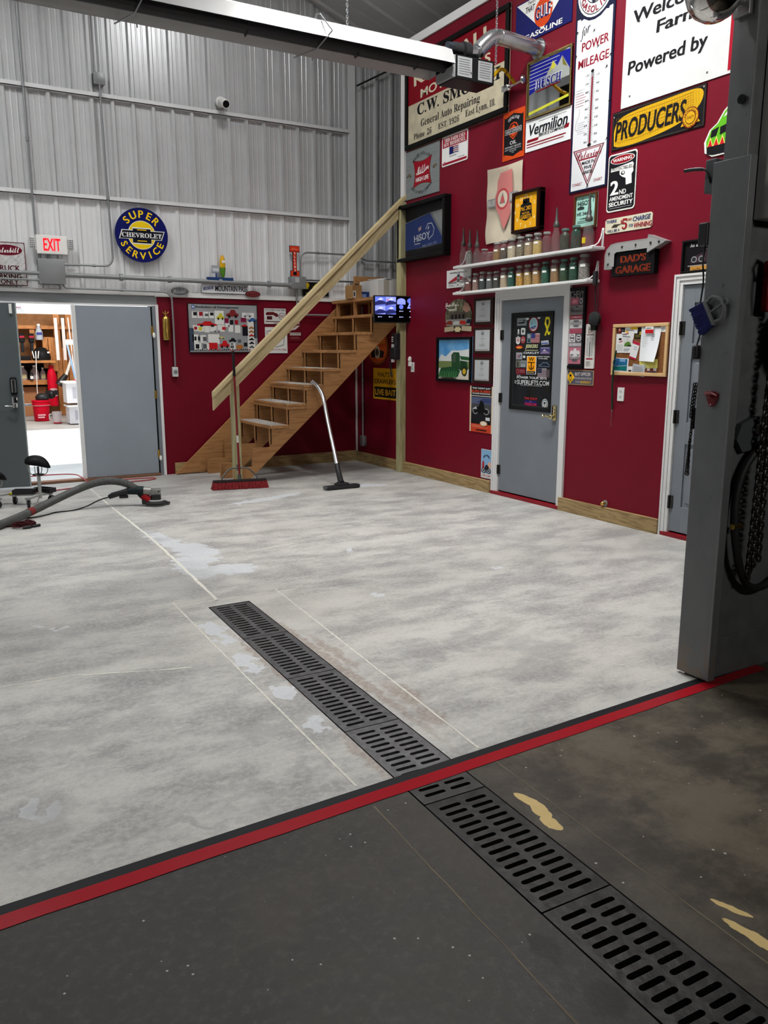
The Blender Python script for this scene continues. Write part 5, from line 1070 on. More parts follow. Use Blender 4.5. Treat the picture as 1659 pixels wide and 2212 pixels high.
# ------------------------------------------------------------------ signs and fittings on the back wall
W26 = .04   # signs stand off the ribs
s = sign('b', 'wall_sign', 'round blue and yellow car service sign on the white metal wall', 'sign', -3.235, -2.615, 2.595, 3.225, .02, W26)
x, y = s.xy(.5, .5); circ = lambda r_, n=48: [(r_*math.cos(2*PI*k/n), r_*math.sin(2*PI*k/n)) for k in range(n)]
s.p('panel').prism(circ(.312), 0, .018, K(22, 26, 92, r=.25)); s.t = .0185
s.flat(circ(.165), WHITE, 1).flat(circ(.158), YEL, 2)
bow = [(-.27, -.05), (-.235, .055), (-.11, .055), (-.11, .085), (.11, .085), (.11, .055), (.275, .055), (.235, -.05), (.115, -.05), (.115, -.105), (-.115, -.105), (-.115, -.05)]
s.flat(bow, WHITE, 3).flat([(a*.955, (e+.01)*.86-.01) for a, e in bow], K(16, 18, 34), 4)
s.T('CHEVROLET', .5, .495, .085, WHITE, w=.76, lv=5, style='sb').R(.41, .585, .59, .60, YEL, 5).R(.41, .385, .59, .40, YEL, 5)
s.Arc('SUPER', .5, .5, .238, .085, 137, 43, YEL, 3, 'bb').Arc('SERVICE', .5, .5, .238, .08, 207, 333, YEL, 3, 'bb', inside=True)
s.done()
s = sign('b', 'exit_sign', 'white exit sign with glowing red letters above the junction box', 'exit sign', -4.115, -3.785, 2.635, 2.84, .05, W26)
s.p('housing').box(-.165, -.102, 0, .165, .102, .05, WHITE, .006); s.T('EXIT', .5, .5, .66, K(255, 22, 34, e=1.0), w=.56, style='bb', part='letters'); 
for sx in (-1, 1):
    b = MB(); b.box(sx*.175-.012, -.06, -.01, sx*.175+.012, .0, .03, WHITE, .004); b.obj('lamp_arm', s.o)
    b = MB(); b.box(sx*.205-.028, -.045, .0, sx*.205+.028, .075, .045, K(206, 206, 204), .006)
    for i in range(3):
        for j in range(5): b.ball((sx*.205-.017+i*.017, -.03+j*.022, .045), .007, K(120, 120, 124), 6)
    b.obj('emergency_lamp', s.o)
s.done()
s = sign('b', 'wall_sign', 'diamond plate truck parking sign at the left edge of the picture', 'sign', -4.72, -4.235, 2.28, 2.745, .006, W26)
s.plate(mat('diamond_plate', (.72, .72, .72), .35, .5, var=.3, scale=16, bump=.5)).frame(K(88, 20, 34), .008, .008)
for i in range(15):
    for j in range(14):
        u, v = (i+.5)/15, (j+.5)/14; d = .022 if (i+j) % 2 else -.022
        s.P([(u-.026, v-d-.006), (u-.02, v-d+.008), (u+.026, v+d+.006), (u+.02, v+d-.008)], K(226, 228, 226), .6, 'panel').P([(u-.026, v-d-.012), (u-.026, v-d-.006), (u+.02, v+d-.008), (u+.026, v+d-.014)], K(96, 98, 98), .6, 'panel')
s.E(.62, .815, .34, .14, K(214, 210, 210)).E(.62, .815, .32, .125, K(104, 20, 40), 2).T('Peterbilt', .62, .815, .13, WHITE, w=.52, lv=3, style='cb', rot=.04)
s.T('TRUCK', .6, .40, .13, K(76, 18, 34), w=.54, style='bb').T('PARKING', .55, .21, .12, K(76, 18, 34), w=.66, style='bb').T('ONLY', .62, .08, .11, K(76, 18, 34), w=.38, style='bb')
s.done()
def ovalbadge(label, xc, zc, w_, h_, m, mt):
    s = sign('b', 'oval_badge', label, 'badge', xc-w_/2, xc+w_/2, zc-h_/2, zc+h_/2, .014, W26)
    s.p('panel').prism([(w_/2*math.cos(2*PI*k/36), h_/2*math.sin(2*PI*k/36)) for k in range(36)], 0, .012, mt); s.E(.5, .5, .44, .40, m, -1.5).T('Peterbilt', .5, .5, .42, mt, w=.66, lv=1, style='cb', rot=.03); s.done()
ovalbadge('grey oval metal truck badge at the corner of the double door', -2.50, 2.275, .25, .12, K(84, 86, 88), mat('pewter', (.42, .42, .42), .4, .6))
ovalbadge('dark red oval truck badge on the white trim above the posters', -1.54, 2.272, .205, .08, K(120, 50, 50), K(76, 28, 30))
s = sign('b', 'wall_sign', 'long white street sign with black lettering under the grey pipe', 'sign', -2.21, -1.60, 2.272, 2.385, .004, .035)
s.plate(K(214, 216, 218)).P([(.02, .12), (.02, .5), (.25, .86), (.25, .5)], K(180, 186, 200)).T('BUSCH', .135, .5, .34, K(40, 50, 110), w=.22, shear=.2, rot=.1, style='sb').T('MOUNTAIN PASS', .63, .5, .62, K(30, 30, 44), w=.70, style='bb'); s.done()
# beer taps on the pipe
o = empty('tap_rail', 'dark blue tap handle rail standing on the grey pipe', 'rail', mw=back_at(-1.98, 2.44, .06)); b = MB(); b.box(-.17, -.02, -.02, .17, .02, .03, K(34, 62, 108), .004); b.obj('rail', o)
o = empty('beer_tap', 'yellow corn cob tap handle with green husk', 'tap handle', mw=back_at(-1.94, 2.60, .065))
b = MB(); b.lathe([(.012, -.14), (.02, -.12), (.031, -.06), (.036, .02), (.03, .09), (.014, .128), (0, .135)], mat('corn_cob', srgb(232, 176, 20), .4, var=.3, scale=70), 16); b.obj('cob', o)
b = MB(); b.lathe([(.014, -.142), (.024, -.12), (.034, -.06), (.038, -.02), (.036, -.02), (.03, -.06)], K(84, 134, 44), 14); b.obj('husk', o)
for q in [c_ for c_ in o.children]: q.matrix_local = M.Rotation(-PI/2, 4, 'X') @ M.Identity(4)
b = MB(); b.prism([(.022*math.cos(k*PI/8), .05+.018*math.sin(k*PI/8)) for k in range(16)], .036, .041, WHITE); b.obj('badge', o)
o = empty('beer_tap', 'small square silver tap handle beside the corn cob one', 'tap handle', mw=back_at(-2.035, 2.55, .065))
b = MB(); b.box(-.05, -.04, -.012, .05, .055, .012, K(150, 154, 160), .008); b.box(-.04, -.02, .012, .04, .02, .014, K(196, 200, 206)); b.obj('badge', o); b = MB(); b.cyl((.01, -.1, 0), (.01, -.04, 0), .012, K(50, 70, 120)); b.obj('stem', o)
o = empty('wall_sign', 'narrow red letter I shaped team sign above the electrical box', 'sign', mw=back_at(-.94, 2.71, W26))
b = MB(); OR_ = K(222, 60, 34)
for q in ((-.066, .12, .066, .19), (-.058, -.19, .058, -.125), (-.024, -.13, .024, .13)): b.box(q[0]-.006, q[1]-.006, 0, q[2]+.006, q[3]+.006, .008, INK)
for q in ((-.066, .12, .066, .19), (-.058, -.19, .058, -.125), (-.022, -.13, .022, .13)): b.box(q[0], q[1], .008, q[2], q[3], .010, OR_)
b.obj('panel', o); s = Sign(o, .14, .38, .0105); s.T('Illini', .5, .905, .08, K(240, 150, 120), w=.7, style='c')
for k, ch in enumerate('ILLINI'): s.T(ch, .5, .77-k*.115, .075, WHITE, w=.07 if ch == 'I' else .16, style='bb')
s.R(.32, .03, .68, .15, INK, .5); s.done()
s = sign('b', 'wall_sign', 'black sign with yellow shapes behind the handrail, beside the electrical box', 'sign', -.82, -.44, 2.275, 2.455, .004, .03)
s.plate(K(20, 20, 22)).E(.14, .76, .10, .2, K(206, 180, 30)).R(.06, .5, .2, .62, K(206, 180, 30)).P([(.36, .62), (.5, .9), (.62, .82), (.52, .5)], K(206, 180, 30)).P([(.42, .62), (.5, .8), (.56, .76), (.5, .58)], INK, 2).rows(.1, .1, .7, .28, 1, K(120, 110, 40)); s.done()
# poster of car pictures
s = sign('b', 'poster', 'large grey poster crowded with small car pictures and a bold headline', 'poster', -2.40, -1.475, 1.53, 2.14, .012, .006)
s.plate(mat('poster_grey', srgb(150, 152, 154), .35, var=.18, scale=3)).frame(BLACK, .008, .016)
s.R(.055, .89, .095, .965, K(30, 70, 150)).R(.063, .905, .087, .95, K(200, 206, 220), 2).T('Evolution of Horsepower', .42, .925, .058, K(26, 26, 34), w=.62, style='bb')
s.R(0, .04, .07, .5, K(60, 70, 86)).R(.94, .3, 1, .7, K(80, 86, 96))
PW = K(218, 218, 214); CARC = [K(150, 26, 34), K(190, 30, 34), K(24, 24, 30), K(54, 90, 150), K(200, 190, 60), K(176, 110, 50), K(90, 92, 96), K(120, 24, 60)]
rn = random.Random(3)
def carpic(u, v, w_, h_, m, lv=3): s.P([(u-w_/2, v-h_*.3), (u-w_*.48, v), (u-w_*.25, v+h_*.1), (u-w_*.12, v+h_*.5), (u+w_*.2, v+h_*.5), (u+w_*.3, v+h_*.1), (u+w_*.5, v), (u+w_*.48, v-h_*.3)], m, lv).E(u-w_*.27, v-h_*.3, w_*.1, h_*.2, INK, lv+1, n=10).E(u+w_*.27, v-h_*.3, w_*.1, h_*.2, INK, lv+1, n=10)
for u, v, w_, h_ in ((.09, .77, .07, .13), (.17, .77, .07, .13), (.25, .77, .07, .13), (.33, .77, .07, .13), (.44, .72, .13, .28), (.10, .5, .08, .12), (.18, .5, .08, .14), (.26, .48, .07, .13), (.35, .5, .1, .13), (.46, .5, .1, .14), (.09, .29, .08, .16), (.20, .28, .08, .16), (.35, .28, .16, .2), (.12, .13, .1, .16), (.24, .13, .08, .16), (.62, .13, .08, .16), (.90, .35, .11, .62), (.86, .77, .18, .12), (.60, .5, .07, .14), (.70, .49, .08, .16), (.55, .6, .06, .14)): s.R(u-w_/2, v-h_/2, u+w_/2, v+h_/2, PW, 1)
for u, v, w_, h_, k in ((.10, .79, .05, .07, 2), (.18, .79, .05, .08, 0), (.26, .77, .05, .05, 6), (.335, .79, .05, .06, 2), (.545, .66, .06, .1, 7), (.615, .63, .05, .09, 2), (.685, .63, .05, .09, 0), (.79, .68, .08, .09, 7), (.10, .5, .04, .06, 0), (.165, .49, .05, .07, 4), (.5, .50, .05, .06, 1), (.81, .45, .08, .2, 2), (.09, .29, .03, .08, 2), (.14, .29, .03, .08, 2), (.22, .28, .05, .09, 6), (.34, .14, .12, .13, 1), (.22, .13, .05, .1, 6), (.72, .12, .09, .08, 5), (.81, .17, .05, .08, 2), (.72, .24, .05, .07, 6), (.61, .18, .04, .03, 6), (.61, .12, .05, .06, 6), (.115, .13, .05, .09, 2)): s.R(u-w_/2, v-h_/2, u+w_/2, v+h_/2, CARC[k], 2)
carpic(.26, .585, .28, .11, CARC[1]); carpic(.63, .80, .18, .17, K(120, 40, 40)); carpic(.85, .78, .13, .09, K(190, 190, 192)); carpic(.92, .68, .13, .09, CARC[3]); carpic(.455, .74, .11, .14, CARC[4]); carpic(.80, .56, .1, .05, CARC[1]); carpic(.40, .455, .1, .06, K(180, 180, 180)); carpic(.46, .31, .1, .05, K(190, 180, 110)); carpic(.62, .26, .11, .09, CARC[2]); carpic(.50, .17, .14, .16, CARC[1])
for k, v in enumerate((.50, .42, .34, .26, .18, .10)): carpic(.90, v+.02, .08, .055, CARC[(5, 5, 1, 2, 2, 6)[k]])
for k in range(26): carpic(.09+k*.031, .055+.008*(k % 2), .028, .03, CARC[rn.choice((0, 2, 6, 1, 2))], 3)
s.done()
s = sign('b', 'wall_sign', 'white tiger-paw fuel sign with an oval emblem beside the car poster', 'sign', -1.375, -1.068, 1.90, 2.10, .003, .003)
s.plate(K(206, 204, 200), .008).T('PUT A TIGER IN YOUR TANK', .5, .90, .12, INK, w=.92).P([(.05, .62), (.12, .76), (.4, .78), (.62, .66), (.66, .52), (.56, .44), (.42, .58), (.12, .56)], K(90, 26, 30), 1).R(.12, .28, .36, .5, K(70, 30, 34)).E(.82, .50, .165, .22, INK, 1).E(.82, .50, .145, .19, K(206, 204, 200), 2).T('ESSO', .82, .5, .18, K(120, 24, 34), w=.22, lv=3, style='b').rows(.06, .12, .94, .2, 1, K(80, 30, 34), .7, ragged=0).R(.42, .04, .6, .08, K(120, 60, 60)); s.done()
s = sign('b', 'wall_sign', 'white gasoline sign half hidden by the handrail', 'sign', -1.37, -1.055, 1.52, 1.86, .003, .003)
s.plate(K(216, 216, 212), .008).Ln([(.08, .84), (.92, .92), (.82, .32), (.5, .24), (.12, .52), (.08, .84)], .006, K(40, 46, 44)).T('Skelly', .5, .66, .20, K(170, 28, 40), w=.76, style='s').T('GASOLINE', .56, .14, .07, K(140, 36, 36), w=.76, style='w'); s.done()
s = sign('b', 'wall_sign', 'dark red last chance gas sign with a leaping animal, between rail and stairs', 'sign', -1.035, -.835, 1.675, 1.94, .003, .003)
s.plate(K(96, 16, 28), .012).R(.1, .3, .9, .44, K(190, 180, 176)).T('LAST CHANCE', .5, .385, .07, K(70, 20, 26), w=.74).P([(.1, .52), (.2, .62), (.45, .68), (.6, .78), (.84, .78), (.7, .70), (.5, .58), (.3, .56)], K(196, 186, 182)).T('GAS', .62, .9, .09, K(200, 180, 176), w=.4).rows(.14, .1, .86, .24, 2, K(150, 90, 90), .3); s.done()
# fire extinguisher
o = empty('fire_extinguisher', 'antique brass fire extinguisher hanging beside the double door', 'fire extinguisher', (-2.685, 10.30, 1.68))
b = MB(); b.lathe([(.0, 0), (.042, .004), (.044, .015), (.044, .26), (.034, .285), (.014, .30), (.012, .325), (0, .325)], BRASS, 20); b.obj('cylinder', o)
b = MB(); b.tube([(-.035, 0, .345), (-.02, 0, .325), (.02, 0, .325), (.035, 0, .345)], .005, BRASS, 8); b.cyl((0, 0, .32), (0, 0, .36), .008, BRASS); b.obj('handle', o)
for z in (.05, .14, .22): b = MB(); b.lathe([(.0445, z), (.046, z+.004), (.0445, z+.012)], BRASS, 20); b.obj('band', o)
b = MB(); b.box(-.03, .02, -.012, .03, .05, .30, K(60, 12, 20), .004); b.obj('bracket', o)
# conduits and boxes
def conduit(label, pts, r, parts=(), m=STEEL, clips=()):
    o = empty('conduit', label, 'conduit', (0, 0, 0)); b = MB(); b.tube(pts, r, m, 10); b.obj('pipe', o)
    for c_, d in clips:
        b = MB(); d = V(d).normalized(); b.cyl(V(c_)-d*.02, V(c_)+d*.02, r*1.5, m); b.obj('coupling', o)
    return o
CL = mat('painted_conduit', (.25, .26, .265), .4, .3)
conduit('thin vertical conduit above the exit sign, on the left of the metal wall', [(-4.115, 10.30, 6.05), (-4.115, 10.30, 4.5), (-4.11, 10.30, 2.84)], .012, clips=(((-4.115, 10.30, 4.40), (0, 0, 1)), ((-4.113, 10.30, 3.85), (0, 0, 1))))
conduit('vertical conduit from the square box past the round sign, bending left to the junction box', [(-3.31, 10.29, 6.2), (-3.305, 10.29, 4.62), (-3.295, 10.29, 3.5), (-3.28, 10.29, 2.72)]+[(-3.38+.1*math.cos(a), 10.29, 2.635+.1*math.sin(a)) for a in (0, -.4, -.8, -1.2, -PI/2)]+[(-3.6, 10.29, 2.535), (-3.84, 10.29, 2.53)], .012, clips=(((-3.29, 10.29, 3.30), (0, 0, 1)), ((-3.5, 10.29, 2.535), (1, 0, 0))))
conduit('long grey horizontal pipe along the foot of the metal wall', [(-3.83, 10.27, 2.415), (-.99, 10.27, 2.40)], .027, m=CL, clips=(((-3.2, 10.27, 2.412), (1, 0, 0)), ((-2.62, 10.27, 2.41), (1, 0, 0)), ((-1.98, 10.27, 2.406), (1, 0, 0)), ((-1.32, 10.27, 2.403), (1, 0, 0)), ((-1.02, 10.27, 2.402), (1, 0, 0))))
conduit('upper of two grey pipes crossing the diamond plate sign', [(-5.2, 10.25, 2.425), (-4.11, 10.25, 2.42)], .022, m=CL); conduit('lower thin pipe crossing the diamond plate sign', [(-5.2, 10.25, 2.35), (-4.10, 10.25, 2.345)], .011, m=CL, clips=(((-4.13, 10.25, 2.345), (1, 0, 0)),))
conduit('thin conduit from the junction box over the double door and down to an outlet', [(-3.86, 10.29, 2.31), (-3.83, 10.29, 2.268), (-3.5, 10.29, 2.268), (-2.74, 10.29, 2.262)]+[(-2.70+.1*math.cos(a), 10.29, 2.162+.1*math.sin(a)) for a in (PI/2, 1.1, .6, .2, 0)]+[(-2.597, 10.29, 1.8), (-2.60, 10.29, 1.36)], .011, m=CL, clips=(((-3.2, 10.29, 2.266), (1, 0, 0)),))
conduit('bent conduit rising from the electrical box and running right behind the handrail', [(-.865, 10.29, 2.51), (-.865, 10.29, 2.70)]+[(-.765-.1*math.cos(a), 10.29, 2.73+.1*math.sin(a)) for a in (0, .5, 1.0, PI/2)]+[(-.5, 10.29, 2.832), (-.12, 10.29, 2.832), (.05, 10.29, 2.80), (.15, 10.29, 2.77), (1.4, 10.29, 2.77)], .012, clips=(((-.6, 10.29, 2.832), (1, 0, 0)), ((-.12, 10.29, 2.832), (1, 0, 0))))
conduit('thin dark conduit running right from the electrical box to the loft', [(-.81, 10.29, 2.475), (-.01, 10.29, 2.48), (1.5, 10.29, 2.48)], .011, m=mat('dark_conduit', (.16, .16, .16), .4, .5))
conduit('short conduit dropping below the electrical box and turning along the red panel', [(-.92, 10.29, 2.36), (-.92, 10.29, 2.10), (-.90, 10.29, 2.04), (-.84, 10.29, 2.025), (-.40, 10.29, 2.025)], .012, m=CL, clips=(((-.92, 10.29, 2.13), (0, 0, 1)),))
def ebox(label, x0, x1, z0, z1, d=.1, m=CL):
    o = empty('junction_box', label, 'electrical box', ((x0+x1)/2, 10.34, (z0+z1)/2)); w_, h_ = (x1-x0)/2, (z1-z0)/2
    b = MB(); b.box(-w_, -d, -h_, w_, .03, h_, m, .004); b.obj('box_body', o); b = MB(); b.box(-w_-.004, -d-.006, -h_-.004, w_+.004, -d, h_+.004, m, .003)
    for sx in (-1, 1):
        for sz in (-1, 1): b.cyl((sx*(w_-.012), -d-.009, sz*(h_-.012)), (sx*(w_-.012), -d-.005, sz*(h_-.012)), .006, SILVER, 8)
    b.obj('cover', o); return o
ebox('large grey junction box under the exit sign', -4.115, -3.835, 2.31, 2.58)
o = ebox('grey electrical box at the right end of the long pipe', -1.01, -.81, 2.36, 2.51); b = MB(); b.box(-.055, -.11, -.0, .0, -.107, .065, K(176, 178, 180)); b.obj('label', o)
ebox('small square box high on the metal wall in the vertical conduit', -3.365, -3.245, 4.52, 4.64, .06)
o = empty('wall_outlet', 'metal outlet box at the end of the conduit beside the extinguisher', 'outlet', (-2.60, 10.335, 1.295)); b = MB(); b.box(-.035, -.05, -.06, .035, 0, .06, K(196, 198, 198), .006); b.obj('box_body', o); b = MB(); b.cyl((0, -.054, 0), (0, -.05, 0), .026, GREY, 14); b.obj('socket', o)
for dx in (-.06, .04): b = MB(); b.cyl((-3.975+dx-.05, 10.30, 2.56), (-3.975+dx-.05, 10.30, 2.65), .012, STEEL); tag(b.obj('conduit'), 'short stub conduit between exit sign and junction box, '+('left one' if dx < 0 else 'right one'), 'conduit')
# camera
o = empty('security_camera', 'white bullet security camera on the metal wall', 'camera', (-1.87, 10.33, 4.535))
b = MB(); b.lathe([(0, 0), (.065, 0), (.06, .03), (.03, .045), (0, .045)], WHITE, 18, M.Translation((0, 0, 0)) @ M.Rotation(PI/2, 4, 'X')); b.obj('base', o)
b = MB(); T_ = M.Translation((.0, -.04, .0)) @ V((-.02, -.9, -.36)).to_track_quat('Z', 'Y').to_matrix().to_4x4(); b.lathe([(.0, 0), (.045, 0), (.05, .02), (.05, .19), (.044, .19)], WHITE, 20, T_); b.obj('housing', o)
b = MB(); b.lathe([(.041, .185), (.041, .193), (.0, .193)], BLACK, 20, T_); b.obj('lens', o)
# ------------------------------------------------------------------ stairs
ST = empty('staircase', 'unfinished open pine staircase climbing along the back wall to the loft', 'stairs')
RUN, RISE = .2345, .2225
XZ = M(((1, 0, 0, 0), (0, 0, -1, 0), (0, 1, 0, 0), (0, 0, 0, 1)))      # polygon x,z extruded along -y
def notch(k): return -2.275+RUN*(k-1), .19+RISE*(k-1)
def stringer(y0, y1, top=9):
    pts = [(-2.275, 0)]
    for k in range(1, top+1):
        x, z = notch(k); pts += [(x, z), (x+RUN, z)]
    x, z = notch(top); x += RUN; pts += [(x, 2.17), (-.02, 2.17), (-.02, 1.90), (-1.07, .93), (-2.13, 0)]
    b = MB(); b.prism(pts, -y1, -y0, PINE, XZ); return b
stringer(9.175, 9.215).obj('stringer', ST); stringer(9.66, 9.70).obj('stringer', ST); stringer(10.16, 10.20).obj('stringer', ST)
b = MB(); b.prism([(-2.66, .01), (-2.52, .14), (-.24, 2.215), (-.02, 2.215), (-.02, 2.0), (-1.0, 1.0), (-2.10, .01)], -10.30, -10.26, PINE, XZ); b.obj('skirt_board', ST)
for k in range(3, 10):
    x, z = notch(k); dbl = k in (4, 5)
    b = MB(); b.box(x-.012, 9.165, z, x+RUN+.006, 10.26, z+.036, PINEY, .004)
    if dbl: b.box(x-.016, 9.16, z+.037, x+RUN+.006, 10.26, z+.066, PINEY, .004)
    t = b.obj('tread', ST)
    h = z+(.067 if dbl else .037)
    if k <= 6: b = MB(); b.box(x+.004, 9.19, h-.001, x+RUN-.004, 10.22, h+.0015, DUSTW); b.obj('dust_film', t)
    if dbl:
        for q in range(5): b = MB(); yy = 9.25+q*.2+random.random()*.08; xx = x+.04+random.random()*.12; b.cyl((xx, yy, h), (xx+.006, yy, h+.055), .0022, STEEL, 6); b.obj('nail', t)
for k in range(3, 10):     # short uprights under each tread's front edge
    x, z = notch(k)
    for y in (9.175, 9.66, 10.16): b = MB(); b.box(x-.006, y, z-RISE+.036, x+.016, y+.04, z, PINEZ, .002); b.obj('riser_block', ST)
b = MB(); b.box(-.40, 9.16, 2.175, .9, 10.30, 2.215, PINEY, .004); b.obj('landing_board', ST)
for y in (9.175, 9.66, 10.16): b = MB(); b.box(-.385, y, 2.0, -.345, y+.04, 2.175, PINEZ, .002); b.obj('riser_block', ST)
# handrail and its posts
HR = empty('handrail', 'long treated pine handrail sloping up to the wall post', 'handrail')
a, e = V((-2.515, 9.135, .96)), V((.0, 9.06, 3.30)); L_ = (e-a).length
RAILM = M.Translation(a) @ (e-a).to_track_quat('X', 'Z').to_matrix().to_4x4()
tn = (e.z-a.z)/(e.x-a.x)   # plumb cuts at both ends
def plumb(z0, z1): return [(z0*tn, z0), (L_+z0*tn, z0), (L_+z1*tn, z1), (z1*tn, z1)]
b = MB(); b.prism(plumb(-.055, .062), -.019, .019, TREATX, XZ); o = b.obj('side_rail', HR); o.matrix_local = RAILM
b = MB(); b.prism(plumb(.062, .100), -.03, .062, TREATX, XZ); o = b.obj('cap_rail', HR); o.matrix_local = RAILM
b = MB(); b.box(-2.272, 9.158, .0, -2.183, 9.247, 1.26, TREATZ, .004); b.obj('newel_post', HR)
b = MB(); b.box(-.092, 9.005, 0, -.002, 9.098, 3.34, TREATZ, .004); tag(b.obj('wall_post'), 'tall greenish treated post at the end of the red wall', 'post')
# boxes stored on the landing
o = empty('cardboard_box', 'open brown cardboard box with a printed white label on the top landing', 'box', (-.36, 9.74, 2.216)); CARD = mat('cardboard', srgb(168, 128, 82), .8, var=.1, scale=8)
b = MB(); b.box(-.07, -.1, 0, .07, .1, .17, CARD, .003); b.obj('carton', o); b = MB(); b.box(-.060, -.1015, .01, -.015, -.1, .10, K(214, 212, 206)); b.box(-.05, -.102, .03, -.03, -.1014, .08, K(60, 60, 60)); b.obj('label', o)
o = empty('blue_box', 'small dark blue box beside the cardboard carton on the landing', 'box', (-.235, 9.72, 2.216)); b = MB(); b.box(-.065, -.06, 0, .065, .06, .09, K(30, 52, 110), .003); b.obj('carton', o); b = MB(); b.box(-.05, -.0612, .02, .02, -.06, .06, K(120, 140, 190)); b.obj('label', o)
o = empty('spray_bottle', 'dark spray bottle standing behind the blue box', 'bottle', (-.255, 9.84, 2.216)); b = MB(); b.lathe([(.03, 0), (.03, .11), (.012, .15), (.012, .17)], K(26, 40, 84), 14); b.obj('bottle', o); b = MB(); b.box(-.03, -.012, .17, .02, .012, .20, BPLAS, .004); b.obj('trigger', o)
o = empty('banker_box', 'large white carton with papers on top, on the stair landing', 'box', (.045, 9.66, 2.216)); b = MB(); b.box(-.205, -.2, 0, .30, .28, .235, K(206, 206, 204), .004); b.obj('carton', o); b = MB(); b.box(-.11, -.2015, .0, -.03, -.2, .235, K(166, 162, 150)); b.obj('tape', o)
for k, (dx, dz, rz) in enumerate(((0, .218, .1), (.05, .226, -.15), (.02, .234, .3))):
    b = MB(); b.box(-.15, -.18, 0, .15, .16, .006, K(222, 222, 220)); p_ = b.obj('paper_stack'); p_.location = (.05+dx, 9.68, 2.234+dz); p_.rotation_euler = (0, 0, rz)
    tag(p_, ['lowest', 'middle', 'topmost'][k]+' loose paper sheaf on the white carton', 'paper')
o = empty('plank_stack', 'wooden crate board standing behind the white carton on the landing', 'board', (-.05, 10.10, 2.216)); b = MB(); b.box(-.11, -.02, 0, .34, .02, .32, PINE, .003); o2 = b.obj('board', o)
# monitor on its arm
o = empty('monitor', 'wall monitor showing a grid of blue camera views beside the stair top', 'monitor', mw=M(((math.cos(-.10), 0, math.sin(-.10), -.195), (math.sin(-.10), 0, -math.cos(-.10), 8.93), (0, 1, 0, 2.055), (0, 0, 0, 1))))
b = MB(); b.box(-.302, -.165, -.03, .302, .165, 0, BPLAS, .008); b.obj('housing', o)
b = MB(); b.box(-.29, -.15, 0, .29, .155, .002, K(4, 4, 6, r=.15)); b.obj('screen', o)
s = Sign(o, .58, .305, .003); B1, B2, B3 = K(92, 108, 200, e=1.0), K(130, 140, 230, e=1.1), K(34, 36, 84, e=1.0)
for i in range(2):
    for j in range(2):
        u0, v0 = .01+i*.245, .30+j*.35; s.R(u0, v0, u0+.24, v0+.34, B1 if (i+j) % 2 else B2); s.P([(u0, v0), (u0+.24, v0+.05), (u0+.24, v0+.14), (u0+.1, v0+.2), (u0, v0+.12)], B3, 2).P([(u0+.05, v0+.22), (u0+.13, v0+.30), (u0+.2, v0+.24), (u0+.13, v0+.2)], K(180, 184, 240, e=1.1), 2).E(u0+.17, v0+.14, .03, .04, B3, 3)
s.E(.62, .82, .10, .12, B2).R(.52, .70, .72, .80, B2).E(.62, .60, .05, .09, B1).E(.86, .84, .10, .12, B1).P([(.76, .54), (.82, .78), (.90, .62), (.97, .80), (.97, .54)], B2).P([(.8, .6), (.86, .72), (.92, .56)], B3, 2).E(.3, .86, .02, .03, K(190, 90, 90, e=1), 4)
for u, v in ((.62, .43), (.86, .43), (.12, .20), (.37, .20), (.62, .20), (.86, .20)): s.E(u-.03, v, .014, .02, K(190, 200, 240, e=1)).R(u-.01, v-.012, u+.05, v+.012, K(150, 160, 210, e=1))
s.done()
b = MB(); b.tube([(.06, 0, -.03), (.09, 0, -.08), (.11, -.02, -.10)], .02, BPLAS); b.box(.08, -.06, -.125, .16, .06, -.105, BPLAS); b.obj('arm', o); b = MB(); b.ball((.245, -.168, .0), .006, K(160, 220, 230, e=2), 8); b.obj('power_light', o)
# wall phone / charger unit on the post with its cord
o = empty('wall_phone', 'black wall unit with a dangling cord on the stair post', 'phone', mw=M(((0, 0, -1, -.094), (-1, 0, 0, 9.06), (0, 1, 0, 1.60), (0, 0, 0, 1))))
b = MB(); b.box(-.045, -.02, 0, .075, .17, .07, BPLAS, .015); b.box(-.05, -.16, 0, .08, -.01, .09, BPLAS, .018); b.obj('body', o)
b = MB(); b.box(-.03, .115, .07, .01, .125, .072, WHITE); b.box(-.03, .09, .07, .01, .10, .072, WHITE); b.box(-.03, .065, .07, .01, .075, .072, WHITE); b.box(-.03, -.008, .07, .03, .035, .073, K(190, 192, 192)); b.box(-.015, -.19, .06, .03, -.15, .085, K(206, 208, 208)); b.obj('buttons', o)
b = MB(); b.tube(smoothpts([(-.05, -.08, .06), (-.075, -.13, .07), (-.07, -.25, .07), (-.04, -.34, .06), (-.055, -.38, .05), (-.07, -.33, .06), (-.05, -.2, .06)]), .006, RUBBER, 8); b.obj('cord', o)

# ------------------------------------------------------------------ tube heater
HT = empty('tube_heater', 'long radiant tube heater with silver reflector hung across the hall', 'heater')
REFL = mat('heater_reflector', (.50, .50, .495), .35, .3, var=.08, scale=3); Yc, Zc = 6.74, 4.135
prof = [(-.19, -.055), (-.185, -.045), (-.13, .075), (-.05, .115), (.07, .115), (.15, .075), (.235, -.075), (.24, -.085)]
xa, xe = -7.6, -1.0
b = MB(); th = .004
for off in (0,):
    vs = []
    for y, z in prof: vs += [(xa, Yc+y, Zc+z), (xe, Yc+y, Zc+z)]
    b.add(vs, [(2*i, 2*i+1, 2*i+3, 2*i+2) for i in range(len(prof)-1)], REFL)
    b.add([(xe, Yc+y, Zc+z) for y, z in prof], [tuple(range(len(prof)))], REFL)
b.obj('reflector', HT)
b = MB(); b.cyl((xa, Yc+.0, Zc-.035), (-.99, Yc, Zc-.035), .052, mat('black_heater_tube', (.03, .03, .032), .5, .3), 20); b.obj('burner_tube', HT)
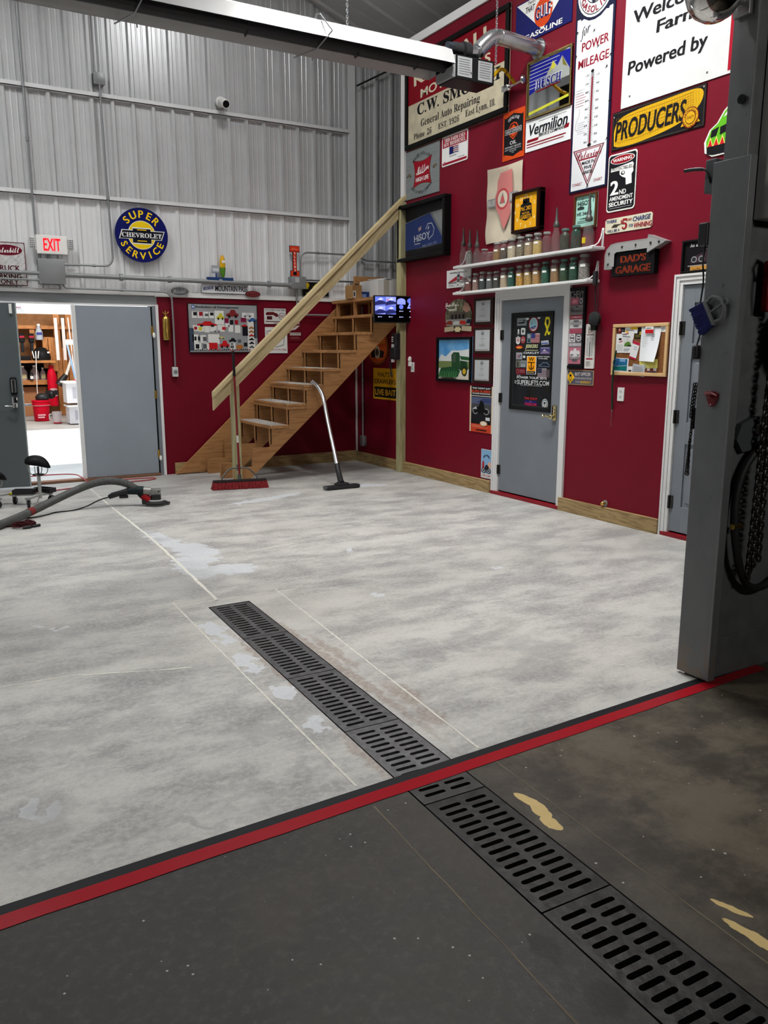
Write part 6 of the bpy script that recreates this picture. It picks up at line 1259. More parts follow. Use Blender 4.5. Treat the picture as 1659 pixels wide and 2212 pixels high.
for x in (-2.25, -3.75, -5.2):
    b = MB(); b.tube([(x, Yc-.24, Zc-.02), (x-.02, Yc-.19, Zc+.04), (x-.05, Yc-.12, Zc+.13), (x-.03, Yc, Zc+.17), (x, Yc+.13, Zc+.10), (x+.05, Yc+.26, Zc-.10)], .006, STEEL, 8); b.tube([(x, Yc-.24, Zc-.02), (x-.03, Yc, Zc-.095), (x-.12, Yc+.27, Zc-.10)], .006, STEEL, 8); b.obj('hanger', HT)
for x in (-1.30, -1.9, -2.9): b = MB(); b.tube([(x, Yc-.055, Zc-.01), (x, Yc-.03, Zc-.09), (x, Yc+.03, Zc-.095), (x, Yc+.06, Zc-.02)], .006, BPLAS, 8); b.obj('tube_clamp', HT)
BX = K(20, 21, 22, r=.35)
b = MB(); b.box(-.97, 6.60, 3.975, -.53, 6.87, 4.18, BX, .006); b.box(-1.0, 6.60, 3.985, -.965, 6.87, 4.17, K(150, 152, 152, r=.35), .004); b.obj('burner_box', HT)
b = MB(); b.box(-.945, 6.5965, 4.0, -.785, 6.60, 4.165, K(150, 152, 152)); b.box(-.715, 6.5965, 3.995, -.555, 6.60, 4.16, K(150, 152, 152)); 
for xx in (-.93, -.70):
    for q in range(7): b.box(xx, 6.5955, 4.02+q*.02, xx+.11+.02*random.random(), 6.5964, 4.026+q*.02, K(100, 102, 104))
b.box(-.80, 6.5955, 4.03, -.792, 6.5964, 4.05, BLACK); b.obj('rating_label', HT)
b = MB(); b.lathe([(0, -.06), (.05, -.06), (.055, -.02), (.055, .05), (0, .05)], BPLAS, 18, M.Translation((-.90, 6.68, 4.25)) @ M.Rotation(PI/2, 4, 'Y')); b.lathe([(0, 0), (.04, .0), (.04, .06), (0, .06)], K(44, 48, 54, r=.3), 8, M.Translation((-1.02, 6.66, 4.25)) @ M.Rotation(PI/2, 4, 'Y')); b.lathe([(0, -.035), (.075, -.035), (.075, .035), (0, .035)], BPLAS, 22, M.Translation((-.79, 6.70, 4.255)) @ M.Rotation(PI/2, 4, 'Y')); b.obj('blower', HT)
DUCT = mat('galvanised_duct', (.50, .51, .52), .24, .9, var=.3, scale=7)
b = MB(); b.tube(smoothpts([(-.76, 6.70, 4.255), (-.66, 6.70, 4.27), (-.60, 6.69, 4.33), (-.50, 6.67, 4.41), (-.38, 6.66, 4.42), (-.2, 6.64, 4.40), (.03, 6.60, 4.37)], 5), [.05]*6+[.068]*25, DUCT, 20); b.obj('intake_duct', HT)
for q in ((-.66, 6.70, 4.27), (-.57, 6.685, 4.36), (-.43, 6.665, 4.42)): b = MB(); b.ball(q, .0715, DUCT, 16, sc=(.22, 1, 1)); b.obj('duct_band', HT)
b = MB(); b.lathe([(.07, 0), (.095, 0), (.095, .012), (.07, .012)], DUCT, 22, M.Translation((-.013, 6.605, 4.372)) @ M.Rotation(PI/2, 4, 'Y')); b.obj('wall_collar', HT)
b = MB(); b.tube(smoothpts([(-.53, 6.72, 4.075), (-.44, 6.75, 4.10), (-.33, 6.80, 4.19), (-.24, 6.84, 4.22), (-.16, 6.86, 4.19), (-.06, 6.88, 4.13)]), .016, K(206, 160, 20, r=.4), 10); b.obj('gas_hose', HT)
b = MB()
for q in ((-.45, 6.745, 4.10), (-.30, 6.815, 4.20), (-.20, 6.85, 4.21), (-.13, 6.865, 4.175)): b.ball(q, .02, BPLAS, 10, sc=(.4, 1, 1))
b.obj('hose_tie', HT)
b = MB(); b.cyl((-.06, 7.06, 4.12), (-.06, 6.78, 4.13), .014, CHROME); b.ball((-.06, 6.97, 4.12), .035, CHROME, 12); b.ball((-.06, 6.76, 4.14), .03, CHROME, 12, sc=(1, .7, 1.4)); b.box(-.085, 6.98, 4.09, -.03, 7.07, 4.15, CHROME, .01); b.cyl((0, 6.80, 4.13), (-.06, 6.80, 4.13), .014, CHROME); b.obj('gas_valve', HT)
def chain(o, a, e, link=.03, wr=.0028, m=STEEL, name='chain'):
    a, e = V(a), V(e); d = e-a; n = max(2, int(d.length/(link*.74))); d.normalize(); b = MB(); side = d.cross(V((0, 1, .1))).normalized(); s2 = d.cross(side)
    for k in range(n):
        c_ = a.lerp(e, (k+.5)/n); w_ = side if k % 2 else s2
        b.tube([c_+d*(link/2*math.cos(t))+w_*(link*.30*math.sin(t)) for t in [2*PI*q/8 for q in range(8)]], wr, m, 5, True)
    return b.obj(name, o)
ch = chain(HT, (-2.0, 6.72, 4.25), (-2.0, 6.72, 6.0)); chain(HT, (-.50, 6.62, 4.17), (-.50, 6.62, 5.5)); chain(HT, (-5.0, 6.72, 4.25), (-5.0, 6.72, 6.9))
b = MB(); b.cyl((0, 10.28, 4.98), (.62, 10.28, 5.31), .012, BPLAS); tag(b.obj('brace_rod'), 'black brace rod running up the dark loft wall', 'rod')
# chrome dome lamp on the wall end
o = empty('dome_lamp', 'shiny chrome dome lamp on the upper end of the block wall', 'lamp', (-2.53, 2.50, 3.00))
b = MB(); b.lathe([(0, -.115), (.04, -.108), (.075, -.088), (.10, -.055), (.113, -.015), (.115, .03), (.105, .07), (.06, .11), (.03, .125), (0, .125)], mat('polished_dome', (.72, .71, .69), .10, 1), 28); b.obj('shade', o)
b = MB(); b.tube([(.07, 0, .02), (.13, 0, .0), (.20, 0, -.01)], .022, mat('dull_steel', (.3, .3, .3), .35, .8)); b.box(.17, -.04, -.06, .196, .04, .06, MATS['dull_steel'], .004); b.obj('bracket', o)
# ------------------------------------------------------------------ things on the floor
o = empty('push_broom', 'red bristled push broom with a long red handle leaning on the handrail', 'broom', (-2.325, 8.86, 0), -.22)
REDM = mat('red_enamel', (.17, .012, .016), .32)
b = MB(); rb = random.Random(5); BR = mat('red_bristles', (.27, .018, .024), .8, var=.5, scale=60)
for i in range(36):
    for j in range(5):
        x = -.30+.60*i/35; y = -.035+.07*j/4; fx = x*1.045+rb.uniform(-.006, .006); fy = y*1.5+rb.uniform(-.008, .008)
        b.tube([(x, y, .085), (fx, fy, .003)], [.0085, .0105], BR, 5)
b.obj('bristles', o)
b = MB(); b.box(-.305, -.042, .078, .305, .042, .104, K(38, 34, 34), .006); b.obj('broom_block', o)
b = MB(); GM = mat('grey_brace', (.10, .10, .10), .45, .5)
for sx in (-1, 1): b.tube(smoothpts([(sx*.205, 0, .104), (sx*.19, .012, .14), (sx*.12, .04, .215), (sx*.08, .048, .232), (0, .048, .235)]), .009, GM, 8)
b.cyl((0, .01, .10), (0, .02, .16), .022, GM); b.cyl((-.002, .042, .205), (-.004, .058, .27), .022, GM); b.obj('brace', o)
a, e = V((0, .012, .12)), V((.006, .235, 1.555)); b = MB(); b.tube([a, a.lerp(e, .80)], .0125, REDM, 12); b.obj('handle', o)
b = MB(); b.tube([a.lerp(e, .80), a.lerp(e, .995)], .0155, K(34, 30, 32), 12); b.tube([a.lerp(e, .985), e], .014, K(150, 20, 30), 12); b.obj('grip', o)
b = MB(); b.tube([a.lerp(e, .28), a.lerp(e, .335)], .0133, K(200, 196, 194), 12); b.obj('label', o)
o = empty('vacuum_wand', 'bent chrome vacuum wand with black floor head leaning on the stairs', 'vacuum wand', (-1.32, 8.25, 0), 0)
b = MB(); b.box(-.215, -.05, .006, .215, .05, .045, BPLAS, .012); b.box(-.08, -.04, .04, .08, .045, .07, BPLAS, .012); b.box(-.222, -.045, .012, -.205, .045, .044, K(90, 92, 92), .004); b.obj('floor_head', o)
b = MB(); b.tube([(-.0, .0, .06), (.02, .07, .08), (.055, .20, .18), (.065, .25, .25)], [.036, .034, .031, .029], BPLAS, 14); b.cyl((-.06, 0, .065), (-.03, 0, .065), .02, BPLAS); b.obj('neck', o)
b = MB(); b.tube(smoothpts([(.055, .20, .18), (.095, .43, .50), (.135, .65, .80), (.150, .74, .95), (.145, .79, 1.04), (.115, .845, 1.125), (.054, .885, 1.195)], 4), .0245, mat('wand_chrome', (.72, .73, .74), .2, .95), 14); b.obj('tube', o)
# dust hose and grinder
HOSE = mat('hose_plastic', (.075, .077, .073), .5, var=.2, scale=12)
o = empty('vacuum_hose', 'thick grey corrugated vacuum hose arching across the floor to the grinder', 'hose')
P_ = smoothpts([(-6.3, 6.6, .035), (-5.6, 7.1, .036), (-5.05, 7.75, .038), (-4.80, 8.06, .045), (-4.58, 8.30, .075), (-4.36, 8.42, .14), (-4.15, 8.47, .21), (-3.98, 8.48, .255), (-3.83, 8.46, .265), (-3.70, 8.42, .235), (-3.60, 8.38, .17), (-3.545, 8.35, .105)], 22)
b = MB(); b.tube(P_, [.037+(.0022 if i % 2 else -.0012) for i in range(len(P_))], HOSE, 14); b.obj('hose_tube', o)
b = MB(); q = P_[-14:-2]; b.tube(q, .042, K(30, 31, 31), 14); b.obj('hose_cuff', o)
b = MB(); b.tube(P_[4*22-8:4*22-2], .0395, K(110, 46, 44), 14); b.obj('red_tape_band', o)
b = MB(); b.tube(P_[-3:]+[(-3.50, 8.33, .055)], .041, K(140, 22, 28), 14); b.obj('red_adapter', o)
o = empty('angle_grinder', 'black and grey angle grinder with dust shroud on the floor', 'grinder', (-3.43, 8.32, 0), -.25)
b = MB(); b.lathe([(.0, .012), (.10, .012), (.112, .02), (.115, .034), (.085, .05), (.045, .056), (0, .056)], BPLAS, 26); b.box(-.14, -.04, .02, -.08, .04, .075, BPLAS, .012); b.box(.09, -.03, .012, .14, .03, .03, BPLAS, .008); b.obj('shroud', o)
b = MB(); b.lathe([(.10, .004), (.105, .012), (.0, .012)], K(150, 150, 150), 26); b.lathe([(.0, .056), (.085, .052), (.085, .060), (0, .062)], K(176, 176, 174, r=.35), 24); b.obj('guard_plate', o)
b = MB(); GH = mat('gear_head', (.26, .255, .24), .4, .6); b.lathe([(0, .06), (.052, .06), (.052, .115), (.045, .12), (0, .12)], BPLAS, 20); b.box(-.055, -.042, .11, .05, .042, .175, GH, .016); b.tube([(-.05, 0, .148), (-.12, 0, .158)], [.046, .044], GH, 16); b.ball((.03, -.035, .15), .012, BPLAS, 8); b.obj('gear_head', o)
b = MB(); b.tube([(-.115, 0, .158), (-.20, .01, .165), (-.27, .02, .158)], [.046, .045, .036], K(30, 38, 40), 16); b.tube([(-.26, .02, .158), (-.34, .03, .142), (-.42, .045, .118), (-.46, .05, .10)], [.034, .027, .03, .022], BPLAS, 14); b.box(-.36, .01, .085, -.27, .045, .118, BPLAS, .01); b.obj('motor_body', o)
b = MB(); b.tube(smoothpts([(-.46, .05, .10), (-.56, .06, .07), (-.68, .02, .02), (-.80, -.08, .006), (-.95, -.14, .006), (-1.03, -.26, .006), (-1.10, -.34, .006), (-1.22, -.36, .006), (-1.36, -.42, .006)]), .0065, RUBBER, 8); b.obj('power_cord', o)
o = empty('coiled_cord', 'small tangled coil of dark red cord with plugs lying in front of the hose', 'cord', (-4.74, 7.86, 0))
b = MB(); DRD = K(62, 22, 26); pts = []
for k in range(64): a = k*.42; pts.append((.085*math.cos(a)*(1+.18*math.sin(k*.9)), .062*math.sin(a)*(1+.2*math.cos(k*.7)), .009+.0006*k+.006*abs(math.sin(k*1.3))))
b.tube(pts, .006, DRD, 7); b.tube(smoothpts([pts[0], (-.10, .06, .008), (-.2, .10, .008), (-.34, .02, .008), (-.5, -.1, .008)]), .006, DRD, 7); b.obj('cord', o)
b = MB(); b.tube([(-.02, -.085, .012), (.05, -.075, .014)], .014, RUBBER); b.tube([(.06, -.05, .012), (.13, -.03, .014)], .013, RUBBER); b.obj('plug', o)
o = empty('extension_cord', 'red extension cord looping out of the bright doorway', 'cord')
b = MB(); b.tube(smoothpts([(-4.6, 10.9, .02), (-4.1, 10.72, .05), (-3.85, 10.62, .05), (-3.80, 10.36, .045), (-3.74, 10.20, .008), (-3.5, 10.17, .007), (-3.15, 10.16, .007), (-2.98, 10.10, .007), (-3.06, 9.98, .007), (-3.4, 9.93, .007), (-3.9, 9.85, .007), (-4.4, 9.72, .007), (-5.0, 9.8, .007)]), .0075, K(168, 80, 84), 8); b.obj('cord', o)
# rolling work stool
def caster(o, x, y, r=.052, yaw=0):
    b = MB(); T_ = M.Translation((x, y, r)) @ M.Rotation(yaw, 4, 'Z') @ M.Rotation(PI/2, 4, 'Y'); b.lathe([(0, -.015), (r*.8, -.016), (r, -.010), (r, .010), (r*.8, .016), (0, .015)], RUBBER, 20, T_); w_ = b.obj('caster_wheel', o)
    b = MB(); b.lathe([(0, -.019), (r*.45, -.018), (r*.45, .018), (0, .019)], K(120, 122, 122), 14, T_); b.obj('wheel_hub', w_)
    c_, s_ = math.cos(yaw), math.sin(yaw); b = MB()
    for d in (-.022, .022): b.tube([(x+d*c_, y+d*s_, r), (x+d*c_*.8+.02*s_, y+d*s_*.8-.02*c_, r+.075)], .007, STEEL, 6)
    b.box(x-.03+.02*s_, y-.03-.02*c_, r+.065, x+.03+.02*s_, y+.03-.02*c_, r+.085, STEEL, .004); b.obj('caster_fork', w_)
FRM = mat('silver_frame', (.50, .51, .50), .38, .6)
def rollstool(label, loc, rz, dz=0):
    o = empty('rolling_stool', label, 'stool', loc, rz); z0 = .125
    b = MB(); b.tube([(-.34, 0, z0), (-.1, .0, z0+.01), (.02, 0, z0+.012)], .017, FRM); b.tube([(-.02, -.19, z0), (.0, 0, z0+.012), (.03, .17, z0)], .017, FRM); b.obj('base_frame', o)
    for x, y, yw in ((-.03, -.20, .5), (.035, .18, -.4), (-.36, .0, .2)): caster(o, x, y, .05, yw)
    b = MB(); b.cyl((0, 0, .09), (0, 0, .40), .021, FRM); b.cyl((0, 0, .36), (.0, 0, .50), .013, K(90, 90, 92)); b.tube([(-.0, -.02, .12), (-.02, -.05, .03), (.05, -.06, .012)], .008, FRM); b.obj('post', o)
    b = MB()
    for a in (0.2, 1.8, 3.4, 5.0): b.tube(smoothpts([(.02*math.cos(a), .02*math.sin(a), .40), (.07*math.cos(a), .07*math.sin(a), .395), (.115*math.cos(a), .115*math.sin(a), .44), (.12*math.cos(a), .12*math.sin(a), .525)]), .006, FRM, 7)
    b.box(-.06, -.04, .385, .06, .04, .41, K(60, 60, 60), .01); b.obj('seat_spring', o)
    b = MB(); bm = bmesh.new(); bmesh.ops.create_uvsphere(bm, u_segments=24, v_segments=14, radius=1)
    for v in bm.verts:
        x, y, z = v.co; wid = .13-.065*max(0, min(1, (x+.25)/1.2)); v.co = (x*.165+.005, y*wid, .545+(z*.10 if z > 0 else z*.032)-.055*max(0, x)**1.5+.025*max(0, -x)*(1 if z > 0 else .3))
    b.bm(bm, K(20, 20, 21, r=.45), None, True); b.obj('seat', o)
    for tx, ty, rz_ in ((-.20, -.03, .3), (-.03, .15, -.2)):
        b = MB(); bm = bmesh.new(); bmesh.ops.create_cube(bm, size=1)
        T_ = M.Translation((tx, ty, z0+.05)) @ M.Rotation(rz_, 4, 'Z')
        b.bm(bm, BPLAS, T_ @ M.Diagonal((.001, .001, .001, 1))); w2, h2 = .13, .06
        for q in ((-w2, -h2, -.03, w2, h2, -.022), (-w2, -h2, -.03, w2, -h2+.012, .03), (-w2, h2-.012, -.03, w2, h2, .03), (-w2, -h2, -.03, -w2+.012, h2, .03), (w2-.012, -h2, -.03, w2, h2, .03)): b.box(*q, BPLAS, .004, T=T_)
        b.obj('tool_tray', o)
    o.scale = (.82, .82, .80)
    for q in o.children:
        if q.name.startswith('seat'): q.location.z -= dz
        if dz and q.name.startswith('post'): q.scale.z = (.50-dz)/.50
    return o
rollstool('rolling mechanic stool with a black tractor seat in front of the open door', (-4.455, 8.93, 0), -.72)
o = rollstool('second rolling stool with yellow tape, mostly cut off by the left picture edge', (-4.87, 9.12, 0), .25, .17)
b = MB(); b.tube([(.17, -.05, .135), (.30, -.01, .135)], .019, K(190, 176, 40), 10); b.tube([(.0, 0, .135), (.42, .03, .13)], .0165, FRM, 10); b.obj('yellow_tape_bar', o)

# ------------------------------------------------------------------ things on the block wall and its end
XE = -2.3465
o = empty('hand_brush', 'blue bristled hand brush with grey loop handle hung on the wall end', 'brush', mw=M(((0, 0, -1, XE), (-1, 0, 0, 2.545), (0, 1, 0, 1.735), (0, 0, 0, 1))) @ M.Rotation(-1.05, 4, 'Z'))
b = MB(); GB = K(104, 108, 108); b.box(-.062, -.005, .004, .062, .012, .026, GB, .005); ring = smoothpts([(-.05, .012, .015), (-.056, .045, .015), (-.03, .075, .015), (0, .082, .015), (.03, .075, .015), (.056, .045, .015), (.05, .012, .015)], 4); b.tube(ring, .008, GB, 8); b.cyl((0, .012, .015), (0, .08, .015), .006, GB); b.tube([(.012*math.cos(t), .095+.012*math.sin(t), .015) for t in [k*PI/5 for k in range(10)]], .004, GB, 6, True); b.obj('handle', o)
b = MB(); BBL = mat('blue_bristles', (.012, .02, .16), .7, var=.5, scale=90)
for i in range(22):
    for j in range(3): x = -.058+.116*i/21; b.tube([(x, -.004, .008+j*.007), (x*1.1+rb.uniform(-.003, .003), -.075+rb.uniform(-.006, .003), .006+j*.009)], [.0032, .004], BBL, 5)
b.obj('bristles', o)
o = empty('bottle_opener', 'dark red wall mounted bottle opener on the grey wall end', 'bottle opener', mw=M(((0, 0, -1, XE), (-1, 0, 0, 2.505), (0, 1, 0, 1.35), (0, 0, 0, 1))))
b = MB(); b.prism([(-.035, .03), (-.012, .038), (.015, .038), (.034, .028), (.026, -.01), (.012, -.03), (-.006, -.03), (-.02, -.006)], 0, .007, REDM); b.tube([(-.03, .024, .01), (-.01, .03, .028), (.015, .03, .028), (.028, .02, .01)], [.007, .010, .010, .006], REDM, 8); b.ball((.004, .016, .012), .018, REDM, 10, sc=(1, .6, .8)); b.obj('body', o)
b = MB(); b.ball((.002, -.022, .007), .004, CHROME, 8); b.ball((.002, .036, .012), .006, CHROME, 8); b.obj('screw', o)
b = MB(); b.cyl((-2.337, 2.478, 2.617), (-2.344, 2.478, 2.617), .019, K(24, 26, 27)); b.cyl((-2.343, 2.478, 2.617), (-2.3445, 2.478, 2.617), .008, K(8, 8, 8)); tag(b.obj('hole_plug'), 'small dark round plug high on the grey wall end', 'plug')
YH = 2.594   # hall side of the block wall: things peek out past its end
o = empty('electrical_box', 'grey metal box with a stiff cable at the far edge of the wall end', 'electrical box', (-2.318, YH, 2.335)); b = MB(); b.box(-.012, 0, -.072, .06, .055, .072, K(96, 100, 102), .006); b.obj('box_body', o)
b = MB(); b.tube(smoothpts([(-.012, .02, -.03), (-.03, .03, .02), (-.034, .08, .035), (-.034, .15, .04)]), [.005]*9+[.008]*10, RUBBER, 8); b.obj('cable', o)
o = empty('key_fob', 'black remote key fob dangling at the wall end in front of the six-panel door', 'key fob', (-2.352, YH+.012, 1.565)); b = MB(); b.box(-.02, -.014, -.035, .02, .014, .03, BPLAS, .009)
for k in range(3): b.box(-.0215, -.006, -.02+k*.016, -.0195, .006, -.012+k*.016, K(70, 70, 72))
b.obj('fob_body', o); b = MB(); b.tube(smoothpts([(0, 0, .03), (.008, -.005, .07), (.012, -.008, .12)]), .004, RUBBER, 6); b.obj('strap', o)
o = empty('wall_hook_box', 'black adapter box hanging beside the car poster at the wall end', 'adapter', (-2.334, YH+.02, 2.085)); b = MB(); b.box(-.02, -.02, -.05, .03, .03, .05, BPLAS, .006); b.obj('body', o); b = MB(); b.tube(smoothpts([(0, 0, -.05), (-.008, 0, -.12), (.004, 0, -.2), (-.004, 0, -.29), (-.016, 0, -.34), (.0, 0, -.38)]), .004, RUBBER, 6); b.obj('cable', o)
o = empty('thin_chain', 'thin black chain hanging from the wall end over the six-panel door', 'chain', (-2.325, YH+.03, 1.22)); chain(o, (.012, 0, .20), (0, 0, .0), .02, .003, BPLAS); chain(o, (.005, .006, .20), (-.006, .006, .04), .02, .003, BPLAS); chain(o, (0, 0, 0), (-.002, .012, -.235), .02, .003, BPLAS); chain(o, (-.006, .0, -.07), (-.004, 0, -.235), .02, .003, BPLAS)
o = empty('switch_box', 'dark box with chain loops at the wall end, above the thin chain end', 'box', (-2.308, YH, 1.26)); b = MB(); b.box(-.012, 0, -.055, .05, .045, .045, K(44, 46, 46), .004); b.obj('box_body', o)
YF = 2.445   # shop side of the block wall
o = empty('steel_cabinet', 'white painted steel cabinet at the upper right edge on the block wall', 'cabinet', (-2.248, YF-.004, 2.13)); WC = mat('offwhite_steel', (.62, .62, .60), .5); b = MB(); b.box(0, -.115, 0, .5, 0, 1.3, WC, .004); b.obj('cabinet_body', o); b = MB(); b.box(.02, -.125, .03, .48, -.113, 1.27, WC, .004); b.obj('door', o); b = MB(); b.ball((.034, -.128, .06), .008, K(150, 150, 146), 8); b.obj('screw', o)
o = empty('chain_hoist', 'heavy chain hoist with long rusty chain loops on the dark block wall', 'hoist', (-2.17, YF-.09, 1.90)); RUST = mat('rusty_chain', (.055, .05, .045), .45, .7, var=.5, scale=20)
b = MB(); b.lathe([(0, -.03), (.06, -.03), (.075, 0), (.06, .03), (0, .03)], K(22, 22, 24), 20, M.Translation((.06, .02, .0)) @ M.Rotation(PI/2, 4, 'X')); b.tube([(.02, 0, .07), (-.03, .0, .085), (-.05, 0, .05), (-.03, 0, .0)], .012, BPLAS, 8); b.obj('hoist_body', o)
b = MB(); b.tube([(-.045, -.0, .03), (-.045, 0, -.06), (-.03, .0, -.145)], .007, CHROME, 8); b.obj('lever', o)
b = MB(); b.box(-.02, .02, -.16, .06, .06, .06, K(110, 16, 22), .01); b.obj('red_cover', o)
for a, e in (((.03, 0, .0), (.02, .01, -.52)), ((.05, .01, -.05), (.035, .01, -.55)), ((.02, .01, -.52), (-.01, .01, -1.40)), ((.035, .01, -.55), (.015, .0, -1.33)), ((.045, .0, -.1), (.03, -.015, -1.30)), ((-.01, .01, -1.40), (.015, 0, -1.30))): chain(o, a, e, .036, .0052, RUST, 'chain_fall')
o = empty('air_hose', 'black rubber hose hanging in a big loop on the dark block wall', 'hose', (-2.03, YF-.06, .80)); b = MB(); b.tube([(.235*math.cos(t)*(1 if math.cos(t) < 0 else 1.2), .01+.012*math.sin(3*t), .365*math.sin(t)) for t in [2*PI*k/40 for k in range(40)]], .019, RUBBER, 12, True); b.obj('hose_loop', o); b = MB(); b.cyl((-.26, .0, -.03), (-.20, .0, -.03), .014, BRASS, 10); b.obj('fitting', o)
o = empty('hose_reel', 'red hose reel edge at the right picture border on the block wall', 'reel', (-2.0, YF-.12, 1.64)); b = MB(); b.lathe([(.10, -.03), (.14, -.035), (.14, -.02), (.10, -.015)], K(120, 14, 20), 30, M.Rotation(PI/2, 4, 'X')); b.lathe([(.0, -.03), (.10, -.03), (.10, .05), (0, .05)], BPLAS, 24, M.Rotation(PI/2, 4, 'X')); b.lathe([(0, .05), (.14, .05), (.14, .06), (0, .06)], K(120, 14, 20), 30, M.Rotation(PI/2, 4, 'X')); b.obj('drum', o); b = MB(); b.box(-.03, 0, -.03, .03, .12, .03, BPLAS); b.obj('bracket', o)
o = empty('wall_bracket', 'grey angled steel bracket plate low on the block wall behind the chain', 'bracket', (-2.27, YF, 1.21)); GBK = K(74, 78, 80); b = MB(); b.prism([(0, -.04), (.03, .03), (.12, .06), (.34, .06), (.34, -.07), (.05, -.10)], -.0, .03, GBK, M(((1, 0, 0, 0), (0, 0, -1, 0), (0, 1, 0, 0), (0, 0, 0, 1)))); b.box(.13, -.05, -.02, .34, -.03, .025, K(150, 152, 150), .003); b.obj('plate', o); b = MB(); b.box(.16, -.053, -.008, .30, -.049, .013, BLACK); b.obj('slot', o)

# ------------------------------------------------------------------ the shed across the yard: shelves and what stands there
SH = empty('wood_shelving', 'rough orange wood shelving inside the bright shed', 'shelving')
Ys = 18.7
for q, m_ in (((-4.6, 18.45, 1.98, -2.2, 19.0, 2.05), STUD), ((-3.16, 18.45, 1.78, -2.80, 18.99, 1.82), STUD), ((-4.6, 18.02, 1.30, -2.86, 18.99, 1.35), STUD), ((-4.6, 18.38, .85, -2.84, 18.99, .95), STUD)):
    b = MB(); b.box(*q, m_, .004); b.obj('shelf_board', SH)
for x, w_, z0, z1, y in ((-3.20, .10, 1.33, 2.0, 18.5), (-2.98, .10, 1.18, 1.78, 18.42), (-2.84, .16, 1.12, 1.8, 18.40), (-2.72, .12, .2, 2.3, 18.5), (-2.60, .10, .2, 1.6, 18.52), (-2.45, .14, .5, 2.3, 18.6), (-3.6, .09, .2, 2.0, 18.5)):
    b = MB(); b.box(x-w_/2, y, z0, x+w_/2, y+.09, z1, STUDZ, .004); b.obj('upright', SH)
b = MB(); b.box(-4.6, 18.6, .2, -3.0, 18.62, .80, mat('cardboard_sheet', srgb(176, 122, 84), .85, var=.12, scale=5)); b.obj('back_panel', SH)
b = MB(); b.box(-4.6, 18.7, .80, -2.9, 18.72, .86, SHADEM); b.box(-4.6, 18.95, .98, -2.9, 18.97, 1.28, K(40, 34, 30)); b.obj('painted_shadow_strip', SH)  # dark strips put in as shade between and behind the shelf boards
def thing(name, label, cat, loc, parts, group=None):
    o = empty(name, label, cat, loc, group=group)
    for pn, fn in parts: b = MB(); fn(b); b.obj(pn, o)
    return o
PRED = K(206, 16, 44)
o = thing('bucket', 'red plastic bucket with lid on the shed floor, seen through the open door', 'bucket', (-3.30, 17.3, .195), (('pail', lambda b: b.lathe([(.135, 0), (.14, .01), (.155, .30), (.165, .31), (.165, .325), (.158, .33), (.158, .36), (.17, .37), (.17, .40), (0, .405)], PRED, 28)), ('label', lambda b: [b.box(-.09, -.1535, .06+k*.045, .03+.02*k, -.150, .09+k*.045, K(230, 170, 180)) for k in range(2)]), ('handle', lambda b: b.tube([(.165*math.cos(t), .165*math.sin(t), .30) for t in [PI+PI*k/12 for k in range(13)]], .005, K(220, 190, 190), 6))))
thing('respirator', 'black welding helmet lying on the red bucket', 'helmet', (-3.27, 17.3, .60), (('shell', lambda b: b.ball((0, 0, .04), .115, BPLAS, 16, sc=(1.1, 1, .85))), ('visor', lambda b: b.box(-.03, -.125, .03, .07, -.08, .07, K(50, 60, 62), .006))))
thing('gas_mask', 'black respirator mask behind the bucket in the shed', 'mask', (-3.05, 17.66, .60), (('body', lambda b: b.ball((0, 0, .08), .09, BPLAS, 12)), ('filter', lambda b: [b.lathe([(0, 0), (.05, 0), (.05, .05), (0, .05)], K(34, 34, 36), 14, M.Translation((dx, -.06, .12)) @ M.Rotation(PI/2, 4, 'X')) for dx in (-.07, .08)])))
for k, x in enumerate((-3.42, -3.24)): thing('cordless_drill', ['left black cordless tool hanging on the shed wall', 'right black cordless tool hanging on the shed wall'][k], 'power tool', (x, 18.40, 1.70), (('body', lambda b: b.box(-.05, -.05, 0, .05, .05, .19, K(26, 24, 26), .02)), ('grip', lambda b: b.box(-.028, -.03, -.19, .028, .03, .01, K(34, 38, 44), .012)), ('battery', lambda b: b.box(-.045, -.056, .10, .045, -.05, .14, K(170, 40, 60)))), 'tools hanging in the shed')
thing('spray_can', 'clear plastic bottle with blue print standing on the upper shed shelf', 'bottle', (-3.09, 18.36, 1.76), (('bottle', lambda b: b.lathe([(.07, 0), (.075, .02), (.075, .15), (.03, .26), (.03, .28)], K(170, 176, 186), 16)), ('cap', lambda b: b.lathe([(.033, .28), (.033, .32), (0, .32)], WHITE, 12)), ('label', lambda b: b.box(-.055, -.079, .1, .055, -.073, .15, K(60, 70, 140)))))
thing('helmet', 'large round black hood case on the shed shelf', 'case', (-3.10, 18.22, 1.352), (('shell', lambda b: b.lathe([(0, 0), (.17, 0), (.185, .06), (.165, .16), (.10, .24), (0, .27)], K(26, 26, 28), 22)), ('label', lambda b: b.box(.10, -.15, .14, .14, -.145, .17, WHITE))))
thing('tool_case', 'flat black tool case on the shed shelf', 'case', (-3.43, 18.22, 1.352), (('body', lambda b: b.box(-.13, -.06, 0, .13, .06, .09, K(28, 26, 28), .012)),))
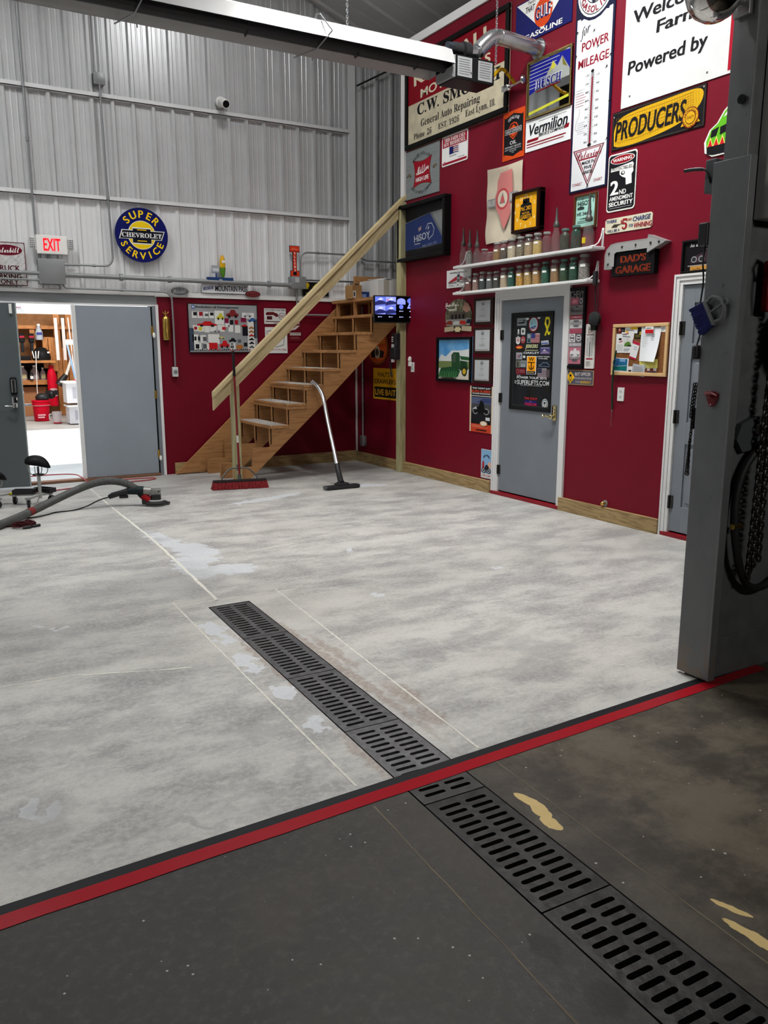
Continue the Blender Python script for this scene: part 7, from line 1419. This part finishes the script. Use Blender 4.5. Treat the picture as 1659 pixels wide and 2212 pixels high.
for k, (x, h, r_) in enumerate(((-3.44, .26, .085), (-3.22, .27, .09), (-3.06, .22, .06))): thing('jug', ['translucent jug with yellow label, left one on the shed shelf', 'large grey translucent jug in the middle of the shed shelf', 'translucent jug at the right end of the shed shelf'][k], 'jug', (x, 18.49, .952), (('jug_body', lambda b, h=h, r_=r_: b.lathe([(r_*.95, 0), (r_, .02), (r_, h*.5), (r_*.8, h*.7), (r_*.3, h*.9), (r_*.28, h)], K(168, 156, 156), 18)), ('cap', lambda b, h=h, r_=r_: b.lathe([(r_*.34, h-.01), (r_*.34, h+.025), (0, h+.025)], WHITE, 12)), ('label', lambda b, r_=r_, k=k: b.box(-r_*.6, -r_*1.03, .03, r_*.6, -r_*.98, .11, K(214, 200, 150) if k != 1 else K(176, 170, 172)))), 'jugs on the shed shelf')
thing('bottle', 'small black bottle with white label before the jugs on the shed shelf', 'bottle', (-3.30, 18.36, .952), (('bottle', lambda b: b.lathe([(.04, 0), (.042, .1), (.02, .13), (.02, .15), (0, .15)], BPLAS, 14)), ('label', lambda b: b.box(-.03, -.046, .02, .03, -.040, .08, WHITE))))
thing('back_scratcher', 'thin white three pronged stick leaning in the shed', 'tool', (-3.24, 17.9, .195), (('stick', lambda b: b.tube([(-.03, 0, .0), (-.03, 0, .62), (0, .02, 1.22)], .008, WHITE, 8)), ('prong', lambda b: [b.tube([(dx*.6, .02, 1.20), (dx, .03, 1.34)], .010, WHITE, 8) for dx in (-.06, 0, .06)])))
thing('fire_extinguisher', 'tall red extinguisher tube on the shed wall behind the totes', 'extinguisher', (-2.93, 18.22, .42), (('cylinder', lambda b: b.lathe([(.09, 0), (.095, .02), (.095, .62), (.06, .74), (.03, .77), (0, .77)], PRED, 18)), ('cap', lambda b: b.lathe([(.05, .77), (.05, .82), (0, .82)], K(190, 20, 40), 12)), ('label', lambda b: b.box(-.06, -.099, .2, .07, -.094, .36, K(214, 180, 186)))))
thing('leaf_blower', 'black and white nozzle tool leaning before the shed shelves', 'tool', (-2.74, 17.95, .90), (('nozzle', lambda b: b.tube([(-.10, 0, -.05), (.05, 0, .16)], [.09, .05], BPLAS, 14)), ('tube', lambda b: b.tube([(.05, 0, .15), (.18, .05, .46)], .03, WHITE, 12))))
for k, (z, w_, h, lb) in enumerate(((.20, .33, .36, 'lower translucent storage tote on the shed floor beside the bucket'), (.585, .36, .42, 'upper translucent storage tote stacked in the shed'))):
    thing('storage_tote', lb, 'tote', (-2.66, 16.4, z), (('tub', lambda b, w_=w_, h=h: b.prism([(-w_*.9, -.2), (w_*.9, -.2), (w_*.9, .2), (-w_*.9, .2)], 0, h*.86, K(214, 214, 218))), ('lid', lambda b, w_=w_, h=h: b.box(-w_, -.24, h*.86, w_, .24, h*.95, WHITE, .015)), ('tote_contents', lambda b, w_=w_, h=h: b.prism([(-w_*.6, -.202), (w_*.1, -.202), (w_*.1, -.2), (-w_*.6, -.2)], h*.2, h*.7, K(180, 180, 190)))), 'stacked totes in the shed')
thing('magenta_cloth', 'magenta cloth lying on the upper storage tote', 'cloth', (-2.70, 16.35, .984), (('cloth', lambda b: b.ball((0, 0, .02), .09, K(206, 30, 90), 12, sc=(1.2, .8, .28))),))
thing('measuring_jug', 'clear plastic measuring jug on the floor beside the red bucket', 'jug', (-3.12, 16.6, .19), (('jug_body', lambda b: b.lathe([(.07, 0), (.09, .22), (.095, .22)], mat('cloudy_plastic', (.72, .66, .68), .2, alpha=.6), 18)), ('handle', lambda b: b.tube([(-.09, 0, .18), (-.14, 0, .17), (-.14, 0, .08), (-.08, 0, .06)], .01, K(206, 190, 196), 8)), ('foot', lambda b: b.lathe([(.075, 0), (.078, .02), (0, .02)], K(190, 40, 60), 16))))
thing('wire_rack', 'blue and white wire frame leaning against the shed shelving', 'frame', (-2.56, 17.4, 1.0), (('frame_tube', lambda b: [b.tube(p, .018, K(150, 186, 226), 8) for p in ([(-.16, 0, .70), (.16, 0, .66)], [(-.16, 0, .70), (-.05, 0, .0)], [(.14, 0, .66), (.14, 0, -.2)])]), ('tag', lambda b: b.box(-.18, -.02, .66, .02, -.015, .76, K(206, 212, 216)))))
BL_ = K(58, 90, 170)
for k, (x, m_, lb, z1) in enumerate(((-2.60, WHITE, 'white tool handle leaning in the shed corner, leftmost of the row', 2.0), (-2.50, BL_, 'slim blue tool handle in the shed corner row', 1.5), (-2.44, K(214, 130, 60), 'orange wood tool handle in the shed corner row', 1.6), (-2.36, BL_, 'thick blue tool handle beside the doorway edge', 1.55), (-2.30, K(200, 206, 216), 'pale grey tool handle beside the doorway edge', 1.3))):
    thing('long_tool', lb, 'tool handle', (x, 17.6, .195), (('shaft', lambda b, m_=m_, z1=z1: b.tube([(.02, -.25, 0), (0, .2, z1)], .012, m_, 8)), ('ferrule', lambda b: b.tube([(.02, -.25, 0), (.018, -.2, .14)], .021, K(190, 190, 194), 8))), 'long handled tools in the shed')
for k, x in enumerate((-2.78, -2.64)): thing('tall_board', ['white tall board leaning in the shed, left of two', 'pale pink board leaning in the shed, right of two'][k], 'board', (x, 18.2, .2), (('board', lambda b, k=k: b.box(-.03, -.01, 1.15, .03, .01, 2.0, K(226, 214, 212) if k else K(226, 226, 226))),))
